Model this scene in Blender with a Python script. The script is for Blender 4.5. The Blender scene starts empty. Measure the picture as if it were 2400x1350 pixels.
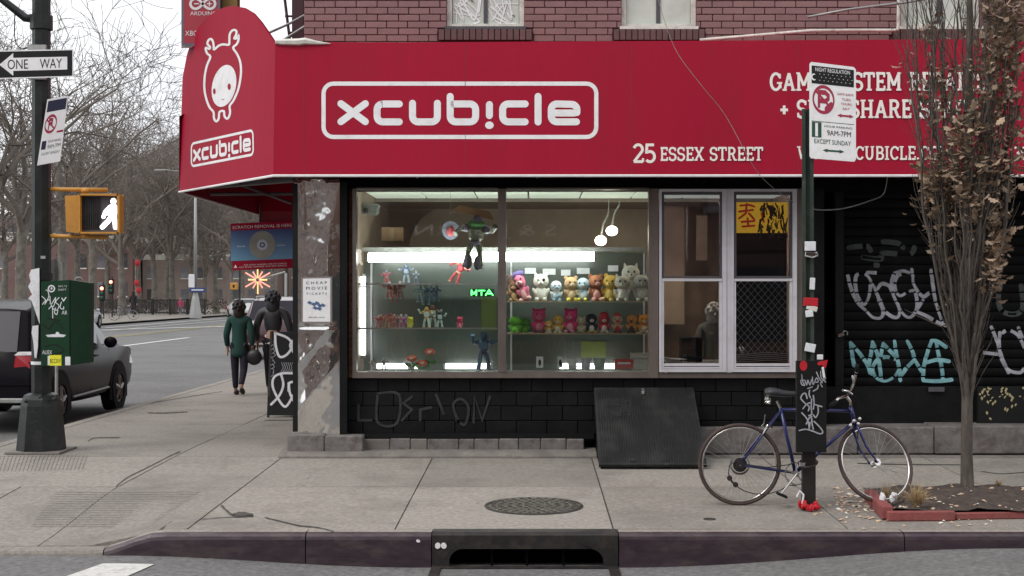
import bpy, bmesh, math, random
from mathutils import Vector, Matrix, Euler
R = random.Random(7)
rad = math.radians
sc = bpy.context.scene
# ---------------- camera
EYE = 1.653; F = 3200.0; U0 = 1250.0; V0 = 688.0
cam_d = bpy.data.cameras.new('camera'); cam = bpy.data.objects.new('camera', cam_d); sc.collection.objects.link(cam)
cam.location = (0, 0, EYE); cam.rotation_euler = (rad(90), 0, 0)
cam_d.sensor_width = 36; cam_d.lens = 36 * F / 2400
cam_d.shift_x = -(U0 - 1200) / 2400; cam_d.shift_y = (V0 - 675) / 2400
cam_d.clip_start = 0.1; cam_d.clip_end = 2000
sc.camera = cam
# ---------------- world, sun, exposure (overcast)
SUN_EL, SUN_AZ = 48, 228
w = bpy.data.worlds.new('World'); sc.world = w; w.use_nodes = True
nt = w.node_tree; nt.nodes.clear()
def wn(t): return nt.nodes.new(t)
sky = wn('ShaderNodeTexSky'); sky.sky_type = 'NISHITA'; sky.sun_disc = False
sky.sun_elevation = rad(SUN_EL); sky.sun_rotation = rad(SUN_AZ)
hs = wn('ShaderNodeHueSaturation'); hs.inputs['Saturation'].default_value = .25
nt.links.new(sky.outputs[0], hs.inputs['Color'])
tc = wn('ShaderNodeTexCoord'); nz = wn('ShaderNodeTexNoise'); nz.inputs['Scale'].default_value = 2.2; nz.inputs['Detail'].default_value = 5
nt.links.new(tc.outputs['Generated'], nz.inputs['Vector'])
cr = wn('ShaderNodeValToRGB'); cr.color_ramp.elements[0].position = .3; cr.color_ramp.elements[1].position = .7
cr.color_ramp.elements[0].color = (7.6, 7.9, 8.4, 1); cr.color_ramp.elements[1].color = (9.6, 9.7, 9.8, 1)
nt.links.new(nz.outputs[0], cr.inputs[0])
mx = wn('ShaderNodeMixRGB'); mx.inputs[0].default_value = .88
nt.links.new(hs.outputs[0], mx.inputs[1]); nt.links.new(cr.outputs[0], mx.inputs[2])
bg = wn('ShaderNodeBackground'); bg.inputs['Strength'].default_value = .105
nt.links.new(mx.outputs[0], bg.inputs[0]); wo = wn('ShaderNodeOutputWorld'); nt.links.new(bg.outputs[0], wo.inputs[0])
sun_d = bpy.data.lights.new('sun', 'SUN'); sun_d.energy = 1.1; sun_d.angle = rad(25); sun_d.color = (1, .96, .9)
sun = bpy.data.objects.new('sun', sun_d); sc.collection.objects.link(sun)
sun.rotation_euler = (rad(90 - SUN_EL), 0, rad(-SUN_AZ + 180))
sc.view_settings.view_transform = 'Standard'; sc.view_settings.look = 'None'
sc.view_settings.exposure = 0.43; sc.view_settings.gamma = 1; sc.view_settings.use_curve_mapping = False
sc.cycles.max_bounces = 8; sc.cycles.transparent_max_bounces = 12; sc.cycles.use_denoising = True
sc.cycles.sample_clamp_indirect = 4
# ---------------- helpers
def P(u, v, Y): return Vector(((u - U0) / F * Y, Y, EYE - (v - V0) / F * Y))
def PX(u, Y): return (u - U0) / F * Y
def PZ(v, Y): return EYE - (v - V0) / F * Y
YF = 14.22                       # plane of the shop front
CAM = Vector((0, 0, EYE))
def on_plane(u, v, o, n, lift=0.0):
    d = Vector(((u - U0) / F, 1, -(v - V0) / F)); t = (o - CAM).dot(n) / d.dot(n)
    return CAM + d * t + n * lift
def sstep(a, b, x):
    t = max(0, min(1, (x - a) / (b - a))); return t * t * (3 - 2 * t)
def zs(x, y):                    # pavement height
    z = -.02 * (YF - y) if y < YF else 0.0
    if y < 12.1: z -= .125 * sstep(12.1, 9.95, y) * sstep(-2.7, -3.2, x)
    return z
def zgut(x):
    a = sstep(-3.0, -.9, x); b = sstep(.7, 3.4, x)
    return -.246 + a * (-.333 + .246) + b * (-.194 + .333)
def zroad(x, y):
    k = sstep(5.5, 9.9, y); z = -.15 * (1 - k) + zgut(x) * k
    if y > 10.6: z = -.15 + .02 * sstep(-6, -14, x) + (zgut(-4) + .15) * sstep(15, 11, y)
    return z
def link(o, parent=None):
    sc.collection.objects.link(o)
    if parent is not None: o.parent = parent
    return o
def tag(o, label=None, cat=None, group=None, kind=None):
    if label: o['label'] = label
    if cat: o['category'] = cat
    if group: o['group'] = group
    if kind: o['kind'] = kind
    return o
def thing(name, label, cat, loc=(0, 0, 0), group=None, rz=0.0):
    o = bpy.data.objects.new(name, None); link(o); o.location = loc; o.rotation_euler = (0, 0, rz); o.empty_display_size = .1
    return tag(o, label, cat, group)
def struct(name, loc=(0, 0, 0)):
    o = bpy.data.objects.new(name, None); link(o); o.location = loc; o['kind'] = 'structure'; return o
def copy_tree(o, parent=None):
    c = o.copy(); link(c)
    if parent is not None: c.parent = parent
    for ch in list(o.children): copy_tree(ch, c)
    return c
def root_off(p):
    v = Vector((0, 0, 0))
    while p is not None: v = v + Vector(p.location); p = p.parent
    return v
class MB:
    def __init__(s, world=False): s.v = []; s.f = []; s.m = []; s.w = world; s.mi = 0; s.L = 0
    def add(s, vs, fs):
        n = len(s.v); s.v.extend(tuple(p) for p in vs)
        for f in fs: s.f.append(tuple(i + n for i in f)); s.m.append(s.mi)
    def box(s, c, d, rot=None, taper=None):
        hx, hy, hz = d[0] / 2, d[1] / 2, d[2] / 2; vs = []
        for z in (-1, 1):
            t = taper if (taper and z > 0) else 1
            for x, y in ((-1, -1), (1, -1), (1, 1), (-1, 1)): vs.append(Vector((x * hx * t, y * hy * t, z * hz)))
        if rot is not None:
            M = rot if isinstance(rot, Matrix) else Euler(rot).to_matrix()
            vs = [M @ p for p in vs]
        c = Vector(c); s.add([p + c for p in vs], [(0, 3, 2, 1), (4, 5, 6, 7), (0, 1, 5, 4), (1, 2, 6, 5), (2, 3, 7, 6), (3, 0, 4, 7)]); return s
    def span(s, x0, x1, y0, y1, z0, z1): return s.box(((x0 + x1) / 2, (y0 + y1) / 2, (z0 + z1) / 2), (abs(x1 - x0), abs(y1 - y0), abs(z1 - z0)))
    def bbox(s, c, d, b=.005, rot=None):  # chamfered box
        hx, hy, hz = d[0] / 2, d[1] / 2, d[2] / 2; b = min(b, hx * .9, hy * .9, hz * .9); bm = bmesh.new()
        bmesh.ops.create_cube(bm, size=1.0); bmesh.ops.scale(bm, vec=d, verts=bm.verts)
        bmesh.ops.bevel(bm, geom=list(bm.edges), offset=b, segments=1, affect='EDGES')
        if rot is not None:
            M = rot if isinstance(rot, Matrix) else Euler(rot).to_matrix()
            bmesh.ops.transform(bm, matrix=M.to_4x4(), verts=bm.verts)
        c = Vector(c); bm.verts.index_update()
        s.add([v.co + c for v in bm.verts], [[v.index for v in f.verts] for f in bm.faces]); bm.free(); return s
    def tube(s, pts, r, n=8, caps=True, closed=False):
        pts = [Vector(p) for p in pts]; k = len(pts); rs = r if isinstance(r, (list, tuple)) else [r] * k
        vs = []; N = None
        for i, p in enumerate(pts):
            if closed: t = pts[(i + 1) % k] - pts[i - 1]
            else: t = pts[min(i + 1, k - 1)] - pts[max(i - 1, 0)]
            t = t.normalized() if t.length > 1e-9 else Vector((0, 0, 1))
            if N is None: N = t.orthogonal().normalized()
            else:
                N = N - t * N.dot(t); N = N.normalized() if N.length > 1e-6 else t.orthogonal().normalized()
            B = t.cross(N)
            for j in range(n):
                a = 2 * math.pi * j / n; vs.append(p + (N * math.cos(a) + B * math.sin(a)) * rs[i])
        fs = []
        for i in range(k if closed else k - 1):
            i2 = (i + 1) % k
            for j in range(n): fs.append((i * n + j, i * n + (j + 1) % n, i2 * n + (j + 1) % n, i2 * n + j))
        if caps and not closed: fs.append(tuple(range(n - 1, -1, -1))); fs.append(tuple((k - 1) * n + j for j in range(n)))
        s.add(vs, fs); return s
    def cyl(s, a, b, r, n=16): return s.tube([a, b], r, n)
    def ell(s, c, d, n=14, m=9, rot=None):
        vs = []; M = None
        if rot is not None: M = rot if isinstance(rot, Matrix) else Euler(rot).to_matrix()
        c = Vector(c)
        def put(x, y, z):
            p = Vector((x * d[0], y * d[1], z * d[2])); p = M @ p if M is not None else p; vs.append(p + c)
        put(0, 0, -1)
        for i in range(1, m):
            a = -math.pi / 2 + math.pi * i / m
            for j in range(n): b = 2 * math.pi * j / n; put(math.cos(a) * math.cos(b), math.cos(a) * math.sin(b), math.sin(a))
        put(0, 0, 1); fs = []
        for j in range(n): fs.append((0, 1 + (j + 1) % n, 1 + j))
        for i in range(m - 2):
            o = 1 + i * n
            for j in range(n): fs.append((o + j, o + (j + 1) % n, o + n + (j + 1) % n, o + n + j))
        o = 1 + (m - 2) * n; t = len(vs) - 1
        for j in range(n): fs.append((o + j, o + (j + 1) % n, t))
        s.add(vs, fs); return s
    def prism(s, poly, ext):         # poly: list of 3D points, ext: vector
        ext = Vector(ext); a = [Vector(p) for p in poly]; n = len(a)
        s.add(a + [p + ext for p in a], [tuple(range(n - 1, -1, -1)), tuple(range(n, 2 * n))] + [(i, (i + 1) % n, (i + 1) % n + n, i + n) for i in range(n)]); return s
    def lathe(s, prof, c=(0, 0, 0), n=24, M=None):   # prof: (r,z) list, axis z
        vs = []; c = Vector(c)
        for r, z in prof:
            for j in range(n):
                a = 2 * math.pi * j / n; p = Vector((r * math.cos(a), r * math.sin(a), z)); p = M @ p if M is not None else p; vs.append(p + c)
        fs = []
        for i in range(len(prof) - 1):
            for j in range(n): fs.append((i * n + j, i * n + (j + 1) % n, (i + 1) * n + (j + 1) % n, (i + 1) * n + j))
        s.add(vs, fs); return s
    def quad(s, a, b, c, d): s.add([a, b, c, d], [(0, 1, 2, 3)]); return s
    def build(s, name, mat, parent=None, smooth=False, auto=None):
        off = root_off(parent) if (s.w and parent is not None) else None
        vs = s.v if off is None else [(p[0] - off.x, p[1] - off.y, p[2] - off.z) for p in s.v]
        me = bpy.data.meshes.new(name); me.from_pydata(vs, [], s.f)
        for m in (mat if isinstance(mat, (list, tuple)) else [mat]): me.materials.append(m)
        if isinstance(mat, (list, tuple)): me.polygons.foreach_set('material_index', s.m)
        if smooth: me.polygons.foreach_set('use_smooth', [True] * len(s.f))
        me.update()
        if auto is not None: me.polygons.foreach_set('use_smooth', [True] * len(s.f)); me.set_sharp_from_angle(angle=rad(auto))
        return link(bpy.data.objects.new(name, me), parent)
def inst(o, loc, parent, name=None, rot=None, scale=None):
    c = bpy.data.objects.new(name or o.name.split('.')[0], o.data); link(c, parent); c.location = loc
    if rot is not None: c.rotation_euler = rot
    if scale is not None: c.scale = scale
    return c
# ---------------- flat print (strokes, letters)
def cat(pts, n=5, closed=False):
    k = len(pts); out = []
    for i in range(k if closed else k - 1):
        p0 = pts[(i - 1) % k] if closed or i > 0 else pts[0]; p1 = pts[i]; p2 = pts[(i + 1) % k]
        p3 = pts[(i + 2) % k] if closed or i + 2 < k else pts[-1]
        for j in range(n):
            t = j / n; out.append(tuple(.5 * (2 * b + (c - a) * t + (2 * a - 5 * b + 4 * c - d) * t * t + (3 * b - a - 3 * c + d) * t ** 3) for a, b, c, d in zip(p0, p1, p2, p3)))
    if not closed: out.append(tuple(pts[-1]))
    return out
class Flat:
    def __init__(s): s.p = []; s.L = 0
    def stroke(s, pts, w, closed=False, cap='round', curve=False):
        if curve: pts = cat(pts, 5, closed)
        pts = [Vector(p) for p in pts]; k = len(pts); l = []; r = []; ws = w if isinstance(w, (list, tuple)) else [w] * k
        for i in range(k):
            a = pts[i - 1] if (closed or i > 0) else None; b = pts[(i + 1) % k] if (closed or i < k - 1) else None; p = pts[i]
            t1 = (p - a).normalized() if a is not None and (p - a).length > 1e-9 else None
            t2 = (b - p).normalized() if b is not None and (b - p).length > 1e-9 else None
            if t1 is None: t1 = t2
            if t2 is None: t2 = t1
            t = (t1 + t2); t = t.normalized() if t.length > .2 else t1
            n = Vector((-t.y, t.x)); c = max(.5, n.dot(Vector((-t1.y, t1.x)))); h = ws[i] / 2 / c
            l.append(p + n * h); r.append(p - n * h)
        for i in range(k if closed else k - 1):
            j = (i + 1) % k; s.p.append((s.L, [l[i], r[i], r[j], l[j]]))
        if cap == 'round' and not closed:
            for (c, t, h) in ((pts[0], pts[0] - pts[1], ws[0] / 2), (pts[-1], pts[-1] - pts[-2], ws[-1] / 2)):
                t = t.normalized(); n = Vector((-t.y, t.x))
                s.p.append((s.L, [c + (n * math.cos(a) + t * math.sin(a)) * h for a in [math.pi * q / 6 for q in range(7)]]))
        s.L += 1; return s
    def poly(s, pts): s.p.append((s.L, [Vector(p) for p in pts])); s.L += 1; return s
    def disc(s, c, rx, ry=None, n=20, a0=0.0):
        ry = ry or rx; ca, sa = math.cos(a0), math.sin(a0)
        return s.poly([(c[0] + rx * math.cos(t) * ca - ry * math.sin(t) * sa, c[1] + rx * math.cos(t) * sa + ry * math.sin(t) * ca) for t in [2 * math.pi * i / n for i in range(n)]])
    def rect(s, x0, y0, x1, y1): return s.poly([(x0, y0), (x1, y0), (x1, y1), (x0, y1)])
    def build(s, name, fn, mat, parent=None, step=.0002):
        m = MB(True)
        for L, ps in s.p: m.add([fn(p.x, p.y, L * step) for p in ps], [tuple(range(len(ps)))])
        return m.build(name, mat, parent)
def plane_fn(o, n, lift=.003): return lambda a, b, l: on_plane(a, b, o, n, lift + l)
def quad_fn(c, o, n, lift=.003):     # c: UL,UR,LR,LL pixels; (a,b) in 0..1, b down
    def f(a, b, l):
        x = (1 - b) * ((1 - a) * c[0][0] + a * c[1][0]) + b * ((1 - a) * c[3][0] + a * c[2][0])
        y = (1 - b) * ((1 - a) * c[0][1] + a * c[1][1]) + b * ((1 - a) * c[3][1] + a * c[2][1])
        return on_plane(x, y, o, n, lift + l)
    return f
def text_mesh(txt):                  # polygons of the built-in font, normalised 0..1 both axes (b down)
    cu = bpy.data.curves.new('text', 'FONT'); cu.body = txt; cu.resolution_u = 3; o = bpy.data.objects.new('text', cu); link(o)
    dg = bpy.context.evaluated_depsgraph_get(); me = bpy.data.meshes.new_from_object(o.evaluated_get(dg))
    vs = [v.co.copy() for v in me.vertices]; fs = [tuple(p.vertices) for p in me.polygons]
    bpy.data.objects.remove(o); bpy.data.curves.remove(cu); bpy.data.meshes.remove(me)
    x0 = min(v.x for v in vs); x1 = max(v.x for v in vs); y0 = min(v.y for v in vs); y1 = max(v.y for v in vs)
    return [((v.x - x0) / (x1 - x0), (y1 - v.y) / (y1 - y0)) for v in vs], fs, (x1 - x0) / (y1 - y0)
def text_on(name, txt, fn, x0, y0, x1, y1, mat, parent, lift=0.0):   # box in fn's own coordinates
    vs, fs, _ = text_mesh(txt); m = MB(True)
    m.add([fn(x0 + a * (x1 - x0), y0 + b * (y1 - y0), lift) for a, b in vs], fs)
    return m.build(name, mat, parent)
# ---------------- materials
def mat(name, col, rough=.6, metal=0.0, var=.12, scale=6.0, bump=0.0, bscale=60.0, spec=.5, rnd=0.0, dirt=None, dscale=1.3, damt=.5, coat=0.0, emit=0.0, stretch=None, spots=None):
    m = bpy.data.materials.new(name); m.use_nodes = True; t = m.node_tree; b = t.nodes['Principled BSDF']; N = t.nodes.new; K = t.links.new
    b.inputs['Roughness'].default_value = rough; b.inputs['Metallic'].default_value = metal
    b.inputs['Specular IOR Level'].default_value = spec
    if coat: b.inputs['Coat Weight'].default_value = coat; b.inputs['Coat Roughness'].default_value = .08
    col = tuple(col) + (1,) if len(col) == 3 else col
    tcn = N('ShaderNodeTexCoord'); src = tcn.outputs['Object']
    if stretch:
        mp = N('ShaderNodeMapping'); mp.inputs['Scale'].default_value = stretch; K(src, mp.inputs[0]); src = mp.outputs[0]
    n1 = N('ShaderNodeTexNoise'); n1.inputs['Scale'].default_value = scale; n1.inputs['Detail'].default_value = 6; n1.inputs['Roughness'].default_value = .65; K(src, n1.inputs['Vector'])
    mr = N('ShaderNodeMapRange'); mr.inputs[1].default_value = .3; mr.inputs[2].default_value = .7; mr.inputs[3].default_value = 1 - var; mr.inputs[4].default_value = 1 + var
    K(n1.outputs[0], mr.inputs[0]); val = mr.outputs[0]
    if rnd:
        oi = N('ShaderNodeObjectInfo'); m2 = N('ShaderNodeMapRange'); m2.inputs[3].default_value = 1 - rnd; m2.inputs[4].default_value = 1 + rnd
        K(oi.outputs['Random'], m2.inputs[0]); mm = N('ShaderNodeMath'); mm.operation = 'MULTIPLY'; K(val, mm.inputs[0]); K(m2.outputs[0], mm.inputs[1]); val = mm.outputs[0]
    vm = N('ShaderNodeVectorMath'); vm.operation = 'SCALE'; vm.inputs[0].default_value = col[:3]; K(val, vm.inputs['Scale']); out = vm.outputs[0]
    if dirt is not None:
        n2 = N('ShaderNodeTexNoise'); n2.inputs['Scale'].default_value = dscale; n2.inputs['Detail'].default_value = 8; n2.inputs['Roughness'].default_value = .7; K(src, n2.inputs['Vector'])
        r2 = N('ShaderNodeMapRange'); r2.inputs[1].default_value = .48; r2.inputs[2].default_value = .72; r2.inputs[3].default_value = 0; r2.inputs[4].default_value = damt; K(n2.outputs[0], r2.inputs[0])
        mi = N('ShaderNodeMixRGB'); K(r2.outputs[0], mi.inputs[0]); K(out, mi.inputs[1]); mi.inputs[2].default_value = tuple(dirt) + (1,); out = mi.outputs[0]
    if spots:
        for (vs_, th, cl_, am) in spots:
            vo = N('ShaderNodeTexVoronoi'); vo.inputs['Scale'].default_value = vs_; vo.inputs['Randomness'].default_value = 1; K(tcn.outputs['Object'], vo.inputs['Vector'])
            nn_ = N('ShaderNodeTexNoise'); nn_.inputs['Scale'].default_value = vs_ * 2.5; K(tcn.outputs['Object'], nn_.inputs['Vector'])
            ad = N('ShaderNodeMath'); ad.operation = 'MULTIPLY_ADD'; ad.inputs[1].default_value = th * 1.6; ad.inputs[2].default_value = -th * .8; K(nn_.outputs[0], ad.inputs[0])
            a2_ = N('ShaderNodeMath'); a2_.operation = 'ADD'; K(vo.outputs['Distance'], a2_.inputs[0]); K(ad.outputs[0], a2_.inputs[1])
            sep = N('ShaderNodeSeparateColor'); K(vo.outputs['Color'], sep.inputs[0]); gt = N('ShaderNodeMath'); gt.operation = 'GREATER_THAN'; gt.inputs[1].default_value = .45; K(sep.outputs[0], gt.inputs[0])
            m3 = N('ShaderNodeMapRange'); m3.inputs[1].default_value = th * .7; m3.inputs[2].default_value = th; m3.inputs[3].default_value = am; m3.inputs[4].default_value = 0; K(a2_.outputs[0], m3.inputs[0])
            mu = N('ShaderNodeMath'); mu.operation = 'MULTIPLY'; K(m3.outputs[0], mu.inputs[0]); K(gt.outputs[0], mu.inputs[1])
            mj = N('ShaderNodeMixRGB'); K(mu.outputs[0], mj.inputs[0]); K(out, mj.inputs[1]); mj.inputs[2].default_value = tuple(cl_) + (1,); out = mj.outputs[0]
    K(out, b.inputs['Base Color'])
    if bump:
        n3 = N('ShaderNodeTexNoise'); n3.inputs['Scale'].default_value = bscale; n3.inputs['Detail'].default_value = 4; K(src, n3.inputs['Vector'])
        bp = N('ShaderNodeBump'); bp.inputs['Strength'].default_value = bump; bp.inputs['Distance'].default_value = .01; K(n3.outputs[0], bp.inputs['Height']); K(bp.outputs[0], b.inputs['Normal'])
    if emit: b.inputs['Emission Color'].default_value = col; b.inputs['Emission Strength'].default_value = emit
    m['src'] = 0
    return m
def glow(name, col, s):
    m = bpy.data.materials.new(name); m.use_nodes = True; b = m.node_tree.nodes['Principled BSDF']
    b.inputs['Base Color'].default_value = (.8, .8, .8, 1); b.inputs['Emission Color'].default_value = tuple(col) + (1,); b.inputs['Emission Strength'].default_value = s; return m
def glass(name, tint=(1, 1, 1), base=.05, k=.9, rough=0.0):
    m = bpy.data.materials.new(name); m.use_nodes = True; t = m.node_tree; t.nodes.clear(); N = t.nodes.new; K = t.links.new
    tr = N('ShaderNodeBsdfTransparent'); tr.inputs[0].default_value = tuple(tint) + (1,)
    gl = N('ShaderNodeBsdfGlossy'); gl.inputs['Roughness'].default_value = rough
    fr = N('ShaderNodeFresnel'); fr.inputs[0].default_value = 1.5; ma = N('ShaderNodeMath'); ma.operation = 'MULTIPLY_ADD'; ma.inputs[1].default_value = k; ma.inputs[2].default_value = base; ma.use_clamp = True
    K(fr.outputs[0], ma.inputs[0]); mi = N('ShaderNodeMixShader'); K(ma.outputs[0], mi.inputs[0]); K(tr.outputs[0], mi.inputs[1]); K(gl.outputs[0], mi.inputs[2])
    o = N('ShaderNodeOutputMaterial'); K(mi.outputs[0], o.inputs[0]); return m
M = {}
M['concrete'] = mat('concrete', (.285, .258, .228), .9, var=.3, scale=26, bump=.5, bscale=110, rnd=.1, dirt=(.16, .142, .125), dscale=1.1, damt=.75, spots=[(2.2, .05, (.075, .07, .065), .8), (5, .03, (.6, .58, .55), .55), (30, .12, (.16, .145, .13), .55), (38, .1, (.45, .42, .39), .5)])
M['concrete_dirty'] = mat('concrete_dirty', (.19, .17, .155), .9, var=.25, scale=14, bump=.5, bscale=60, rnd=.12, dirt=(.07, .06, .055), dscale=3.5, damt=.8)
M['base_stone'] = mat('base_stone', (.16, .145, .138), .85, var=.3, scale=9, bump=.5, bscale=40, rnd=.1, dirt=(.06, .035, .032), dscale=5, damt=.9)
M['joint'] = mat('joint', (.07, .062, .055), .95, var=.3, scale=20)
M['asphalt'] = mat('asphalt', (.165, .16, .158), .9, var=.4, scale=22, bump=.8, bscale=120, dirt=(.09, .088, .086), dscale=.45, damt=.7, spots=[(26, .14, (.07, .068, .068), .7), (33, .12, (.38, .37, .35), .6), (2, .05, (.06, .06, .06), .6)])
M['paint_white'] = mat('paint_white', (.62, .61, .58), .8, var=.15, scale=30, dirt=(.25, .24, .23), dscale=9, damt=.8)
M['paint_yellow'] = mat('paint_yellow', (.42, .36, .2), .8, var=.15, scale=20, dirt=(.25, .24, .2), dscale=6, damt=.7)
M['kerb_steel'] = mat('kerb_steel', (.05, .034, .044), .35, .25, var=.35, scale=7, bump=.12, bscale=30, dirt=(.13, .105, .09), dscale=3, damt=.6, stretch=(1, 1, 3))
M['iron'] = mat('iron', (.028, .025, .025), .5, .2, spec=.35, var=.4, scale=12, bump=.3, bscale=50, dirt=(.1, .08, .065), dscale=5, damt=.5)
M['manhole_iron'] = mat('manhole_iron', (.13, .115, .1), .5, .5, var=.4, scale=14, bump=.3, bscale=50, dirt=(.05, .045, .04), dscale=8, damt=.6)
M['dark'] = mat('dark', (.004, .004, .0045), .9, var=.2, spec=.1)
M['brick_face'] = mat('brick_face', (.25, .136, .136), .8, var=.1, scale=8, bump=.35, bscale=70, rnd=.08, dirt=(.2, .112, .112), dscale=2, damt=.5)
M['mortar'] = mat('mortar', (.15, .08, .082), .9, var=.2, scale=20, bump=.4, bscale=60)
M['brick_trim'] = mat('brick_trim', (.12, .065, .062), .8, var=.15, scale=10, bump=.4, bscale=70, rnd=.12)
M['brick_warm'] = mat('brick_warm', (.21, .1, .055), .8, var=.2, scale=10, bump=.4, bscale=70, rnd=.15)
M['black_paint'] = mat('black_paint', (.0055, .0057, .0066), .55, spec=.18, var=.35, scale=5, bump=.35, bscale=45, rnd=.16, dirt=(.015, .015, .016), dscale=3, damt=.5)
M['black_board'] = mat('black_board', (.008, .0078, .0078), .6, spec=.25, var=.2, scale=9)
M['shutter'] = mat('shutter', (.003, .003, .0035), .6, 0, spec=.12, var=.3, scale=3, rnd=.1, dirt=(.015, .0145, .016), dscale=2.5, damt=.45)
M['faded_paint'] = mat('faded_paint', (.024, .024, .026), .7, var=.4, scale=12, dirt=(.009, .009, .01), dscale=8, damt=1)
M['awning_red'] = mat('awning_red', (.345, .007, .031), .6, spec=.14, var=.07, scale=1.2, bump=.25, bscale=5, dirt=(.27, .014, .028), dscale=2.6, damt=.5, stretch=(1, 1, .22))
M['awning_under'] = mat('awning_under', (.22, .008, .018), .7, var=.1)
M['sign_white'] = mat('sign_white', (.8, .79, .8), .6, var=.04, scale=5, dirt=(.55, .5, .5), dscale=9, damt=.5)
M['letter_white'] = mat('letter_white', (.82, .76, .72), .6, var=.06, scale=8)
M['trim_white'] = mat('trim_white', (.7, .68, .62), .6, var=.15, scale=12, dirt=(.3, .27, .24), dscale=7, damt=.7)
M['vinyl'] = mat('vinyl', (.56, .54, .58), .4, var=.05, scale=6, dirt=(.3, .28, .28), dscale=5, damt=.4)
M['sash_dark'] = mat('sash_dark', (.075, .07, .08), .5, var=.12)
M['bronze'] = mat('bronze', (.2, .165, .15), .38, .55, var=.15, scale=5, dirt=(.1, .08, .075), dscale=4, damt=.5, stretch=(1, 1, .4))
M['alu'] = mat('alu', (.3, .27, .26), .4, .5, var=.12, scale=5, dirt=(.15, .12, .11), dscale=5, damt=.5)
M['glass'] = glass('glass', (.95, .97, .95), .035)
M['glass_dark'] = glass('glass_dark', (.85, .86, .88), .05)
M['glass_shelf'] = glass('glass_shelf', (.75, .9, .85), .12)
M['screen'] = glass('screen', (.86, .84, .88), .0, .3, .3)
M['pane_frost'] = mat('pane_frost', (.55, .58, .53), .35, var=.12, scale=4, dirt=(.75, .75, .73), dscale=3, damt=.6, coat=.3)
M['pane_far'] = mat('pane_far', (.035, .04, .045), .12, var=.3, scale=.6)
M['chrome'] = mat('chrome', (.62, .6, .58), .16, 1, var=.1, scale=20)
M['galv'] = mat('galv', (.34, .34, .33), .5, .7, var=.2, scale=20)
M['post_green'] = mat('post_green', (.035, .05, .04), .5, .1, spec=.3, var=.2, scale=9, dirt=(.12, .12, .11), dscale=7, damt=.5)
M['pole_black'] = mat('pole_black', (.006, .0078, .007), .4, .0, spec=.35, var=.35, scale=8, bump=.2, bscale=30, dirt=(.04, .042, .04), dscale=5, damt=.5)
M['paper'] = mat('paper', (.75, .75, .78), .8, var=.07, scale=20, dirt=(.45, .44, .46), dscale=22, damt=.6)
M['lamp_yellow'] = mat('lamp_yellow', (.52, .24, .035), .42, var=.1, scale=8, dirt=(.25, .13, .04), dscale=5, damt=.5)
M['box_green'] = mat('box_green', (.003, .034, .012), .45, spec=.3, var=.2, scale=6, bump=.08, bscale=20, dirt=(.012, .025, .014), dscale=4, damt=.7)
M['red'] = mat('red', (.5, .008, .02), .6, var=.1)
M['ink'] = mat('ink', (.01, .01, .011), .6, spec=.25)
M['ink_navy'] = mat('ink_navy', (.012, .012, .045), .55)
M['ink_green'] = mat('ink_green', (.01, .06, .035), .55)
M['ink_red'] = mat('ink_red', (.33, .012, .05), .55)
M['spray_grey'] = mat('spray_grey', (.36, .36, .4), .6, var=.25, scale=14, dirt=(.13, .13, .15), dscale=6, damt=.8)
M['spray_teal'] = mat('spray_teal', (.19, .4, .43), .6, var=.2, scale=14, dirt=(.1, .22, .25), dscale=6, damt=.8)
M['spray_white'] = mat('spray_white', (.7, .7, .74), .6, var=.1, scale=14, dirt=(.4, .4, .42), dscale=9, damt=.6)
M['spray_faint'] = mat('spray_faint', (.05, .06, .06), .7, var=.3, scale=10, dirt=(.02, .02, .022), dscale=6, damt=.9)
M['car_dark'] = mat('car_dark', (.009, .0075, .010), .25, .0, var=.04, scale=3, spec=.08)
M['car_plum'] = mat('car_plum', (.022, .008, .014), .28, .4, var=.04, scale=3, coat=.8)
M['car_silver'] = mat('car_silver', (.42, .42, .45), .3, .5, var=.04, coat=.7)
M['car_white'] = mat('car_white', (.62, .63, .62), .3, .1, var=.04, coat=.7)
M['car_red'] = mat('car_red', (.05, .012, .018), .3, .2, var=.04, coat=.7)
M['car_glass'] = mat('car_glass', (.02, .022, .028), .05, 0, var=.1, spec=.9)
M['rear_glass'] = mat('rear_glass', (.035, .032, .042), .2, 0, var=.15, scale=2, spec=.12)
M['rubber'] = mat('rubber', (.008, .008, .009), .8, spec=.25, var=.2)
M['tail_red'] = mat('tail_red', (.36, .01, .02), .18, var=.1, coat=.8)
M['tail_clear'] = mat('tail_clear', (.6, .55, .56), .15, var=.15, scale=12, coat=.8)
M['bark'] = mat('bark', (.13, .115, .098), .9, var=.45, scale=3, dirt=(.27, .26, .21), dscale=1.2, damt=.6)
M['groove'] = mat('groove', (.25, .228, .205), .9, var=.2, scale=30)
M['twig'] = mat('twig', (.15, .125, .108), .9, var=.2, scale=1)
M['bark_oak'] = mat('bark_oak', (.085, .07, .06), .9, var=.35, scale=22, bump=.8, bscale=60, dirt=(.2, .18, .15), dscale=9, damt=.5, stretch=(1, 1, .35))
M['leaf'] = mat('leaf', (.43, .31, .215), .75, var=.3, scale=9, rnd=.35, dirt=(.14, .075, .05), dscale=7, damt=.6)
M['straw'] = mat('straw', (.42, .31, .17), .8, var=.25, scale=30, rnd=.2)
M['soil'] = mat('soil', (.06, .044, .037), .95, var=.45, scale=28, bump=1, bscale=70, dirt=(.13, .095, .075), dscale=16, damt=.8)
M['timber_red'] = mat('timber_red', (.25, .065, .06), .8, var=.25, scale=14, bump=.4, bscale=40, dirt=(.16, .07, .06), dscale=7, damt=.7)
M['bike_blue'] = mat('bike_blue', (.011, .017, .11), .3, .3, var=.1, coat=.5)
M['tyre_tan'] = mat('tyre_tan', (.06, .038, .032), .7, var=.3, scale=14)
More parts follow.
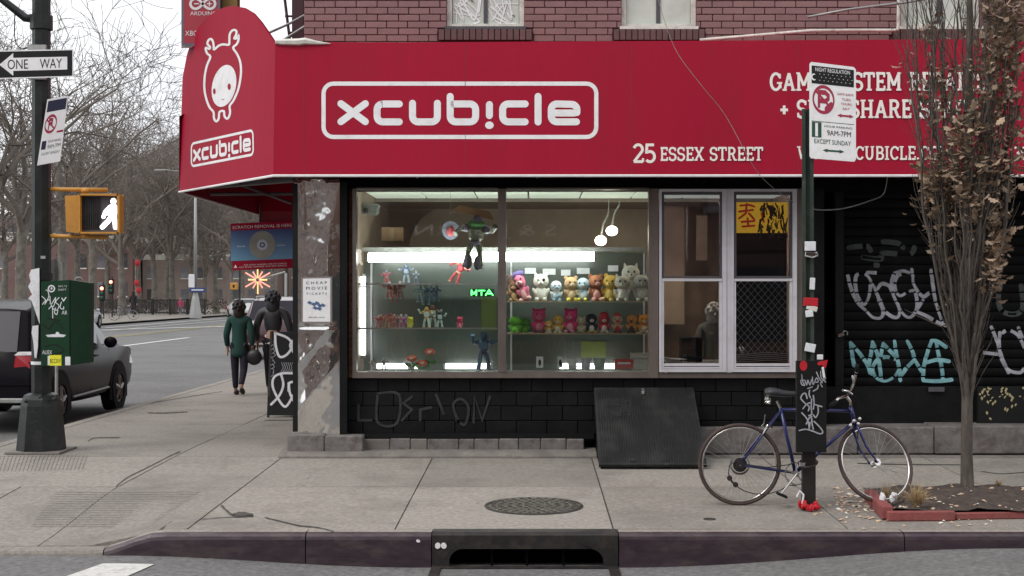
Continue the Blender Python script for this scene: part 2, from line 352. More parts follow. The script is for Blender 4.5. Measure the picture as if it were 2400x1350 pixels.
# =============================================================== GROUND
def lin(a, b, n): return [a + (b - a) * i / (n - 1) for i in range(n)]
def grid_mesh(m, xs, ys, zf, flip=False):
    n = len(xs); vs = [Vector((x, y, zf(x, y))) for y in ys for x in xs]; fs = []
    for j in range(len(ys) - 1):
        for i in range(n - 1): fs.append((j * n + i, j * n + i + 1, (j + 1) * n + i + 1, (j + 1) * n + i))
    m.add(vs, fs)
def zr2(x, y):
    z = zroad(x, y)
    if x > -5.75 and y > 10.1: z -= .25
    if x < -24.1 and y > 11: z -= .1
    return z
xs = [-400, -150, -60, -40, -30, -24.2, -24, -20, -16, -12, -9, -7.5, -6.5, -6.2, -6.0, -5.85, -5.7] + lin(-5.4, 5.5, 40) + [6.5, 8, 12, 20, 60, 200, 400]
ys = [-400, -100, -30, -10, -4, 0, 3, 5] + lin(5.5, 9.8, 16) + [9.95, 10.08, 10.2, 10.6, 11.5, 13, 15, 18, 22, 30, 45, 70, 100, 150, 250, 500, 900]
m = MB(); grid_mesh(m, xs, ys, zr2); road = m.build('road', M['asphalt'], None, True); tag(road, kind='structure')
def paint(name, quads, mt):
    for q in quads:
        m = MB()
        for i in range(12):
            for (a, b) in ((i / 12, (i + 1) / 12),):
                p = [Vector(q[0]).lerp(Vector(q[1]), a), Vector(q[0]).lerp(Vector(q[1]), b), Vector(q[3]).lerp(Vector(q[2]), b), Vector(q[3]).lerp(Vector(q[2]), a)]
                m.quad(*[Vector((t.x, t.y, zroad(t.x, t.y) + .005 + .0008 * max(0, t.y - 10) * .2)) for t in p])
        tag(m.build(name, mt), kind='structure')
paint('road_marking', [[(-3.02, 9.58, 0), (-2.66, 9.58, 0), (-2.72, 9.1, 0), (-3.12, 9.1, 0)]], M['paint_white'])
paint('road_marking', [[(-22.2, 20, 0), (-22.2, 400, 0), (-21.9, 400, 0), (-21.9, 20, 0)], [(-20.4, 20, 0), (-20.4, 300, 0), (-20.2, 300, 0), (-20.2, 20, 0)],
                       [(-14.0, 41, 0), (-14.0, 55, 0), (-13.75, 55, 0), (-13.75, 41, 0)], [(-14.0, 66, 0), (-14.0, 78, 0), (-13.75, 78, 0), (-13.75, 66, 0)],
                       [(-23.6, 62, 0), (-12, 80, 0), (-12, 81.5, 0), (-23.6, 63.5, 0)]], M['paint_white'])
paint('yellow_road_line', [[(-17.5, 20, 0), (-17.5, 400, 0), (-17.34, 400, 0), (-17.34, 20, 0)], [(-17.15, 20, 0), (-17.15, 400, 0), (-16.99, 400, 0), (-16.99, 20, 0)]], M['paint_yellow'])
# pavement: bed plus separate slabs
pave = struct('sidewalk')
KX, KY, RC = -5.9, 9.9, 2.0
def clampc(x, y, inset=0.0):        # round the street corner
    cx, cy = KX + RC, KY + RC; r = RC - inset
    if x < cx and y < cy:
        d = Vector((x - cx, y - cy))
        if d.length > r: d = d.normalized() * r; return cx + d.x, cy + d.y
    return max(x, KX + inset) if y >= cy else x, y
def slab(x0, x1, y0, y1, mt='concrete', lift=0.0, name='paving_slab', shear=(0, 0)):
    g = .006; nx = 2 + int((x1 - x0) / (.4 if x0 < -2.4 and y0 < 12 else 1.2)); ny = 2 + int((y1 - y0) / (.35 if y0 < 12.2 else 1.5))
    X = lin(x0 + g, x1 - g, nx); Y = lin(y0 + g, y1 - g, ny); top = []
    tilt = R.uniform(-.003, .003); tl2 = R.uniform(-.002, .002)
    for y in Y:
        for x in X:
            a, b = clampc(x, y, .165); top.append(Vector((a, b, zs(a, b) + lift + tilt * (a - x0) * .5 + tl2)))
    m = MB(); fs = [(j * nx + i, j * nx + i + 1, (j + 1) * nx + i + 1, (j + 1) * nx + i) for j in range(ny - 1) for i in range(nx - 1)]; m.add(top, fs)
    ring = [i for i in range(nx)] + [j * nx + nx - 1 for j in range(1, ny)] + [(ny - 1) * nx + i for i in range(nx - 2, -1, -1)] + [j * nx for j in range(ny - 2, 0, -1)]
    b = [top[i] - Vector((0, 0, .03)) for i in ring]; k = len(ring)
    m.add([top[i] for i in ring] + b, [(i, i + k, (i + 1) % k + k, (i + 1) % k) for i in range(k)])
    return m.build(name, M[mt], pave)
m = MB(); grid_mesh(m, lin(KX + .1, 9, 60), lin(KY + .12, YF + .3, 24), lambda x, y: zs(x, y) - .018); m.build('slab_bed', M['joint'], pave)
m = MB(); grid_mesh(m, lin(KX + .1, -2.3, 12), [YF + .3, 20, 30, 50, 80, 140, 300], lambda x, y: -.018); m.build('slab_bed', M['joint'], pave)
XL = [-2.55, -1.02, .59, 2.32, 3.95, 5.6, 7.3, 9]
for a, b in zip(XL, XL[1:]):
    slab(a, b, 10.06, 12.0); slab(a, b, 12.0, 13.78); slab(a, b, 13.78, 14.2, 'concrete_dirty')
for a, b in ((-5.9, -4.5), (-4.5, -3.65), (-3.65, -2.55)):
    slab(a, b, 10.06, 12.0)
for a, b in ((-5.9, -3.65), (-3.65, -2.55)):
    slab(a, b, 12.0, 13.9)
yy = 13.9
while yy < 120:
    s_ = 1.7 if yy < 40 else 8
    for a, b in ((-5.9, -3.65), (-3.65, -2.46)): slab(a, b, yy, yy + s_)
    yy += s_
# cracks worn into the slabs
def crack(pts, w, mt='joint', nm='crack'):
    fl = Flat(); pts = cat([(u + R.uniform(-1, 1), v + R.uniform(-.7, .7)) for u, v in pts], 4)
    def fn(a, b, l):
        Y = 12.0
        for _ in range(12):
            X = PX(a, Y); Y = F * (EYE - zs(X, Y) - .004) / (b - V0)
        return Vector((PX(a, Y), Y, zs(PX(a, Y), Y) + .0045 + l))
    n = len(pts); fl.stroke(pts, [w * (.5 + .7 * abs(math.sin(i * 1.7))) for i in range(n)]); fl.build(nm, fn, M[mt], pave)
crack([(620, 1213), (660, 1221), (700, 1231), (745, 1236), (782, 1245)], 2.2)
crack([(518, 1183), (540, 1204), (560, 1209), (590, 1207)], 4.5)
crack([(545, 1207), (565, 1203), (590, 1208)], 8)
crack([(272, 1141), (300, 1118), (340, 1098), (397, 1068), (420, 1058)], 2)
crack([(470, 1217), (520, 1213), (570, 1210)], 1.2)
crack([(206, 1034), (222, 1026), (280, 1025)], 1.8)
crack([(345, 967), (380, 968), (415, 966), (438, 965)], 2.2)
crack([(250, 963), (400, 936), (520, 918)], 1.0)
crack([(620, 985), (690, 984)], 1.6)
crack([(2010, 1085), (2120, 1088), (2250, 1089)], 1.8); crack([(2300, 1105), (2345, 1110), (2400, 1106)], 1.5)
# grooved ramp texture: tactile grooves at the corner
gr = Flat()
def gfn(a, b, l):
    Y = 12.0
    for _ in range(12): Y = F * (EYE - zs(PX(a, Y), Y) - .004) / (b - V0)
    return Vector((PX(a, Y), Y, zs(PX(a, Y), Y) + .0042 + l))
for i in range(24):
    u = -20 + i * 9.2; gr.stroke([(u, 1068 + .25 * i + 36 - i * .4), (u + 12, 1068 - .1 * i)], 1.6, cap='butt')
gr.build('ramp_groove', gfn, M['groove'], pave)['kind'] = 'stuff'
gr = Flat()
for i in range(16):
    v = 1152 + i * 5.4; gr.stroke([(130 - i * 4, v), (250, v + 1.2), (470 - i * 8, v + .5)], .8, cap='butt', curve=True)
gr.build('ramp_groove', gfn, M['groove'], pave)['kind'] = 'stuff'
# kerb stones of the front street
kerb = struct('kerb')
def kerb_piece(x0, x1, n, flush=False):
    prof = []
    m = MB(); xsn = lin(x0 + .004, x1 - .004, n)
    rows = []
    for x in xsn:
        zt = zs(x, KY) + .003; zb = zgut(x) - .12
        if flush: zt = max(zt, zgut(x) + .012)
        rows.append([Vector((x, KY + .155, zb)), Vector((x, KY + .155, zt)), Vector((x, KY + .05, zt)), Vector((x, KY + .02, zt - .008)), Vector((x, KY + .005, zt - .026)), Vector((x, KY - .002, min(zt - .05, zt - .05))), Vector((x, KY - .01, zb))])
    k = 7; vs = [p for r_ in rows for p in r_]
    for i in range(n - 1):
        for j in range(k - 1):
            m.mi = 0 if (j < 2 or flush) else 1; m.add([rows[i][j], rows[i][j + 1], rows[i + 1][j + 1], rows[i + 1][j]], [(0, 1, 2, 3)])
    m.mi = 1; m.add(rows[0], [tuple(range(k))]); m.add(rows[-1], [tuple(range(k - 1, -1, -1))])
    return m.build('kerb_stone', [M['concrete'], M['kerb_steel']], kerb)
BX0, BX1 = PX(1013, 9.9), PX(1448, 9.9)
for a, b, n, fl in ((-3.12, PX(716, 9.9), 14, 0), (PX(716, 9.9), BX0 - .004, 6, 0), (BX1 + .004, PX(2120, 9.9), 8, 0), (PX(2120, 9.9), 4.6, 8, 0), (4.6, 6.8, 4, 0), (-3.9, -3.12, 8, 1)):
    kerb_piece(a, b, n, fl)
m = MB()    # rounded flush corner and side-street kerb
pts = [(KX + RC + RC * math.cos(a), KY + RC + RC * math.sin(a)) for a in [rad(180 + 90 * i / 14) for i in range(15)]]
for i in range(14):
    (a, b), (c, d) = pts[i], pts[i + 1]; e = lambda x, y, q: (KX + RC + (x - KX - RC) * q, KY + RC + (y - KY - RC) * q)
    q = 1 - .155 / RC; A, B = e(a, b, q), e(c, d, q)
    z1 = zs(a, b) + .003; z2 = zs(c, d) + .003
    m.add([(a, b, -.5), (c, d, -.5), (c, d, z2), (a, b, z1), (A[0], A[1], z1), (B[0], B[1], z2)], [(0, 1, 2, 3), (3, 2, 5, 4)])
m.build('kerb_stone', M['concrete'], kerb)
sidek = struct('side_kerb')
y = KY + RC
while y < 130:
    s_ = 2.4 if y < 40 else 10
    MB().bbox((KX + .08, y + s_ / 2, -.16), (.155, s_ - .01, .33), .012).build('kerb_stone', M['concrete'], sidek); y += s_
far = struct('far_sidewalk'); m = MB(); m.span(-60, -24, 20, 400, -.4, -.02); m.build('paving', M['concrete'], far)
m = MB(); m.span(-24.15, -24, 20, 400, -.4, -.005); m.build('kerb_edge', M['concrete_dirty'], far)
# catch basin
cb = thing('catch_basin', 'black cast iron catch basin opening set into the kerb', 'storm drain', (BX0, 9.9, -.33))
m = MB(True); zt = zs(0, 9.9) + .008; zb = zgut(0) - .02
ox0, ox1 = PX(1052, 9.88), PX(1415, 9.88); oz = PZ(1287, 9.88)
arc = [(ox0, zb)] + [(ox0, oz - .11)] + [(ox0 + .1 - .1 * math.cos(t), oz - .1 + .1 * math.sin(t)) for t in [math.pi / 2 * i / 6 for i in range(1, 7)]]
arc2 = [(ox0 + ox1 - x, z) for x, z in reversed(arc)]; hole = arc + arc2
outer = [(BX0, zb), (BX0, zt - .02)] + [(BX0 + (x - BX0), zt - .02) for x in lin(ox0, ox1, len(hole) - 4)] + [(BX1, zt - .02), (BX1, zb)]
for yq in (9.885,):
    n = len(hole)
    for i in range(n - 1): m.add([(hole[i][0], yq, hole[i][1]), (hole[i + 1][0], yq, hole[i + 1][1]), (outer[i + 1][0], yq, outer[i + 1][1]), (outer[i][0], yq, outer[i][1])], [(0, 1, 2, 3)])
    for i in range(n - 1): m.add([(hole[i][0], yq, hole[i][1]), (hole[i + 1][0], yq, hole[i + 1][1]), (hole[i + 1][0], yq + .06, hole[i + 1][1]), (hole[i][0], yq + .06, hole[i][1])], [(0, 1, 2, 3)])
m.add([(BX0, 9.885, zt - .02), (BX1, 9.885, zt - .02), (BX1, 9.92, zt), (BX0, 9.92, zt), (BX0, 10.05, zt), (BX1, 10.05, zt)], [(0, 1, 2, 3), (3, 2, 5, 4)])
for x in (BX0, BX1): m.add([(x, 9.885, zb), (x, 9.885, zt - .02), (x, 9.92, zt), (x, 10.05, zt), (x, 10.05, zb)], [(0, 1, 2, 3, 4)])
m.build('curb_piece', M['iron'], cb)
m = MB(True); m.span(BX0, BX1, 10.3, 10.32, zb - .4, zt - .03); m.span(BX0, BX1, 9.95, 10.3, zb - .4, zb - .38); m.build('chamber', M['dark'], cb)
for u in (1150, 1232, 1318): MB(True).span(PX(u, 9.95), PX(u + 5, 9.95), 9.955, 9.985, zb, oz + .02).build('bar', M['dark'], cb)
m = MB(True)
for x0, x1, y0, y1 in ((BX0, BX1, 9.80, 9.87), (BX0, BX0 + .07, 9.2, 9.80), (BX1 - .07, BX1, 9.2, 9.80), (BX0 + .07, BX1 - .07, 9.2, 9.27)): m.span(x0, x1, y0, y1, zgut(0) - .03, zroad(0, (y0 + y1) / 2) + .016)
m.build('grate_frame', M['iron'], cb)
MB(True).span(BX0 + .072, BX1 - .072, 9.275, 9.795, zgut(0) - .03, zroad(0, 9.5) + .004).build('gutter_slab', M['asphalt'], cb)
fl = Flat()
for u, v, a in ((1026, 1279, .2), (1040, 1279, -.4), (980, 1268, .3)): fl.disc((u, v), 6.5 if u > 1000 else 5, 7.5 if u > 1000 else 3.5, a0=a)
fl.build('sticker', lambda a, b, l: P(a, b, 9.878 - l), M['sign_white'], cb)
# manhole
mc = Vector((0.0, 11.03, 0)); mc.x = PX(1251, 11.03); mc.z = zs(0, 11.03)
mh = thing('manhole_cover', 'round cast iron manhole cover in the sidewalk before the shop', 'manhole cover', mc)
Mt = Matrix.Rotation(.02, 3, 'X'); MB().lathe([(.37, .0075), (.385, .009), (.40, .006)], n=40, M=Mt).build('rim', M['iron'], mh)
MB().lathe([(0, .006), (.35, .006), (.368, .0005)], n=40, M=Mt).build('lid', M['manhole_iron'], mh)
m = MB()
for ring, k in ((.06, 6), (.13, 12), (.2, 18), (.27, 24), (.33, 30)):
    for i in range(k):
        a = 2 * math.pi * (i + .5 * (k % 4)) / k; c = Mt @ Vector((ring * math.cos(a), ring * math.sin(a), .009)); m.box(c, (.035, .018, .008), (.02, 0, a + .4 * (i % 2)))
m.build('lid_pattern', M['manhole_iron'], mh)['kind'] = 'stuff'
# small utility caps
for u, v, lb in ((1663, 1212, 'small dark valve cap in the sidewalk beside the rear bicycle wheel'),):
    Y = 10.45; p = Vector((PX(u, Y), Y, zs(0, Y))); t = thing('valve_cap', lb, 'valve cap', p); MB().lathe([(0, .006), (.045, .006), (.05, .001)], n=16).build('cap', M['iron'], t)
    MB().box((0, 0, .009), (.03, .012, .006)).build('lifting_lug', M['manhole_iron'], t)
# =============================================================== BUILDING
WL = PX(712, YF)
bd = thing('corner_shop_building', 'brick corner building painted maroon above with a black ground floor shop', 'building', (WL, YF, 0))
ups = [(PX(1047, YF), PX(1228, YF)), (PX(1457, YF), PX(1632, YF)), (PX(2112, YF), PX(2300, YF))]; ZB, ZTP = PZ(62, YF), 6.3
m = MB(True); xx = WL
for a, b in ups: m.span(xx, a, YF + .02, YF + .3, 2.95, 9.5); m.span(a, b, YF + .02, YF + .3, 2.95, ZB); m.span(a, b, YF + .02, YF + .3, ZTP, 9.5); xx = b
m.span(xx, 9.5, YF + .02, YF + .3, 2.95, 9.5); m.span(WL + .003, 9.5, YF + .32, 30, 9.0, 9.3)
m.span(WL - .003, WL + .25, YF + .31, 30, 0, 9.5); m.span(9.25, 9.5, YF + .31, 30, 0, 9.5); m.span(WL + .26, 9.2, 29.8, 30, 0, 9)
m.build('wall', M['mortar'], bd)
# bricks
BH, BL = .0712, .218
bmesh_b = None; z = 3.99; row = 0; stuffm = MB(True); nb = 0
while z < 9.4:
    x = WL - (BL * .5 if row % 2 else 0) + R.uniform(-.01, .01)
    while x < 9.4:
        x0 = max(x, WL) + .0045; x1 = min(x + BL, 9.4) - .0045; cx = (x0 + x1) / 2; zc = z + BH / 2
        segs = [(x0, x1)]
        if z + BH > ZB - .14 and z < ZTP:
            for a, b in ups:
                ns = []
                lo = a - .09 if zc < ZB else a; hi = b + .09 if zc < ZB else b
                for s0, s1 in segs:
                    if s1 <= lo or s0 >= hi: ns.append((s0, s1)); continue
                    if s0 < lo - .03: ns.append((s0, lo - .005))
                    if s1 > hi + .03: ns.append((hi + .005, s1))
                segs = ns
        for s0, s1 in segs:
            vis = 4.21 < zc < 4.74 and s1 < 5.2
            if vis and nb < 290:
                o = MB(True).bbox(((s0 + s1) / 2, YF + .012 + R.uniform(-.002, .002), zc + R.uniform(-.001, .001)), (s1 - s0, .036, BH - .008), .004).build('brick', M['brick_face'], bd); nb += 1
            else: stuffm.span(s0, s1, YF - .004, YF + .03, z + .005, z + BH - .006)
        x += BL
    z += BH; row += 1
stuffm.build('brickwork', M['brick_face'], bd)['kind'] = 'stuff'
# rowlock sills and sash windows above
def sash_up(a, b, idx, curtain):
    wv = MB(True)
    for x0, x1, z0, z1 in ((a, a + .05, ZB, ZTP), (b - .05, b, ZB, ZTP), (a + .05, b - .05, ZB, ZB + .04), (a + .05, b - .05, ZTP - .05, ZTP)): wv.span(x0, x1, YF + .06, YF + .16, z0, z1)
    win = wv.build('upper_window', M['trim_white'], bd); mid = (a + b) / 2
    MB(True).span(mid - .02, mid + .02, YF + .085, YF + .12, ZB + .041, ZTP - .051).build('muntin', M['sash_dark'], win)
    for x0, x1 in ((a + .055, mid - .021), (mid + .021, b - .055)): MB(True).span(x0, x1, YF + .1, YF + .108, ZB + .042, ZTP - .052).build('pane', M['pane_frost'], win)
    MB(True).span(a - .02, b + .02, YF - .02, YF + .059, ZB - .03, ZB - .001).build('sill', M['trim_white'] if idx else M['sash_dark'], win)
    n = 15; wd = (b - a + .17) / n
    for i in range(n): MB(True).bbox((a - .085 + wd * (i + .5), YF - .005, ZB - .034 - .058), (wd - .008, .07, .112), .004).build('sill_brick', M['brick_trim'], bd)
    if curtain:
        f = Flat()
        for cx0, cx1 in ((1062, 1128), (1143, 1218)):
            for k in range(9):
                q = [(R.uniform(cx0, cx1), R.uniform(-20, 55)) for _ in range(3)]; f.stroke(q, R.uniform(1.5, 4), curve=True)
        f.build('crinkled_film', lambda p, q, l: P(p, q, YF + .095 - l), M['sign_white'], win)
for i, (a, b) in enumerate(ups): sash_up(a, b, i, i == 0)
# shop front ---------------------------------------------------------------
def px_box(mt, name, u0, u1, v0, v1, ya, yb, parent=bd, b=0.0):
    m = MB(True)
    x0, x1, z0, z1 = PX(u0, ya), PX(u1, ya), PZ(v1, ya), PZ(v0, ya)
    if b: m.bbox(((x0 + x1) / 2, (ya + yb) / 2, (z0 + z1) / 2), (x1 - x0, yb - ya, z1 - z0), b)
    else: m.span(x0, x1, ya, yb, z0, z1)
    return m.build(name, M[mt], parent)
px_box('dark', 'fascia', 800, 2420, 408, 442, 14.13, 14.6)
# crumpled stainless pier
ms = mat('pier_steel', (.8, .79, .77), .13, 1, var=.1, scale=3, dirt=(.55, .53, .5), dscale=2, damt=.5); t = ms.node_tree; bs = t.nodes['Principled BSDF']
bs.inputs['Roughness'].default_value = .07; M['pier_steel'] = ms
pier = MB(True); nx, nz = 40, 190; X0, X1, Z0, Z1 = PX(690, 14.0), PX(796, 14.0), PZ(1019, 14.0), PZ(418, 14.0)
def crump(x, z):
    import mathutils.noise as mn
    d = .012 * mn.noise(Vector((x * 3.2, z * 1.3, 3))) + .0026 * mn.noise(Vector((x * 9, z * 6, 8))) + .0012 * mn.noise(Vector((x * 30, z * 16, 4)))
    s = (z - .25) * .9 - (x + 2.4) * 1.1      # diagonal creases in the lower half
    for c, a in ((.62, .02), (.2, .028), (1.0, .016), (1.45, .008)): d += a * (abs(((s - c)) * 3.2) < 1) * (1 - abs((s - c) * 3.2)) * (1 if z < 1.3 else .5)
    return d
vs = []
for j in range(nz):
    for i in range(nx):
        x = X0 + (X1 - X0) * i / (nx - 1); z = Z0 + (Z1 - Z0) * j / (nz - 1); e = min(1, 4 * i / (nx - 1), 4 * (nx - 1 - i) / (nx - 1)); vs.append((x, 14.0 - crump(x, z) * e, z))
pier.add(vs, [(j * nx + i, j * nx + i + 1, (j + 1) * nx + i + 1, (j + 1) * nx + i) for j in range(nz - 1) for i in range(nx - 1)])
pier.add([(X0, 14, Z0), (X0, 14, Z1), (X0, 14.5, Z1), (X0, 14.5, Z0), (X1, 14, Z0), (X1, 14, Z1), (X1, 14.5, Z1), (X1, 14.5, Z0)], [(0, 3, 2, 1), (4, 5, 6, 7)])
pier.build('steel_pier', ms, bd, auto=35)
px_box('black_board', 'corner_angle', 686, 697, 430, 1012, 13.985, 14.03)
px_box('black_paint', 'door_post', 797, 813, 425, 1017, 14.0, 14.4)
for u0, u1, v0, v1, mt in ((672, 760, 1019, 1069, 'base_stone'), (761, 850, 1021, 1069, 'base_stone')): px_box(mt, 'base_block', u0, u1, v0, v1, 13.9, 14.35, b=.012)
u = 852
for wd in (62, 48, 40, 74, 36, 58, 46, 52, 60, 42):
    px_box('base_stone' if R.random() < .8 else 'concrete_dirty', 'base_block', u, u + wd - 1.2, 1029 + R.uniform(-1, 1), 1064, 14.02 + R.uniform(-.006, .006), 14.3, b=.008); u += wd
px_box('black_paint', 'kick_ledge', 815, 1392, 1017, 1029, 14.06, 14.3)
z0 = zs(0, 13.9)
m = MB(True); m.prism([(PX(655, 13.85), 13.80, -.02), (PX(655, 13.85), 14.2, -.02), (PX(655, 13.85), 14.2, .06), (PX(655, 13.85), 13.88, .045), (PX(655, 13.85), 13.80, .006)], (PX(1398, 13.85) - PX(655, 13.85), 0, 0)); m.build('threshold', M['concrete_dirty'], bd)
px_box('mortar', 'brick_backing', 812, 828, 440, 886, 14.2, 14.34)
v = 446
while v < 884: px_box('brick_warm', 'brick', 813, 826, v, v + 13.5, 14.17, 14.22, b=.003); v += 15.2
# black painted block wall under the windows
px_box('dark', 'block_backing', 813, 1932, 885, 1022, 14.2, 14.4)
rows = [(888, 917, 0), (918.5, 951, .5), (952.5, 985, 0), (986.5, 1017, .5)]
for v0, v1, ph in rows:
    u = 815 - 72 * ph
    while u < 1928: px_box('black_paint', 'block', max(u, 815), min(u + 70.6, 1930), v0, v1, 14.155 + R.uniform(-.003, .003), 14.21, b=.004); u += 72
f = Flat(); g = [[(885, 925), (885, 990), (930, 992), (935, 925), (885, 922)], [(965, 930), (945, 945), (965, 960), (942, 985)], [(985, 985), (985, 960), (1010, 955)], [(1022, 925), (1040, 970)], [(1075, 990), (1062, 950), (1080, 935), (1098, 955), (1090, 995), (1070, 985)], [(1110, 990), (1112, 930), (1130, 985), (1148, 930)], [(840, 950), (840, 985), (870, 985)]]
for q in g: f.stroke(q, 6, curve=len(q) > 4)
f.build('faded_graffiti', lambda a, b, l: P(a, b, 14.148 - l), M['faded_paint'], bd)
# big display window frame
fr = MB(True)
def fspan(u0, u1, v0, v1, ya=14.08, yb=14.2): fr.span(PX(u0, ya), PX(u1, ya), ya, yb, PZ(v1, ya), PZ(v0, ya))
fspan(826, 1541, 872, 886); fspan(826, 835, 442, 871.8); fspan(1167, 1186, 442, 871.8, 14.07, 14.21); fspan(1521, 1543, 442, 886, 14.065, 14.215); fspan(835.2, 1166.8, 440, 444); fspan(1186.2, 1520.8, 440, 444)
fspan(1543.3, 1882, 875, 886, 14.085, 14.2); fspan(1868.5, 1880, 442, 874.8, 14.085, 14.2)
fo = fr.build('shop_window', M['bronze'], bd)
for a, b in ((835, 1167), (1186, 1521)): m = MB(True); m.span(PX(a, 14.14), PX(b, 14.14), 14.14, 14.148, PZ(872, 14.14), PZ(444, 14.14)); m.build('pane', M['glass'], fo)
# two white double-hung sash windows
for a, b in ((1545, 1703), (1714, 1868)):
    m = MB(True); Y0, Y1 = 14.06, 14.16
    def q(u0, u1, v0, v1, ya, yb, mm=None): (mm or m).span(PX(u0, ya), PX(u1, ya), ya, yb, PZ(v1, ya), PZ(v0, ya))
    q(a, a + 6, 443, 872, Y0, Y1); q(b - 10, b, 443, 872, Y0, Y1); q(a + 6.2, b - 10.2, 443, 449, Y0, Y1); q(a + 6.2, b - 10.2, 865, 872, Y0, Y1)
    wn_ = m.build('sash_window', M['vinyl'], bd)
    m = MB(True); q(a + 6.5, a + 12, 450, 652, 14.08, 14.14, m); q(b - 16, b - 10.5, 450, 652, 14.08, 14.14, m); q(a + 12.2, b - 16.2, 450, 456, 14.08, 14.14, m); q(a + 12.2, b - 16.2, 647, 652, 14.08, 14.14, m)
    us = m.build('screen_frame', M['sash_dark'], wn_)
    m = MB(True); q(a + 6.5, a + 11, 659.5, 864.5, 14.065, 14.12, m); q(b - 17, b - 10.5, 659.5, 864.5, 14.065, 14.12, m); q(a + 6.4, b - 10.4, 653, 659, 14.055, 14.12, m); q(a + 11.2, b - 17.2, 852, 858, 14.065, 14.12, m); q(a + 11.2, b - 17.2, 860, 864, 14.068, 14.12, m)
    m.build('lower_sash', M['vinyl'], wn_)
    m = MB(True); q(a + 12, b - 16, 456, 647, 14.1, 14.104, m); m.build('insect_screen', M['screen'], wn_)
    m = MB(True); q(a + 12, b - 16, 456, 647, 14.12, 14.126, m); m.build('pane', M['glass_dark'], wn_)
    m = MB(True); q(a + 11.1, b - 17.1, 659, 852, 14.1, 14.106, m); m.build('pane', M['glass_dark'], wn_)
px_box('vinyl', 'window_mullion', 1703.3, 1713.7, 443, 873, 14.07, 14.17)
# sills / stone base on the right and black shop front
px_box('base_stone', 'base_block', 1640, 2010, 1003, 1064, 14.0, 14.5, b=.012); px_box('base_stone', 'base_block', 2012, 2190, 1001, 1064, 14.01, 14.5, b=.012); px_box('base_stone', 'base_block', 2192, 2500, 999, 1064, 13.99, 14.5, b=.012)
px_box('black_paint', 'bulkhead', 1932, 2500, 906, 1000, 14.42, 14.5)
px_box('black_paint', 'door_post', 1882, 1932, 425, 1001, 14.16, 14.5)
m = MB(True); m.span(PX(1868, 14.8), 9.2, 14.95, 15.0, 0, 2.95); m.build('dark_partition', M['dark'], bd)
# interior shell
mi_wall = mat('interior_brown', (.3, .215, .165), .6, var=.25, scale=.8, dirt=(.08, .05, .04), dscale=1.1, damt=.8)
mi_grey = mat('case_back', (.085, .102, .088), .25, var=.12, scale=2, spec=.6, dirt=(.05, .06, .05), dscale=1.4, damt=.7)
mi_floor = mat('interior_floor', (.12, .1, .09), .6)
m = MB(True); m.span(-1.88, 2.84, 17.6, 17.7, .2, 2.8); m.span(-1.98, -1.88, 14.35, 17.7, .2, 2.8); m.span(2.84, 2.9, 14.35, 17.7, .2, 2.8); m.build('interior_wall', mi_wall, bd)
MB(True).span(-1.88, 2.84, 14.42, 17.7, .1, .2).build('interior_floor', mi_floor, bd)
m = MB(True); m.span(-1.98, 2.9, 14.25, 17.7, 2.83, 2.9); m.build('ceiling_void', M['dark'], bd)
mt_tile = mat('tile_white_glow', (.7, .78, .66), .8, var=.05, scale=12, rnd=.05, emit=.42)  # tiles get a glow of their own to brighten ceiling and room
for i in range(8):
    for j in range(3):
        x0 = -1.87 + i * .605; y0 = 14.36 + j * .605
        MB(True).bbox((x0 + .3, y0 + .3, 2.79), (.585, .585, .02), .003).build('ceiling_tile', mt_tile, bd)
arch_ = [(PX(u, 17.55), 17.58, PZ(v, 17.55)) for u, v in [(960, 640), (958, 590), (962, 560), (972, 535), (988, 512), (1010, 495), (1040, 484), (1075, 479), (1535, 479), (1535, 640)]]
m = MB(True); m.prism(arch_, (0, -.04, 0)); m.build('arched_reflection', mat('arch_reflection_brown', (.46, .37, .3), .5, var=.2, scale=1.5), bd)  # arched reflection in the window glass, modelled as a pale brown sheet
mt_wood = mat('ceiling_wood', (.2, .17, .14), .5, var=.2, scale=2); MB(True).span(-1.98, 2.9, 16.18, 17.6, 2.74, 2.82).build('dropped_ceiling', mt_wood, bd)
# fire escape on the side wall
fe = thing('fire_escape', 'dark iron fire escape climbing the side wall above the awning corner', 'fire escape', (WL - .02, 15.5, 4.2))
def tubes(parent, name, mt, lst, n=6):
    for pts, r in lst: MB(True).tube(pts, r, n).build(name, M[mt], parent)
mfe = mat('iron_maroon', (.06, .02, .03), .5, .2); M['iron_maroon'] = mfe
MB(True).span(PX(684, 15.2), PX(711, 15.2), 15.2, 15.3, PZ(98, 15.2), 7.2).build('stringer', mfe, fe)
tubes(fe, 'rail', 'iron_maroon', [([P(664, -30, 15.6), P(675, 60, 15.6), P(680, 98, 15.6)], .018), ([P(684, 38, 15.6), P(668, 38, 15.6)], .012), ([P(684, 78, 15.6), P(676, 78, 15.6)], .02)])
tubes(fe, 'brace', 'galv', [([P(632, 76, 15.0), P(675, 57, 15.0), P(714, 36, 15.0)], .014), ([P(662, 96, 15.0), P(714, 63, 15.0)], .018)])
# fixed pipe and gutter along the wall
pp = thing('drain_pipe', 'white pipe bent along the brick wall just above the awning', 'pipe', P(1900, 80, 14.1))
MB(True).tube([P(u, v, 14.12) for u, v in ((1640, 94), (1760, 84), (1900, 72), (2000, 71), (2095, 71), (2104, 69))] + [P(2105, 60, 14.12), P(2106, 0, 14.12), P(2106, -60, 14.12)], .017, 8).build('pipe_run', M['trim_white'], pp, True)
MB(True).tube([P(u, v, 14.0) for u, v in ((1893, 40), (1990, 22), (2120, 6), (2300, -25))], .014, 8).build('upper_run', M['galv'], pp, True)
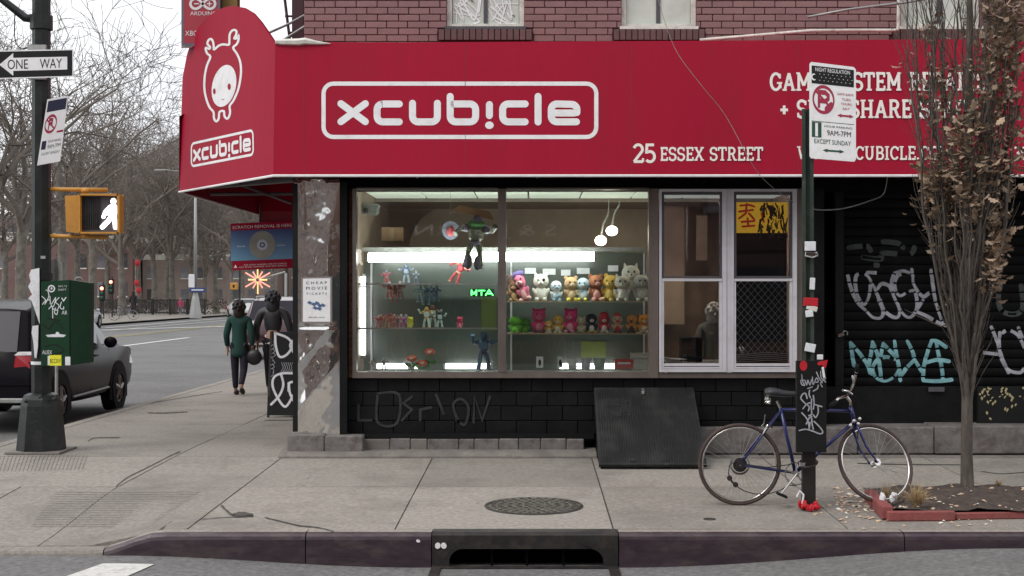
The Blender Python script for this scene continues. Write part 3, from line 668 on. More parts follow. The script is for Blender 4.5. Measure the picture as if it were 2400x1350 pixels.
# ================================================================ AWNING
YA = 13.6; A_ = P(640, 412, YA); CT = P(645, 103, 13.72); zb_ = A_.z; YB_ = (V0 - 450) and F * (zb_ - EYE) / (V0 - 450); B_ = P(420, 450, YB_)
nf = (Vector((1, 0, 0))).cross(CT - A_); nf = Vector((0, nf.y, nf.z)).normalized(); nf = nf if nf.y < 0 else -nf
nc = (B_ - A_).cross(CT - A_).normalized(); nc = nc if nc.y < 0 else -nc
aw = thing('shop_awning', 'long red shop awning with white logo wrapping the building corner', 'awning', (A_.x, YA, zb_))
TL = on_plane(645, 101, A_, nf); TR = on_plane(2400, 91, A_, nf); d = (TR - TL) / (2400 - 645); XR = 7.6
TR = TL + (TR - TL) * ((XR - TL.x) / (TR.x - TL.x)); BR = Vector((XR, YA, zb_))
m = MB(True); th = -nf * .02
nn = 24
for i in range(nn):
    a, b = i / nn, (i + 1) / nn; 
    pa, pb, pc, pd = A_.lerp(BR, a), A_.lerp(BR, b), TL.lerp(TR, b), TL.lerp(TR, a)
    m.quad(pa, pb, pc, pd)
m.quad(A_ + th, TL + th, TR + th, BR + th); m.quad(BR, BR + th, TR + th, TR)
m.build('front_panel', M['awning_red'], aw)
arch = [(428, 180), (432, 160), (438, 128), (449, 95), (464, 66), (484, 42), (508, 24), (530, 16), (549, 14), (572, 18), (594, 31), (612, 52), (630, 78), (645, 101)]
ap = [on_plane(u, v, A_, nc) for u, v in arch]; Bt = on_plane(424, 300, A_, nc)
face = [A_, B_, Bt] + ap
m = MB(True); m.add(face, [tuple(range(len(face)))]); m.add([p - nc * .02 for p in face], [tuple(range(len(face) - 1, -1, -1))]); m.build('corner_panel', M['awning_red'], aw)
# cover over the top
WC = Vector((WL, YF - .01, 4.27)); m = MB(True)
m.quad(TL, TR, Vector((XR, YF - .012, 4.24)), Vector((TL.x, YF - .012, 4.27)))
back = []
for i, p in enumerate(ap):
    q = Vector((WL - .3 - .3 * (1 - i / (len(ap) - 1)), 15.4 - 1.2 * i / (len(ap) - 1), 3.9 + (p.z - 3.9) * .55)); back.append(q)
for i in range(len(ap) - 1): m.quad(ap[i], ap[i + 1], back[i + 1], back[i])
m.build('top_cover', M['awning_red'], aw)
YE = 20.3
m = MB(True); S0 = B_; m.quad(B_, Vector((B_.x, YE, zb_)), Vector((B_.x, YE, 3.7)), Vector((B_.x, B_.y, 3.7)))
m.quad(Vector((B_.x, B_.y, 3.7)), Vector((B_.x, YE, 3.7)), Vector((WL - .03, YE, 4.5)), Vector((WL - .03, 15.4, 4.5)))
m.quad(Vector((B_.x, YE, zb_)), Vector((WL - .03, YE, zb_)), Vector((WL - .03, YE, 4.5)), Vector((B_.x, YE, 3.7))); m.build('side_panel', M['awning_red'], aw)
e0 = Vector((0, .02, -.0))
m = MB(True); m.tube([BR, A_ + Vector((0, -.002, 0)), B_, Vector((B_.x, YE, zb_))], .0135, 6); m.build('hem', M['sign_white'], aw)
m = MB(True)
for x in lin(A_.x + .15, XR - .1, 9): m.tube([(x, YA + .04, zb_ + .03), (x, YF - .1, zb_ + .03)], .014, 6)
m.tube([(A_.x, YA + .05, zb_ + .03), (XR, YA + .05, zb_ + .03)], .014, 6); m.tube([A_ + Vector((.05, .1, .03)), B_ + Vector((.12, 0, .03))], .02, 6)
m.tube([(-3.6, 15.2, zb_ + .02), (-2.5, 14.3, zb_ + .02)], .03, 6); m.tube([(-3.9, 16.5, zb_ + .03), (-2.5, 16.5, zb_ + .03)], .02, 6); m.tube([(-3.2, 14.7, zb_ + .02), (-3.2, 18, zb_ + .02)], .02, 6)
m.build('frame', M['sash_dark'], aw)
MB(True).quad((PX(2500, 14), YA + .06, zb_ + .06), (A_.x + .1, YA + .06, zb_ + .06), (A_.x + .1, YF, zb_ + .06), (PX(2500, 14), YF, zb_ + .06)).build('soffit', M['dark'], aw)
# accumulated white debris line along the awning's top corner
MB(True).tube([on_plane(u, v, A_, nf, .01) for u, v in ((646, 99), (662, 99), (700, 99), (716, 97), (745, 101), (775, 103))], [.02, .03, .035, .035, .018, .004], 6).build('flashing', M['trim_white'], aw)
mat_seam = mat('awning_seam', (.25, .008, .022), .7)
ff = plane_fn(A_, nf, .002); fc = plane_fn(A_, nc, .002)
for sx_ in (712, 1090, 1480, 1870, 2260):
    f = Flat(); f.stroke([(sx_, 104), (sx_ + 1, 408)], 1.6, cap='butt'); f.build('seam', ff, mat_seam, aw)
# logo: coordinates measured on a 2.264x enlargement
def LG(x, y): return (640 + x / 2.264, y / 2.264)
def rrect(x0, y0, x1, y1, r, n=6):
    o = []
    for cx, cy, a0 in ((x1 - r, y0 + r, -90), (x1 - r, y1 - r, 0), (x0 + r, y1 - r, 90), (x0 + r, y0 + r, 180)):
        for i in range(n + 1): a = rad(a0 + 90 * i / n); o.append((cx + r * math.cos(a), cy + r * math.sin(a)))
    return o
def arcp(cx, cy, r, a0, a1, n=5): return [(cx + r * math.cos(rad(a0 + (a1 - a0) * i / n)), cy + r * math.sin(rad(a0 + (a1 - a0) * i / n))) for i in range(n + 1)]
LS = []   # strokes of the wordmark in enlarged coordinates, stroke width 37
LS.append([(360, 550), (490, 646)]); LS.append([(490, 550), (360, 646)])
LS.append([(670, 552), (580, 552)] + arcp(582, 582, 30, -90, -180) + arcp(582, 617, 30, 180, 90) + [(670, 647)])
LS.append([(740, 548), (740, 617)] + arcp(770, 617, 30, 180, 90) + arcp(842, 617, 30, 90, 0) + [(872, 548)])
LS.append([(940, 512), (940, 617)] + arcp(970, 617, 30, 180, 90) + arcp(1045, 617, 30, 90, 0) + arcp(1045, 582, 30, 0, -90) + [(958, 552)])
LS.append([(1148, 555), (1148, 614)])
LS.append([(1338, 552), (1250, 552)] + arcp(1248, 582, 30, -90, -180) + arcp(1248, 617, 30, 180, 90) + [(1338, 647)])
LS.append([(1406, 512), (1406, 648)])
LS.append([(1482, 600), (1600, 600)]); LS.append([(1612, 598), (1612, 582)] + arcp(1584, 582, 28, 0, -90) + arcp(1506, 582, 30, -90, -180) + arcp(1506, 617, 30, 180, 90) + [(1610, 647)])
f = Flat()
f.stroke([LG(*p) for p in rrect(268, 444, 1715, 727, 52)], 22 / 2.264, closed=True); f.build('logo_border', ff, M['sign_white'], aw)
f = Flat()
for s_ in LS: f.stroke([LG(*p) for p in s_], 37 / 2.264)
f.disc(LG(1148, 665), 23 / 2.264, 20 / 2.264); f.build('logo', ff, M['sign_white'], aw)
# same wordmark on the corner panel (affine)
def corner_map(x, y):   # map enlarged logo coords -> photo pixel through quad
    a = (x - 268) / (1715 - 268); b = (y - 444) / (727 - 444)
    c = [(449, 337), (593, 305), (594, 362), (449, 390)]
    return ((1 - b) * ((1 - a) * c[0][0] + a * c[1][0]) + b * ((1 - a) * c[3][0] + a * c[2][0]), (1 - b) * ((1 - a) * c[0][1] + a * c[1][1]) + b * ((1 - a) * c[3][1] + a * c[2][1]))
def cfn(lift0):
    def g(a, b, l): u, v = corner_map(a, b); return on_plane(u, v, A_, nc, lift0 + l)
    return g
f = Flat(); f.stroke(rrect(268, 444, 1715, 727, 60), 30, closed=True); f.build('logo_border', cfn(.002), M['sign_white'], aw)
f = Flat()
ysc = lambda p: ((p[0] - 990) * 1.05 + 990, (p[1] - 590) * 1.2 + 590)
for s_ in LS: f.stroke([ysc(p) for p in s_], 44)
f.disc(ysc((1148, 672)), 26, 26); f.build('logo', cfn(.002), M['sign_white'], aw)
# horned round figure emblem
C_ = lambda pts: [(430 + x / 3.752, 60 + y / 3.75) for x, y in pts]
body = [(272, 210), (310, 178), (350, 165), (400, 168), (405, 130), (408, 80), (425, 48), (450, 38), (468, 52), (462, 85), (448, 112), (468, 112), (485, 88), (484, 130), (468, 165), (438, 195), (470, 245), (498, 310), (508, 390), (500, 480), (480, 570), (440, 660), (408, 705), (412, 760), (400, 805), (382, 818), (362, 795), (356, 752), (318, 760), (312, 815), (290, 842), (270, 815), (266, 760), (232, 720), (204, 650), (186, 560), (188, 450), (208, 350), (238, 275), (210, 245), (196, 205), (205, 195), (225, 205), (236, 190), (212, 160), (222, 128), (245, 118), (262, 145), (268, 190)]
f = Flat(); f.stroke(cat(C_(body), 3, True), 19 / 3.75, closed=True)
f.disc((430 + 358 / 3.752, 60 + 530 / 3.75), 104 / 3.75, 188 / 3.75, 28, rad(12)); f.build('emblem', fc, M['sign_white'], aw)
f = Flat(); f.disc((430 + 274 / 3.752, 60 + 578 / 3.75), 12 / 3.75, 26 / 3.75); f.disc((430 + 405 / 3.752, 60 + 537 / 3.75), 14 / 3.75, 29 / 3.75); f.stroke(C_([(338, 648), (348, 653), (362, 643)]), 1.0)
f.build('emblem_face', plane_fn(A_, nc, .004), M['awning_red'], aw)
# slab-serif lettering -----------------------------------------------------
def S(cx, cy, rx, ry, a0, a1, n=8): return [(cx + rx * math.cos(rad(a0 + (a1 - a0) * i / n)), cy + ry * math.sin(rad(a0 + (a1 - a0) * i / n))) for i in range(n + 1)]
# glyph: (advance, strokes, serifs) ; y down from 0 (cap) to 1 (base); serifs (x, y, halfwidth, 'h'|'v')
t_ = .08
GL = {
 'A': (.86, [[(.16, .93), (.43, .04)], [(.43, .04), (.70, .93)], [(.26, .66), (.6, .66)]], [(.15, .95, .14, 'h'), (.71, .95, .14, 'h')]),
 'B': (.76, [[(.2, .05), (.2, .95)], [(.1, .06), (.4, .06)] + S(.42, .27, .2, .21, -90, 90) + [(.2, .48)], [(.2, .5), (.42, .5)] + S(.44, .72, .22, .22, -90, 90) + [(.1, .94)]], []),
 'C': (.76, [S(.42, .5, .3, .44, -38, -322, 16)], [(.68, .2, .13, 'v')]),
 'E': (.70, [[(.2, .05), (.2, .95)], [(.08, .06), (.6, .06)], [(.2, .5), (.5, .5)], [(.08, .94), (.62, .94)]], [(.6, .14, .13, 'v'), (.5, .5, .1, 'v'), (.62, .86, .13, 'v')]),
 'G': (.84, [S(.42, .5, .31, .44, -38, -330, 16), [(.7, .55), (.7, .86)]], [(.68, .2, .13, 'v'), (.66, .57, .17, 'h')]),
 'H': (.9, [[(.2, .05), (.2, .95)], [(.7, .05), (.7, .95)], [(.2, .5), (.7, .5)]], [(.2, .05, .16, 'h'), (.2, .95, .16, 'h'), (.7, .05, .16, 'h'), (.7, .95, .16, 'h')]),
 'I': (.42, [[(.21, .05), (.21, .95)]], [(.21, .05, .17, 'h'), (.21, .95, .17, 'h')]),
 'K': (.86, [[(.2, .05), (.2, .95)], [(.64, .06), (.22, .58)], [(.36, .42), (.68, .94)]], [(.2, .05, .16, 'h'), (.2, .95, .16, 'h'), (.66, .05, .14, 'h'), (.7, .95, .14, 'h')]),
 'L': (.66, [[(.2, .05), (.2, .95)], [(.08, .94), (.58, .94)]], [(.2, .05, .16, 'h'), (.58, .84, .15, 'v')]),
 'M': (1.04, [[(.2, .05), (.2, .95)], [(.84, .05), (.84, .95)], [(.2, .06), (.52, .72)], [(.84, .06), (.52, .72)]], [(.16, .05, .12, 'h'), (.2, .95, .16, 'h'), (.88, .05, .12, 'h'), (.84, .95, .16, 'h')]),
 'O': (.84, [S(.42, .5, .31, .44, 0, 360, 20)], []),
 'P': (.74, [[(.2, .05), (.2, .95)], [(.1, .06), (.42, .06)] + S(.42, .3, .22, .24, -90, 90) + [(.2, .54)]], [(.2, .95, .16, 'h')]),
 'R': (.82, [[(.2, .05), (.2, .95)], [(.1, .06), (.42, .06)] + S(.42, .28, .21, .22, -90, 90) + [(.2, .5)], [(.44, .5), (.64, .93)]], [(.2, .95, .16, 'h'), (.7, .95, .12, 'h')]),
 'S': (.70, [S(.35, .28, .24, .23, -35, -250, 10) + S(.35, .73, .26, .23, -70, 145, 10)], [(.58, .17, .12, 'v'), (.12, .83, .12, 'v')]),
 'T': (.74, [[(.37, .05), (.37, .95)], [(.06, .06), (.68, .06)]], [(.06, .15, .13, 'v'), (.68, .15, .13, 'v'), (.37, .95, .17, 'h')]),
 'U': (.86, [[(.2, .05), (.2, .62)] + S(.43, .64, .23, .3, 180, 0, 10) + [(.66, .05)]], [(.2, .05, .16, 'h'), (.66, .05, .14, 'h')]),
 'W': (1.16, [[(.14, .05), (.36, .93)], [(.36, .93), (.58, .15)], [(.58, .15), (.8, .93)], [(.8, .93), (1.02, .05)]], [(.14, .05, .14, 'h'), (1.02, .05, .14, 'h')]),
 'X': (.84, [[(.16, .06), (.68, .94)], [(.68, .06), (.16, .94)]], [(.16, .05, .14, 'h'), (.68, .05, .14, 'h'), (.16, .95, .14, 'h'), (.68, .95, .14, 'h')]),
 'Y': (.8, [[(.14, .06), (.4, .52), (.66, .06)], [(.4, .5), (.4, .95)]], [(.14, .05, .13, 'h'), (.66, .05, .13, 'h'), (.4, .95, .16, 'h')]),
 '2': (.66, [S(.33, .29, .24, .24, -165, 25, 10) + [(.1, .93)], [(.08, .93), (.6, .93)]], [(.6, .85, .1, 'v')]),
 '5': (.66, [[(.56, .06), (.16, .06), (.14, .44)] + S(.33, .67, .26, .27, -120, 140, 12)], []),
 '3': (.66, [S(.32, .27, .22, .22, -150, 90, 9), S(.32, .72, .25, .23, -90, 150, 9)], []),
 '9': (.66, [S(.33, .33, .24, .27, 0, 360, 14), [(.57, .35), (.55, .65), (.4, .92), (.16, .93)]], []),
 '.': (.3, [[(.13, .9), (.17, .9)]], []), '+': (.66, [[(.08, .55), (.56, .55)], [(.32, .31), (.32, .79)]], []), ' ': (.42, [], [])}
def slab_text(name, txt, u0, v0, u1, v1, mt, fn, parent, wt=.16, u2v=0):
    tot = sum(GL[c][0] for c in txt); h = v1 - v0; k = (u1 - u0) / tot; x = 0; f = Flat(); asp = k / h
    for c in txt:
        adv, st, se = GL[c]
        for s_ in st: f.stroke([(u0 + (x + px_) * k, v0 + py_ * h) for px_, py_ in s_], wt * (h + k) * .5, cap='butt' if c != '.' else 'round')
        for sx, sy, hw, o in se:
            cx, cy = u0 + (x + sx) * k, v0 + sy * h
            if o == 'h': f.rect(cx - hw * k, cy - .05 * h, cx + hw * k, cy + .05 * h)
            else: f.rect(cx - .04 * k - .02 * h, cy - hw * h, cx + .04 * k + .02 * h, cy + hw * h)
        x += adv
    return f.build(name, fn, M[mt], parent)
slab_text('lettering', 'GAME SYSTEM REPAIRS', 1803, 170, 2312, 213, 'letter_white', ff, aw)
slab_text('lettering', '+ SKILLSHARE SPACE', 1826, 234, 2292, 277, 'letter_white', ff, aw)
slab_text('lettering', '25', 1482, 337, 1537, 382, 'letter_white', ff, aw, .15); slab_text('lettering', 'ESSEX STREET', 1546, 345, 1788, 377, 'letter_white', ff, aw, .15)
slab_text('lettering', 'WWW.XCUBICLE.COM', 1868, 343, 2232, 375, 'letter_white', ff, aw, .15); slab_text('lettering', '39', 2374, 343, 2412, 375, 'letter_white', ff, aw, .15)
# ================================================================ ROLLING SHUTTER
YS = 14.60; SX0, SX1 = PX(1975, YS), 6.6
sh = thing('rolling_shutter', 'black rolling steel shutter sprayed with graffiti tags behind the street tree', 'roller shutter', (SX0, YS, .66))
SZ0 = PZ(906, YS); SH = .1005; NS = 22
def bulge(t): return .016 * math.sin(math.pi * max(0, min(1, t))) ** .6
prof = [(0, .008)] + [(t, -bulge(t)) for t in (.04, .15, .35, .6, .82, .95)] + [(1, .008)]
m = MB()
for i in range(len(prof) - 1):
    (a, ya), (b, yb) = prof[i], prof[i + 1]; m.quad((0, ya, a * SH), (SX1 - SX0, ya, a * SH), (SX1 - SX0, yb, b * SH), (0, yb, b * SH))
s0 = m.build('slat', M['shutter'], sh, auto=50); s0.location = (0, 0, SZ0 - .66)
for i in range(1, NS): inst(s0, (0, R.uniform(-.0015, .0015), SZ0 - .66 + i * SH), sh)
MB(True).span(SX0, SX1, YS - .03, YS + .02, SZ0 - .05, SZ0 - .002).build('bottom_bar', M['black_paint'], sh)
MB(True).span(SX0 - .09, SX0 - .002, YS - .06, YS + .06, .28, 2.85).build('guide_rail', M['black_board'], sh)
class GFlat(Flat):
    def build(s, name, mt, parent):
        m = MB(True)
        for L, ps in s.p:
            c = sum((p.y for p in ps)) / len(ps); t = ((PZ(c, YS) - SZ0) / SH) % 1
            if t < .09 or t > .955: continue
            out = []
            for p in ps:
                z = PZ(p.y, YS - .014); t = ((z - SZ0) / SH) % 1; out.append((PX(p.x, YS - .014), YS - bulge(t) - .003 - L * .0002, z))
            m.add(out, [tuple(range(len(out)))])
        return m.build(name, mt, parent)
def dense(pts, curve=True, st=3.0):
    if curve and len(pts) > 2: pts = cat(pts, 8)
    o = [pts[0]]
    for a, b in zip(pts, pts[1:]):
        n = max(1, int(math.dist(a, b) / st))
        for i in range(1, n + 1): o.append((a[0] + (b[0] - a[0]) * i / n, a[1] + (b[1] - a[1]) * i / n))
    return o
g1 = lambda pts: [(1930 + x / 3, 560 + y / 3) for x, y in pts]
tags = [[(170, 250), (185, 320), (215, 400), (250, 460), (300, 505), (345, 550), (400, 555), (420, 510), (395, 440), (370, 370), (345, 320), (310, 260), (270, 245), (230, 260), (225, 330), (240, 400), (280, 460), (305, 440), (325, 380), (330, 320)],
 [(310, 235), (400, 240), (500, 240), (560, 225), (620, 250), (630, 300), (650, 350), (700, 405), (745, 380), (790, 375)], [(620, 215), (628, 260)],
 [(400, 430), (425, 500), (480, 545), (520, 550), (535, 510), (515, 450), (490, 390), (480, 300), (500, 240)], [(380, 350), (410, 315), (460, 330), (480, 370)],
 [(560, 245), (520, 260), (500, 310), (510, 370), (540, 400), (590, 375), (635, 365), (655, 420), (655, 490), (620, 545), (580, 545), (540, 500), (520, 450)],
 [(700, 430), (660, 490)], [(755, 220), (765, 290), (775, 370), (790, 450), (815, 530), (835, 585)], [(650, 510), (720, 540), (800, 585), (860, 610)]]
f = GFlat()
for q in tags: f.stroke(dense(g1(q)), [7.5 + 1.3 * math.sin(i * .13) for i in range(len(dense(g1(q))))])
f.build('grey_graffiti', M['spray_grey'], sh)
teal = [[(190, 730), (200, 800), (215, 890)], [(195, 735), (250, 800), (300, 870), (340, 950)], [(345, 725), (335, 800), (320, 880), (325, 940)], [(345, 725), (375, 800), (395, 890), (405, 985)], [(420, 735), (400, 830)], [(420, 735), (470, 790), (510, 830)],
 [(500, 720), (510, 800), (530, 900), (540, 995)], [(500, 845), (440, 830), (380, 850), (345, 910), (370, 975), (430, 1000), (490, 975), (525, 930)], [(590, 720), (625, 790), (640, 850)], [(640, 850), (590, 900), (545, 960)], [(640, 850), (690, 930)],
 [(760, 715), (730, 800), (705, 900), (700, 990)], [(760, 715), (800, 720), (860, 760)], [(790, 720), (810, 820), (830, 900), (840, 990)], [(720, 870), (800, 850), (880, 860)], [(700, 995), (800, 1000), (900, 990)]]
f = GFlat()
for q in teal:
    d_ = dense(g1(q)); f.stroke(d_, [7.8 + 1.6 * math.sin(i * .11) for i in range(len(d_))])
f.build('teal_graffiti', M['spray_teal'], sh)
wht = [[(1180, 620), (1220, 720), (1250, 820), (1300, 940)], [(1370, 625), (1400, 700)], [(1260, 660), (1300, 640), (1370, 680), (1410, 760)], [(1240, 660), (1235, 740), (1250, 840), (1300, 920), (1380, 940), (1420, 900)], [(1130, 800), (1220, 810)]]
f = GFlat()
for q in wht: f.stroke(dense(g1(q)), 8)
f.build('grey_graffiti', M['spray_grey'], sh)
fa = [[(1250, 300), (1230, 400), (1250, 500), (1340, 530), (1400, 480), (1390, 330)], [(180, 60), (300, 50), (330, 80)], [(280, 130), (400, 140), (420, 100), (600, 110), (640, 60)], [(280, 175), (380, 185)], [(420, 20), (520, 30), (560, 60)]]
f = GFlat()
for q in fa: f.stroke(dense(g1(q)), 12)
f.build('faint_graffiti', M['spray_faint'], sh)
# padlock on a hasp
pl = thing('padlock', 'brass padlock hanging on the left edge of the graffitied shutter', 'padlock', P(1970, 785, 14.5))
MB().bbox((0, 0, 0), (.07, .03, .045), .006, rot=(0, -.3, 0)).build('lock_body', M['chrome'], pl)
MB().tube([(.02, 0, .02), (.045, 0, .045), (.075, 0, .03), (.07, 0, .0)], .006, 6).build('shackle', M['galv'], pl)
# small white plate & gold foliage painted panel low right
MB(True).bbox(P(2195, 913, 14.39), (.17, .01, .05), .004).build('letter_slot', M['sash_dark'], bd)
px_box('black_board', 'gate_panel', 2292, 2500, 906, 999, 14.3, 14.36)
gm = mat('gold_paint', (.42, .36, .2), .6, var=.3, scale=30, dirt=(.14, .11, .06), dscale=30, damt=.8)
f = Flat()
for i in range(46):
    u = 2296 + R.random() * 120; v = 905 + abs(R.gauss(0, .45)) * 62
    if v > 985: continue
    a = R.uniform(-.5, .5); L = R.uniform(4, 11); f.poly([(u, v), (u + 3 + a * 4, v + L * .4), (u + a * 8, v + L), (u - 3 + a * 3, v + L * .5)])
f.build('gold_stencil', lambda a, b, l: P(a, b, 14.296 - l), gm, bd)
# ================================================================ CELLAR HATCH
hx0, hx1 = .625, 1.655; hy0, hy1 = 13.03, 14.13; hz0, hz1 = zs(0, hy0) + .02, .655
ht = thing('cellar_hatch', 'sloping black steel cellar door leaning against the wall beneath the white windows', 'cellar door', (hx0, hy0, hz0))
m = MB(True)
m.prism([(hx0 + .02, hy0 + .02, hz0 - .03), (hx0 + .02, hy1, hz0 - .02), (hx0 + .02, hy1, hz1 - .03)], (.02, 0, 0)); m.prism([(hx1 - .04, hy0 + .02, hz0 - .03), (hx1 - .04, hy1, hz0 - .02), (hx1 - .04, hy1, hz1 - .03)], (.02, 0, 0))
m.build('side_cheek', M['black_paint'], ht)
dv = Vector((0, hy1 - hy0, hz1 - hz0)); nh = Vector((0, -dv.z, dv.y)).normalized(); L = dv.length; du = dv.normalized()
mh2 = mat('hatch_plate', (.016, .0165, .0165), .55, .0, spec=.3, var=.25, scale=6, dirt=(.06, .06, .058), dscale=3, damt=.5); 
def hp(x, s_, l=0): return Vector((x, hy0, hz0)) + du * s_ + nh * l
m = MB(True); m.add([hp(hx0, 0), hp(hx1, 0), hp(hx1, L), hp(hx0, L), hp(hx0, 0, .03), hp(hx1, 0, .03), hp(hx1, L, .03), hp(hx0, L, .03)], [(0, 3, 2, 1), (4, 5, 6, 7), (0, 1, 5, 4), (1, 2, 6, 5), (2, 3, 7, 6), (3, 0, 4, 7)])
m.build('door_leaf', mh2, ht)
m = MB(True)
for i in range(40):
    x = hx0 + .03 + i * .0248; m.add([hp(x, .04, .0305), hp(x + .009, .04, .0305), hp(x + .009, L - .03, .0305), hp(x, L - .03, .0305), hp(x + .0045, .04, .036), hp(x + .0045, L - .03, .036)], [(0, 4, 5, 3), (4, 1, 2, 5), (0, 1, 4), (3, 5, 2)])
m.build('tread_rib', mh2, ht)['kind'] = 'stuff'
m = MB(True); c = hp(PX(1507, 14), L - .12, .05); m.bbox(c, (.03, .02, .035), .004); m.build('lock', M['galv'], ht)
MB(True).tube([c + Vector((-.01, 0, .015)), c + Vector((-.008, 0, .04)), c + Vector((.008, 0, .04)), c + Vector((.01, 0, .015))], .004, 6).build('shackle', M['galv'], ht)
f = Flat()
for _ in range(14):
    q = [(R.uniform(1420, 1485), R.uniform(935, 985)) for _ in range(3)]; f.stroke(q, 1.0, curve=True)
f.build('scratch', plane_fn(hp(hx0, 0, .036), nh, .002), M['faded_paint'], ht)
f = Flat(); f.disc((1484, 1078), 6, 3.5); f.disc((1530, 1085), 2, 4); f.disc((1562, 1088), 5, 3); f.build('gum_spot', plane_fn(hp(hx0, 0, .036), nh, .003), M['faded_paint'], ht)
# ================================================================ SIGN POST ON THE KERB
pb = Vector((PX(1896, 10.83), 10.83, zs(0, 10.83)))
sp = thing('parking_sign_post', 'green steel sign post with stickers and red cloth at its foot', 'sign post', pb)
pt = Vector((PX(1893, 10.83) - pb.x, 0, PZ(255, 10.83) - pb.z)); m = MB(); w2 = .046
for (xa, xb, ya, yb) in ((-.046, -.018, 0, .006), (.018, .046, 0, .006), (-.02, .02, .028, .034)):
    m.add([(xa, ya, 0), (xb, ya, 0), (xb, yb, 0), (xa, yb, 0), (pt.x + xa, ya, pt.z), (pt.x + xb, ya, pt.z), (pt.x + xb, yb, pt.z), (pt.x + xa, yb, pt.z)], [(0, 3, 2, 1), (4, 5, 6, 7), (0, 1, 5, 4), (1, 2, 6, 5), (2, 3, 7, 6), (3, 0, 4, 7)])
for sg in (-1, 1): m.add([(sg * .018, .003, 0), (sg * .02, .03, 0), (pt.x + sg * .02, .03, pt.z), (pt.x + sg * .018, .003, pt.z)], [(0, 1, 2, 3)])
m.build('channel_post', M['post_green'], sp)
bxm = mat('post_lower', (.02, .016, .014), .55, .2, var=.2)
MB().span(-.052, .052, -.01, .045, 0, .52).build('lower_sleeve', bxm, sp)
for u, v, w_, h_, mt, a in ((1899, 577, 26, 22, 'paper', 0), (1902, 596, 30, 9, 'chrome', .1), (1904, 665, 12, 28, 'paper', .05), (1900, 708, 34, 20, 'red', .05), (1897, 735, 18, 16, 'paper', -.1), (1903, 722, 26, 12, 'trim_white', .3), (1899, 815, 24, 20, 'paper', .2), (1922, 837, 14, 12, 'paper', 0)):
    c = P(u, v, 10.815); MB(True).bbox(c, (w_ / F * 10.8, .012, h_ / F * 10.8), .003, rot=(0, a, 0)).build('sticker', M[mt], sp)
# chain & clamp around the post
MB(True).tube([P(u, v, 10.8) for u, v in ((1886, 600), (1905, 604), (1918, 598), (1914, 590))], .006, 6).build('band', M['chrome'], sp)
# regulation sign, turned slightly
sg = thing('parking_sign', 'white street parking sign with night regulation panel on top of the green post', 'parking sign', P(1950, 262, 10.77))
oS = P(1898, 262, 10.80); aS = math.atan2(.36, 1); s1 = P(2005, 262, 10.80); nS = Vector((-.16, -1, 0)).normalized()
# slanted plane: nearer edge on the left so its height reads larger
cs = [(1898, 147), (2005, 160), (2005, 379), (1898, 371)]
nS = Vector((-.36, -1, 0)).normalized()
m = MB(True); pp_ = [on_plane(u, v, oS, nS) for u, v in [(1901, 145), (2001, 157), (2006, 163), (2006, 374), (2002, 379), (1901, 371), (1897, 366), (1897, 150)]]
m.prism(pp_, -nS * .004); m.build('sign_plate', M['sign_white'], sg)
qs = quad_fn([(1898, 146), (2005, 158), (2005, 379), (1898, 371)], oS, nS, .0015)
def panel(name, x0, y0, x1, y1, mt, lift=0.0, par=sg, fn=None):
    fn = fn or qs; MB(True).quad(fn(x0, y0, lift), fn(x1, y0, lift), fn(x1, y1, lift), fn(x0, y1, lift)).build(name, M[mt], par)
panel('night_band', .04, .03, .965, .215, 'ink'); text_on('lettering', 'NIGHT REGULATION', qs, .12, .045, .88, .085, M['sign_white'], sg, .0015)
f = Flat(); f.stroke([(.1 + .055 * math.cos(t), .148 + .03 * math.sin(t)) for t in lin(.9, 5.2, 10)], [.002, .01, .016, .02, .024, .024, .02, .016, .01, .002][:10])
for i in range(24): f.disc((.22 + (i % 8) * .095 + (.04 if (i // 8) % 2 else 0), .11 + (i // 8) * .034), .01, .004, 6)
f.build('moon_and_stars', lambda a, b, l: qs(a, b, .0015 + l), M['sign_white'], sg)
f = Flat(); f.stroke([(.3 + .225 * math.cos(t), .375 + .135 * math.sin(t)) for t in lin(0, 6.283, 33)[:-1]], .035, closed=True)
f.stroke([(.2, .465), (.2, .3), (.34, .3), (.41, .33), (.41, .36), (.34, .39), (.2, .39)], .05, cap='butt'); f.stroke([(.13, .29), (.47, .46)], .03, cap='butt'); f.stroke([(.36, .475), (.47, .425)], .07)
f.stroke([(.66, .525), (.9, .525)], .02, cap='butt'); f.poly([(.6, .525), (.69, .505), (.69, .545)]); f.poly([(.96, .525), (.87, .505), (.87, .545)]); f.build('no_parking_symbol', qs, M['ink_red'], sg)
for tx, x0, y0, x1, y1, mt in (('3AM-6AM', .6, .285, .95, .312, 'ink_red'), ('TUES', .7, .34, .9, .365, 'ink_red'), ('THURS', .68, .387, .92, .412, 'ink_red'), ('SAT', .72, .437, .88, .462, 'ink_red'), ('HOUR PARKING', .32, .64, .93, .662, 'ink_green'), ('9AM-7PM', .38, .69, .9, .745, 'ink'), ('EXCEPT SUNDAY', .1, .79, .9, .838, 'ink_green')):
    text_on('lettering', tx, qs, x0, y0, x1, y1, M[mt], sg, .001)
panel('green_band', .045, .615, .255, .775, 'ink_green'); text_on('lettering', '1', qs, .12, .625, .18, .765, M['sign_white'], sg, .0015)
f = Flat(); f.rect(.04, .605, .965, .611); f.stroke([(.36, .905), (.68, .905)], .02, cap='butt'); f.poly([(.28, .905), (.39, .885), (.39, .925)]); f.poly([(.76, .905), (.65, .885), (.65, .925)]); f.build('arrow', qs, M['ink_green'], sg)
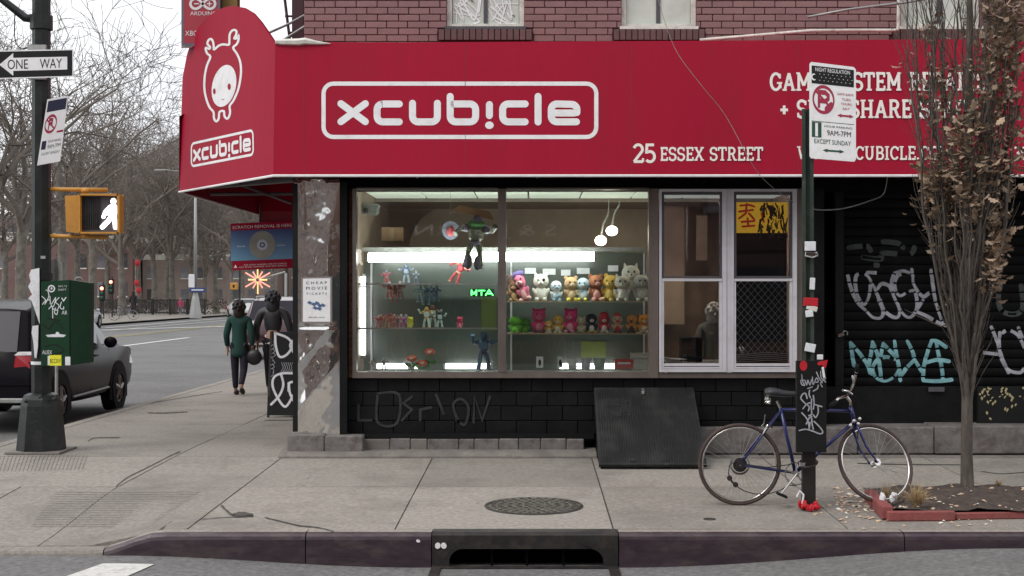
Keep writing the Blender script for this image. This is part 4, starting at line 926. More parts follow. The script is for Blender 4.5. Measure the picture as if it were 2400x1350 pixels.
# black board strapped to the post
bb = thing('black_board_box', 'tall black board box covered in marker tags strapped to the sign post', 'board', P(1903, 1060, 10.74))
MB(True).span(PX(1868, 10.74), PX(1937, 10.74), 10.74, 10.80, PZ(1060, 10.74), PZ(846, 10.74)).build('board', M['black_board'], bb)
MB(True).span(PX(1869, 10.73), PX(1936, 10.73), 10.732, 10.739, PZ(1059, 10.74), PZ(1007, 10.74)).build('lower_flap', M['ink'], bb)
B4 = lambda pts: [(1850 + x / 5.19, 820 + y / 5.19) for x, y in pts]
f = Flat()
for q in ([(150, 300), (160, 380), (185, 430), (150, 420), (140, 370), (180, 370)], [(190, 370), (210, 425), (225, 370), (250, 425), (270, 360)], [(280, 330), (290, 420), (330, 340), (350, 390), (300, 390)], [(330, 270), (360, 340), (400, 400)], [(380, 260), (390, 350), (440, 345), (380, 400), (400, 450)], [(220, 470), (280, 450)], [(290, 500), (340, 470), (350, 430)], [(400, 350), (440, 390)],
          [(215, 590), (195, 530), (160, 540), (140, 590), (190, 650), (240, 690), (230, 740)], [(165, 715), (210, 660), (260, 640)], [(245, 490), (240, 540), (255, 580)], [(270, 600), (265, 700), (270, 780), (235, 800)], [(290, 555), (300, 640), (290, 720)], [(310, 665), (395, 690)], [(345, 680), (350, 760), (320, 820), (290, 790)], [(150, 765), (200, 820), (230, 880), (240, 960)], [(205, 900), (240, 830), (270, 810)], [(270, 830), (275, 900), (290, 965)], [(240, 960), (250, 880)], [(300, 870), (370, 940), (405, 1000), (370, 1020), (290, 990), (200, 965), (120, 980)]):
    f.stroke(B4(q), 3.2 if q[0][1] > 480 else 2.4, curve=True)
f.build('marker_tag', plane_fn(Vector((0, 10.731, 0)), Vector((0, -1, 0)), .002), M['spray_grey'], bb)
f = Flat(); f.disc((1883, 857), 9, 12); f.stroke([(1920, 852), (1934, 849), (1932, 858)], 9); f.build('red_mark', plane_fn(Vector((0, 10.739, 0)), Vector((0, -1, 0)), .002), M['red'], bb)
MB(True).bbox(P(1930, 873, 10.725), (.018, .006, .085), .002, rot=(0, -.15, 0)).build('white_tag', M['sign_white'], bb)
rc = thing('red_cloth', 'crumpled red cloth tied round the foot of the green sign post', 'cloth', pb + Vector((0, -.02, 0)))
m = MB()
for i in range(16): a = i * .8; m.ell((.062 * math.cos(a) + R.uniform(-.02, .02), -.01 + .045 * math.sin(a), .03 + R.uniform(-.008, .045)), (R.uniform(.02, .038), R.uniform(.014, .022), R.uniform(.01, .02)), 7, 5, rot=(R.random() * 3, R.random() * 3, R.random() * 3))
m.build('knotted_cloth', M['red'], rc); MB().tube([(-.1, 0, .11), (-.075, 0, .16), (-.05, -.02, .13), (-.06, -.02, .06)], .008, 6).build('tie', M['paper'], rc)
# ================================================================ STREET TREE AND PIT
ty = 11.46; tx = PX(2267, ty); tz = .0
pit = thing('tree_pit', 'raised tree pit of brown soil edged with weathered red timber boards', 'tree pit', (tx, ty, -.06))
px0 = PX(2035, 11.3)
m = MB(True); NXp, NYp = 46, 16; Xs = lin(PX(2050, 11.2), 6.2, NXp); Ys = lin(10.45, 11.62, NYp)
import mathutils.noise as mn
def zsoil(x, y): return zs(x, y) + .05 + .05 * mn.noise(Vector((x * 3, y * 3, 0))) + .02 * mn.noise(Vector((x * 11, y * 11, 2))) + .05 * math.exp(-((x - tx) ** 2 + (y - ty) ** 2) * 6)
zf = lambda x, y: zsoil(x, y)
n = NXp
m.add([Vector((x, y, zf(x, y))) for y in Ys for x in Xs], [(j * n + i, j * n + i + 1, (j + 1) * n + i + 1, (j + 1) * n + i) for j in range(NYp - 1) for i in range(n - 1)])
m.build('soil', M['soil'], pit, True)
def beam(a, b, w_=.05, h_=.09):
    a = Vector(a); b = Vector(b); d_ = b - a; ang = math.atan2(d_.y, d_.x); MB(True).bbox((a + b) / 2 + Vector((0, 0, h_ / 2)), (d_.length, w_, h_), .008, rot=Matrix.Rotation(ang, 3, 'Z')).build('edging_board', M['timber_red'], pit)
cx_, cy_ = PX(2088, 10.35), 10.38
beam((PX(2038, 11.3), 11.3, zs(0, 11.3)), (cx_ - .01, cy_ + .03, zs(0, 10.4) - .005), .09, .1); beam((cx_ - .02, cy_, zs(0, 10.38)), (PX(2235, 10.42), 10.40, zs(0, 10.42)), .05, .075); beam((PX(2238, 10.42), 10.43, zs(0, 10.42)), (PX(2400, 10.5) + .1, 10.5, zs(0, 10.5)), .04, .055); beam((4.0, 10.52, zs(0, 10.5)), (6.2, 10.5, zs(0, 10.5)), .04, .06)
beam((PX(2075, 11.75), 11.68, zs(0, 11.7)), (6.2, 11.7, zs(0, 11.7)), .05, .05)
gl_ = thing('fallen_leaves', 'dead leaves and litter scattered on the broken paving beside the tree pit', 'litter', (2.9, 10.8, -.06)); gl_['kind'] = 'stuff'
m = MB(True)
for i in range(240):
    u = R.gauss(2010, 38) if i < 150 else R.uniform(2060, 2400); v = R.gauss(1180, 22) if i < 150 else R.uniform(1150, 1232)
    Y = F * (EYE + .065) / (v - V0); x = PX(u, Y)
    if not (10.05 < Y < 12): continue
    z = (zsoil(x, Y) if x > PX(2060, Y) and 10.5 < Y < 11.6 else zs(x, Y)) + .006; s_ = R.uniform(.012, .03); a = R.random() * 6.3
    p = Vector((x, Y, z)); e1 = Vector((math.cos(a), math.sin(a), R.uniform(-.1, .3))) * s_; e2 = Vector((-math.sin(a), math.cos(a), R.uniform(0, .4))) * s_ * .6
    m.mi = 0 if R.random() < .8 else 1; m.add([p - e1, p + e2, p + e1, p - e2, p + Vector((0, 0, s_ * .4))], [(0, 1, 4), (1, 2, 4), (2, 3, 4), (3, 0, 4)])
m.build('scattered_litter', [M['leaf'], M['trim_white']], gl_)
def tuft(u, v, n, h, label, Yb):
    b = Vector((PX(u, Yb), Yb, zsoil(PX(u, Yb), Yb))); t = thing('grass_tuft', label, 'grass tuft', b); m = MB()
    for i in range(n):
        a = R.random() * 6.3; l = h * R.uniform(.6, 1.15); o = R.uniform(.15, 1.1); p = Vector((R.uniform(-.02, .02), R.uniform(-.02, .02), 0)); pts = []; d = Vector((math.cos(a), math.sin(a), 0))
        for k in range(5): q = k / 4; pts.append(p + d * (l * o * q ** 1.3) + Vector((0, 0, l * (q * 1.1 - q * q * o * .75))))
        s_ = d.cross(Vector((0, 0, 1))) * .0035
        for k in range(4): w0 = 1 - k / 4; w1 = 1 - (k + 1) / 4 + .05; m.add([pts[k] - s_ * w0, pts[k] + s_ * w0, pts[k + 1] + s_ * w1, pts[k + 1] - s_ * w1], [(0, 1, 2, 3)])
    o = m.build('blade', M['straw'], t); o['kind'] = 'stuff'
tuft(2148, 1200, 210, .25, 'large dry straw grass tuft at the front corner of the tree pit', 10.62); tuft(2078, 1165, 90, .17, 'thin dry grass tuft under the front bicycle wheel', 11.1)
tuft(2165, 1170, 50, .1, 'small straw tuft behind the large one in the tree pit', 11.0); tuft(2340, 1160, 60, .07, 'low dry grass at the back edge of the tree pit', 11.45)
pbag = thing('plastic_bag', 'clear crumpled plastic scrap lying on the soil by the front wheel', 'litter', (PX(2080, 10.75), 10.75, .03)); m = MB()
for i in range(7): m.ell((R.uniform(-.05, .06), R.uniform(-.04, .04), R.uniform(0, .04)), (R.uniform(.03, .05), .03, .018), 6, 4, rot=(R.random(), R.random() * 2, R.random() * 3))
m.build('scrap', M['paper'], pbag)
tr = thing('street_tree', 'slim upright oak in the tree pit still holding dead brown leaves', 'tree', (tx, ty, 0.0))
m = MB(); zt_ = PZ(665, ty)
m.tube([(0, 0, -.05), (0, 0, .05), (-.005, 0, .3), (.0, 0, .9), (.004, 0, 1.4), (.0, 0, zt_), (0, 0, 2.6), (.02, 0, 4), (.0, .02, 6)], [.075, .056, .048, .044, .042, .04, .034, .026, .01], 12)
m.build('trunk', M['bark_oak'], tr, True)
tips = []; m = MB()
def env(z):
    P_ = [(.5, .05), (.9, .11), (1.43, .18), (1.97, .28), (2.7, .38), (3.6, .44), (6, .5)]
    for (a, b), (c, d) in zip(P_, P_[1:]):
        if z <= c: return b + (d - b) * max(0, (z - a)) / (c - a)
    return .5
for i in range(52):
    z0_ = R.uniform(.55, 1.3) if i < 34 else R.uniform(1.2, 2.6); z1 = min(5.6, z0_ + R.uniform(1.4, 4.6)); a = i * 2.4 + R.uniform(-.3, .3); q = R.uniform(.3, 1.0) ** .7; r0 = R.uniform(.008, .016)
    n = int((z1 - z0_) / .17) + 3; pts = []; wx = wy = 0.0; a2 = a
    for k in range(n):
        t = k / (n - 1); z = z0_ + (z1 - z0_) * t; wx += R.gauss(0, .011); wy += R.gauss(0, .011); a2 += R.gauss(0, .05); s_ = min(1, .12 + (z - z0_) / .75); e = env(z) * q * s_
        pts.append(Vector((math.cos(a2) * e + wx, math.sin(a2) * e + wy, z)))
    m.tube(pts, [max(.0025, r0 * (1 - .8 * k / (n - 1))) for k in range(n)], 5, caps=False)
    for k in range(2, n): tips.append((pts[k], 1))
    for b in range(int(n * 1.1)):
        k = R.randint(1, n - 1); p = pts[k]; d = Vector((math.cos(a2 + R.gauss(0, 1.2)) * R.uniform(.15, .5), math.sin(a2 + R.gauss(0, 1.2)) * .3, 1)); L_ = R.uniform(.15, .6); tw = [p.copy()]
        for c in range(4): d = d + Vector((R.gauss(0, .12), R.gauss(0, .12), R.gauss(0, .05))); p = p + d.normalized() * L_ / 4; tw.append(p.copy()); tips.append((p.copy(), 0))
        m.tube(tw, [.004, .0032, .0027, .0022, .0016], 3, caps=False)
m.build('branches', M['bark_oak'], tr, True)['kind'] = 'stuff'
# small lower left branch
MB().tube([P(2225, 760, ty) - Vector((tx, ty, 0)), P(2205, 765, ty) - Vector((tx, ty, 0)), P(2150, 740, ty) - Vector((tx, ty, 0)), P(2120, 725, ty) - Vector((tx, ty, 0))], [.009, .006, .004, .002], 5).build('side_branch', M['bark_oak'], tr)
def leafmesh():
    o = [(0, 0), (.18, .2), (.12, .32), (.3, .45), (.2, .58), (.27, .75), (.1, .85), (0, 1)]
    vs = []; L_ = .085
    for x, y in o: vs.append((0, y * L_, -.25 * L_ * y * y))
    for x, y in o[1:-1]: vs.append((x * L_, y * L_, -.25 * L_ * y * y + .35 * x * L_)); vs.append((-x * L_, y * L_, -.25 * L_ * y * y + .22 * x * L_))
    fs = []
    for i in range(7):
        for s_ in (0, 1):
            a, b = i, i + 1; c = 8 + (i) * 2 + s_ if i < 6 else None; d_ = 8 + (i - 1) * 2 + s_ if i > 0 else None
            if d_ is None: fs.append((a, b, c))
            elif c is None: fs.append((a, b, d_))
            else: fs.append((a, b, c, d_))
    return vs, fs
lv, lf = leafmesh(); lm = bpy.data.meshes.new('leaf'); lm.from_pydata(lv, [], lf); lm.materials.append(M['leaf'])
cl = []
def dens(p):                        # where the photo's crown keeps its leaves
    u = U0 + F * (p.x + tx) / ty; v = V0 - F * (p.z - EYE) / ty
    d_ = .08
    for cu, cv, su, sv, w_ in ((2345, 200, 45, 170, 1.0), (2350, 420, 45, 100, 1.3), (2210, 430, 55, 90, 1.4), (2160, 250, 18, 260, .35), (2345, 590, 35, 110, 1.3), (2160, 560, 25, 60, .6), (2280, 450, 60, 60, .8), (2190, 600, 30, 60, .5), (2230, 210, 40, 80, .5), (2270, 770, 50, 60, .15), (2355, 40, 40, 60, 1.), (2150, 400, 15, 30, .6)):
        d_ += w_ * math.exp(-((u - cu) / su) ** 2 - ((v - cv) / sv) ** 2)
    if v > 690: d_ *= .25
    return d_
allp = [t for t in tips if t[0].z < 6.2 and t[1] == 0]
k = 0; tries = 0
while k < 3000 and tries < 9000:
    tries += 1; p = R.choice(allp)[0]
    if R.random() > dens(p) * .75: continue
    n = R.choice((1, 2, 10, 18, 30)); hh = R.uniform(.05, .17)
    for _ in range(n):
        q = p + Vector((R.gauss(0, .042), R.gauss(0, .042), R.gauss(-.04, hh)))
        q.z = max(q.z, 1.2); cl.append((q, Euler((R.uniform(2.4, 3.9), R.uniform(-.8, .8), R.random() * 6.3)), R.uniform(.5, 1.2))); k += 1
cl.sort(key=lambda c: (-c[2] if -F * (c[0].z - EYE) / ty > -700 else 5) + (.3 if c[0].y > 0 else 0))
for q, e, s_ in cl[:280]:
    o = bpy.data.objects.new('leaf', lm); link(o, tr); o.location = q; o.rotation_euler = e; o.scale = (s_ * 1.1,) * 3
m = MB()
for q, e, s_ in cl[280:]:
    Mx = e.to_matrix() * s_; m.add([Mx @ Vector(v) + q for v in lv], lf)
if m.v: m.build('foliage', M['leaf'], tr)['kind'] = 'stuff'
# ================================================================ BICYCLE
BY = 11.05
bk = thing('bicycle', 'old blue road bicycle with dark saddle locked to the green sign post', 'bicycle', (PX(1733, BY), BY, zs(0, BY)))
b7 = lambda x, y, Y=BY: P(1600 + x / 3, 800 + y / 3, Y)
def wheel(c, nrm, r, rearw):
    nrm = Vector(nrm).normalized(); Q = nrm.to_track_quat('Z', 'Y').to_matrix()
    def ring(rr, k=40, off=0): return [c + Q @ Vector((rr * math.cos(2 * math.pi * i / k), rr * math.sin(2 * math.pi * i / k), off)) for i in range(k)]
    t = MB(True).tube(ring(r - .013), .0145, 8, closed=True).build('tyre', M['tyre_tan'], bk, True)
    t2 = MB(True).tube(ring(r - .034), .0085, 6, closed=True).build('rim', M['chrome'], t, True)
    hb = MB(True); hb.tube([c - nrm * .035, c + nrm * .035], .019, 12); hb.tube([c - nrm * .055, c + nrm * .055], .006, 8); hb.lathe([(.0, .033), (.03, .034), (.03, .036), (0, .038)], c, 14, Q); hb.lathe([(.0, -.033), (.03, -.034), (.03, -.036), (0, -.038)], c, 14, Q); hb.build('hub', M['chrome'], t)
    s_ = MB(True)
    for i in range(32):
        a = 2 * math.pi * i / 32; b = a + (.35 if i % 4 < 2 else -.35); sd = .03 if i % 2 else -.03
        s_.tube([c + Q @ Vector((.028 * math.cos(b), .028 * math.sin(b), sd)), c + Q @ Vector(((r - .036) * math.cos(a), (r - .036) * math.sin(a), 0))], .0012, 3, caps=False)
    s_.build('spokes', M['galv'], t)['kind'] = 'stuff'
    return Q
rc_ = P(1733, 1098, BY); RW = .334
rc_.z = zs(0, BY) + RW
wheel(rc_, (0.03, 1, .04), RW, True)
fc_ = P(2052, 1086, BY - .03); fn_ = Vector((.27, -.86, .40)).normalized(); wheel(fc_, fn_, RW, False)
BBp = b7(792, 925); ST = b7(688, 470); HT = b7(1183, 470, BY - .01); HB = b7(1212, 590, BY - .01); SP = b7(660, 400)
def tb(name, mt, pts, r, n=10, par=bk): return MB(True).tube(pts, r, n).build(name, M[mt], par, True)
fm = MB(True)
for a, b, r in ((BBp, ST, .015), (ST + Vector((0, 0, -.01)), HT.lerp(HB, .15), .0135), (BBp, HB.lerp(HT, .2), .0155), (HT + Vector((0, 0, .01)), HB, .0175)): fm.tube([a, b], r, 10)
for s_ in (-1, 1):
    o = Vector((0, .045 * s_, 0)); fm.tube([BBp + o * .4, rc_ + o], .009, 8); fm.tube([ST + o * .3 + Vector((0, 0, -.02)), rc_ + o], .0075, 8)
fm.tube([BBp - Vector((0, .035, 0)), BBp + Vector((0, .035, 0))], .021, 12)
fr_ = fm.build('frame', M['bike_blue'], bk, True)
fkm = MB(True); ax = fn_
for s_ in (-1, 1):
    o = ax * .05 * s_; top = HB + o * .8 + Vector((0.005, 0, -.03)); mid = HB.lerp(fc_, .6) + o + Vector((-.035, 0, .0)); fkm.tube([HB + Vector((0, 0, -.01)), top, top.lerp(mid, .5), mid, fc_ + o + Vector((-.01, 0, -.005)), fc_ + o], [.013, .012, .011, .0095, .007, .007], 8)
fkm.build('fork', M['bike_blue'], bk, True)
# saddle
sd = MB(True); sc_ = b7(650, 375); secs = [(-.125, .012, .03, .0), (-.115, .06, .035, .0), (-.08, .078, .04, .005), (-.03, .07, .04, -.002), (.03, .042, .034, -.012), (.09, .024, .026, -.012), (.15, .019, .02, -.008), (.158, .008, .01, -.012)]
vs = []; n_ = 14
for x, hw, hh, dz in secs:
    for j in range(n_):
        a = 2 * math.pi * j / n_; vs.append(sc_ + Vector((x + .04, math.cos(a) * hw, dz + .015 + (math.sin(a) * hh if math.sin(a) > 0 else math.sin(a) * hh * .7))))
sd.add(vs, [(i * n_ + j, i * n_ + (j + 1) % n_, (i + 1) * n_ + (j + 1) % n_, (i + 1) * n_ + j) for i in range(len(secs) - 1) for j in range(n_)] + [tuple(range(n_))])
sdo = sd.build('saddle', mat('saddle_black', (.03, .032, .036), .5, var=.2), bk, True)
MB(True).tube([ST, SP + Vector((.005, 0, -.02))], .0125, 8).build('seat_post', M['chrome'], bk)
for dy in (-.035, .035): MB(True).tube([sc_ + Vector((-.06, dy, -.06 + .03 * math.sin(t))) + Vector((.016 * math.cos(t * 3), .016 * math.sin(t * 3), t * .004)) for t in lin(0, 12, 40)], .004, 5, ).build('saddle_spring', M['chrome'], sdo)
tb('stem', 'chrome', [HT + Vector((0, 0, 0)), HT + Vector((-.005, 0, .055)), b7(1150, 385, BY - .07)], .012)
hc = b7(1150, 385, BY - .07); hb = tb('handlebar', 'chrome', [b7(1075, 425, BY - .24), b7(1095, 400, BY - .2), hc, b7(1185, 350, BY + .08), b7(1195, 315, BY + .14), b7(1210, 265, BY + .1), b7(1222, 215, BY)], .0115)
tb('grip', 'rubber', [b7(1012, 472, BY - .27), b7(1080, 420, BY - .24)], .017, 10, hb); tb('grip', 'rubber', [b7(1220, 230, BY + .02), b7(1228, 165, BY - .02)], .016, 10, hb)
tb('brake_lever', 'chrome', [b7(1120, 345, BY - .1), b7(1165, 350, BY - .1), b7(1195, 375, BY - .12)], .008); tb('brake_lever', 'chrome', [b7(1195, 240, BY + .02), b7(1205, 300, BY + .06), b7(1185, 330, BY + .1)], .009)
tb('brake_cable', 'rubber', [b7(1190, 370, BY - .1), b7(1250, 430, BY - .1), b7(1240, 520, BY - .06), b7(1225, 560, BY - .03)], .0025, 5); tb('brake_cable', 'rubber', [b7(1170, 390, BY - .1), b7(1280, 470, BY - .1), b7(1305, 535, BY - .05), b7(1180, 500, BY)], .0025, 5)
m = MB(True)
for x, y in ((1205, 560), (1235, 580), (1180, 590), (1245, 545)): m.ell(b7(x, y, BY - .05), (.014, .012, .016), 8, 6)
m.tube([b7(1175, 590, BY - .05), b7(1210, 545, BY - .05), b7(1250, 590, BY - .05)], .006, 6); m.build('front_brake', M['chrome'], bk)
m = MB(True); m.tube([b7(580, 515, BY - .04), b7(570, 580, BY - .04), b7(545, 612, BY - .04)], .006, 6); m.tube([b7(565, 650, BY - .04), b7(600, 590, BY - .04), b7(630, 610, BY)], .008, 6); m.ell(b7(598, 600, BY - .04), (.016, .012, .02), 8, 6); m.build('rear_brake', M['chrome'], bk)
Qx = Matrix.Rotation(rad(90), 3, 'X')
cbq = BBp - Vector((0, .045, 0)); m = MB(True); m.lathe([(.085, -.002), (.095, -.002), (.095, .002), (.085, .002), (.085, -.002)], cbq, 36, Qx); m.lathe([(.0, .004), (.025, .004), (.025, -.004)], cbq, 16, Qx)
for i in range(5): a = 2 * math.pi * i / 5 + .3; m.tube([cbq, cbq + Vector((.087 * math.cos(a), 0, .087 * math.sin(a)))], .007, 5)
ch = m.build('chainring', M['galv'], bk)
m = MB(True); c1 = BBp - Vector((0, .06, 0)); e1 = b7(690, 1075, BY - .09); m.tube([c1, e1], .008, 6); c2 = BBp + Vector((0, .06, 0)); e2 = c2 + (c1 - e1) * .95; e2.y = c2.y; m.tube([c2, e2], .008, 6); cr_ = m.build('crank', M['chrome'], bk)
for e in (e1, e2): MB(True).bbox(e + Vector((0, -.045 if e is e1 else .045, 0)), (.085, .075, .02), .004, rot=(0, .4, 0)).build('pedal', M['rubber'], cr_)
rsp = rc_ - Vector((0, .04, 0)); m = MB(True)
for i, rr in enumerate((.028, .036, .044, .052, .058)): m.lathe([(0, 0), (rr, 0), (rr, .002), (0, .003)], rsp - Vector((0, .012 - i * .004, 0)), 20, Qx)
fwl = m.build('freewheel', M['iron'], bk)
MB(True).lathe([(.066, -.001), (.082, .001), (.082, .003), (.066, .001)], rsp + Vector((0, .014, 0)), 30, Qx).build('spoke_guard', M['chrome'], bk)
m = MB(True); m.tube([b7(330, 955, BY - .05), b7(345, 985, BY - .05), b7(370, 1010, BY - .05)], .009, 6); m.lathe([(0, -.004), (.022, -.004), (.022, .004), (0, .004)], b7(330, 962, BY - .05), 12, Qx); m.lathe([(0, -.004), (.022, -.004), (.022, .004), (0, .004)], b7(372, 1008, BY - .05), 12, Qx); m.build('derailleur', M['iron'], bk)
m = MB(True); m.tube([b7(x, y, BY - .05) for x, y in ((335, 960), (322, 930), (330, 870), (380, 840), (440, 870), (600, 885), (740, 868), (790, 850))], .0045, 5)
m.tube([b7(x, y, BY - .05) for x, y in ((372, 1015), (430, 1050), (500, 1072), (590, 1076), (680, 1050), (750, 1010), (800, 1018))], .0045, 5); m.build('chain', M['iron'], bk)
lk = thing('bicycle_lock', 'dark cable lock looping the bicycle frame to the green post', 'bike lock', P(1885, 1075, 10.95))
MB(True).tube(cat([P(u, v, y) for u, v, y in ((1885, 1075, 11.02), (1872, 1085, 10.9), (1880, 1095, 10.78), (1905, 1093, 10.77), (1915, 1082, 10.9), (1895, 1072, 11.04))], 4, True), .009, 6, closed=True).build('cable', M['iron'], lk)
MB(True).bbox(P(1880, 1088, 10.78), (.05, .03, .04), .006).build('lock_head', M['chrome'], lk)
# ================================================================ CORNER POLE
PY = 14.3
pc = Vector((PX(97, PY), PY, zs(-5, PY))); zg = pc.z
po = thing('street_light_pole', 'black octagonal street light pole on a flared base at the corner', 'street pole', pc)
def octo(zr, n=8, rot=rad(22.5)):
    m = MB(); vs = []
    for z, r in zr: vs += [(r * math.cos(rot + 2 * math.pi * i / n), r * math.sin(rot + 2 * math.pi * i / n), z) for i in range(n)]
    m.add(vs, [(k * n + i, k * n + (i + 1) % n, (k + 1) * n + (i + 1) % n, (k + 1) * n + i) for k in range(len(zr) - 1) for i in range(n)]); return m
hz = lambda v: PZ(v, PY) - zg
octo([(0, .255), (.02, .25), (hz(950), .205), (hz(935), .19), (hz(925), .17), (hz(920), .12)]).build('base', M['pole_black'], po)
octo([(hz(926), .1), (hz(500), .097), (7.6, .085)]).build('shaft', M['pole_black'], po)
MB().box((0, 0, .01), (.56, .56, .02)).build('base_plate', M['concrete_dirty'], po)
for u, v in ((62, 940), (128, 935), (95, 930)):
    MB(True).ell(P(u, v, PY - .15), (.03, .025, .022), 8, 6).build('anchor_bolt', M['iron'], po)
m = MB(True); m.tube([P(97, 45, PY), P(60, 42, PY), P(0, -5, PY), P(-160, -140, PY)], [.05, .045, .038, .03], 8); arm = m.build('mast_arm', M['pole_black'], po, True)
octo([(hz(70), .115), (hz(36), .115)]).build('collar', M['pole_black'], po)
MB(True).tube(cat([P(u, v, PY - .1) for u, v in ((35, 30), (34, 80), (40, 105), (55, 115), (76, 106))], 5), .006, 6).build('cable', M['rubber'], po)
octo([(hz(656), .112), (hz(640), .112)]).build('band', M['pole_black'], po)
f = Flat()
def leaf_paper(name, pts, y=PY - .105): MB(True).prism([P(u, v, y) for u, v in pts], (0, .004, 0)).build(name, M['paper'], po)
leaf_paper('torn_poster', [(73, 632), (92, 628), (93, 760), (74, 705), (66, 700), (75, 690), (66, 672), (72, 660), (68, 645)], PY - .12)
leaf_paper('torn_poster', [(76, 764), (90, 762), (89, 812), (85, 840), (81, 838), (78, 800), (74, 780)], PY - .122)
for v0, v1 in ((838, 846), (846.5, 854)): octo([(hz(v1), .104), (hz(v0), .104)]).build('tape_band', M['faded_paint'] if v0 < 840 else M['paper'], po)
MB(True).box(P(101, 603, PY - .1), (.05, .01, .03)).build('label_tag', M['galv'], po)
# one way sign
ow = thing('one_way_sign', 'black and white ONE WAY arrow sign high on the black corner pole', 'street sign', P(70, 150, PY - .14))
OY = PY - .14; oo = Vector((0, OY, 0)); no = Vector((0, -1, 0))
oc = [(-32, 119), (172, 115), (172, 180), (-32, 186)]
MB(True).prism([on_plane(u, v, oo, no) for u, v in oc], (0, .006, 0)).build('sign_plate', M['sign_white'], ow)
qo = quad_fn(oc, oo, no, .001); f = Flat(); f.rect(.012, .04, .988, .96); f.build('black_field', qo, M['ink'], ow)
f = Flat(); f.poly([(.15, .5), (.31, .1), (.31, .27), (.93, .27), (.93, .73), (.31, .73), (.31, .9)]); f.build('arrow', lambda a, b, l: qo(a, b, .001 + l), M['sign_white'], ow)
text_on('lettering', 'ONE', lambda a, b, l: qo(a, b, .002 + l), .245, .33, .48, .67, M['ink'], ow); text_on('lettering', 'WAY', lambda a, b, l: qo(a, b, .002 + l), .615, .33, .87, .67, M['ink'], ow)
MB(True).span(PX(75, PY), PX(118, PY), PY - .133, PY - .09, PZ(190, PY), PZ(110, PY)).build('bracket', M['galv'], ow)
# tilted parking sign on the pole
ps = thing('tilted_parking_sign', 'white parking sign bent and tilted sideways on the black corner pole', 'parking sign', P(124, 305, PY - .13))
oP = P(124, 305, PY - .13); nP = Vector((.35, -1, 0)).normalized(); pcn = [(111, 233), (160, 224), (141, 378), (87, 388)]
MB(True).prism([on_plane(u, v, oP, nP) for u, v in pcn], -nP * .004).build('sign_plate', M['sign_white'], ps); qp = quad_fn(pcn, oP, nP, .001)
panel('night_band', .06, .03, .95, .2, 'ink_navy', par=ps, fn=qp); panel('green_band', .06, .64, .26, .77, 'ink_navy', par=ps, fn=qp)
f = Flat(); f.stroke([(.34 + .26 * math.cos(t), .39 + .125 * math.sin(t)) for t in lin(0, 6.283, 25)[:-1]], .04, closed=True); f.stroke([(.26, .46), (.26, .32), (.4, .33), (.4, .38), (.27, .39)], .05); f.stroke([(.15, .32), (.5, .46)], .03); f.stroke([(.68, .53), (.95, .53)], .03); f.build('no_parking_symbol', qp, M['ink_red'], ps)
for tx_, x0, y0, x1, y1 in (('HOUR PARKING', .34, .64, .92, .68), ('9AM-7PM', .34, .71, .92, .77), ('EXCEPT SUNDAY', .12, .82, .92, .86)): text_on('lettering', tx_, qp, x0, y0, x1, y1, M['ink_green'], ps)
# pedestrian signal
py = PY - .1
pg = thing('pedestrian_signal', 'yellow pedestrian signal on the corner pole showing a lit white walking figure', 'crossing signal', P(200, 500, py))
MB(True).prism([P(152, 459, py), P(190, 457, py), P(190, 547, py), P(155, 543, py)], (0, .22, 0)).build('side_housing', M['lamp_yellow'], pg)
MB(True).bbox(P(238, 501, py + .06), (94 / F * py, .2, 92 / F * py), .012).build('housing', M['lamp_yellow'], pg)
MB(True).span(PX(192, py - .06), PX(278, py - .06), py - .055, py - .035, PZ(544, py), PZ(458, py)).build('face', M['sash_dark'], pg)
rim_ = MB(True)
for q in (((190, 455, 282, 459)), ((190, 544, 282, 548)), ((188, 455, 192, 548)), ((278, 455, 284, 548))): rim_.span(PX(q[0], py - .07), PX(q[2], py - .07), py - .13, py - .03, PZ(q[3], py - .07), PZ(q[1], py - .07))
rim_.build('visor', M['lamp_yellow'], pg)
m = MB(True)
for i in range(9): m.span(PX(193 + i * 5, py - .06), PX(194.2 + i * 5, py - .06), py - .07, py - .056, PZ(538, py), PZ(463, py))
for i in range(9): m.span(PX(193, py - .06), PX(235, py - .06), py - .0695, py - .0565, PZ(468 + i * 8.5, py), PZ(467 + i * 8.5, py))
m.build('lens_grid', M['iron'], pg)
wk = glow('walk_white', (1, .98, .95), 3.0); f = Flat(); f.disc((266, 472), 6.5, 7.5)
f.poly([(258, 480), (272, 479), (275, 495), (272, 510), (258, 512), (250, 500), (247, 490)]); f.stroke([(258, 485), (247, 497), (243, 508)], 9); f.stroke([(270, 484), (275, 494), (277, 500)], 8); f.stroke([(262, 508), (252, 520), (240, 532)], 11); f.stroke([(266, 508), (270, 520), (271, 533)], 11)
f.build('walking_figure', plane_fn(Vector((0, py - .058, 0)), no, .003), wk, pg)
m = MB(True); m.tube([P(118, 443, py + .1), P(150, 444, py + .08), P(252, 445, py + .08)], .022, 8); m.tube([P(118, 553, py + .1), P(150, 554, py + .08), P(252, 556, py + .08)], .022, 8); m.ell(P(200, 447, py + .06), (.05, .04, .03), 8, 6); m.ell(P(200, 553, py + .06), (.05, .04, .03), 8, 6); m.build('mounting_arm', M['lamp_yellow'], pg, True)
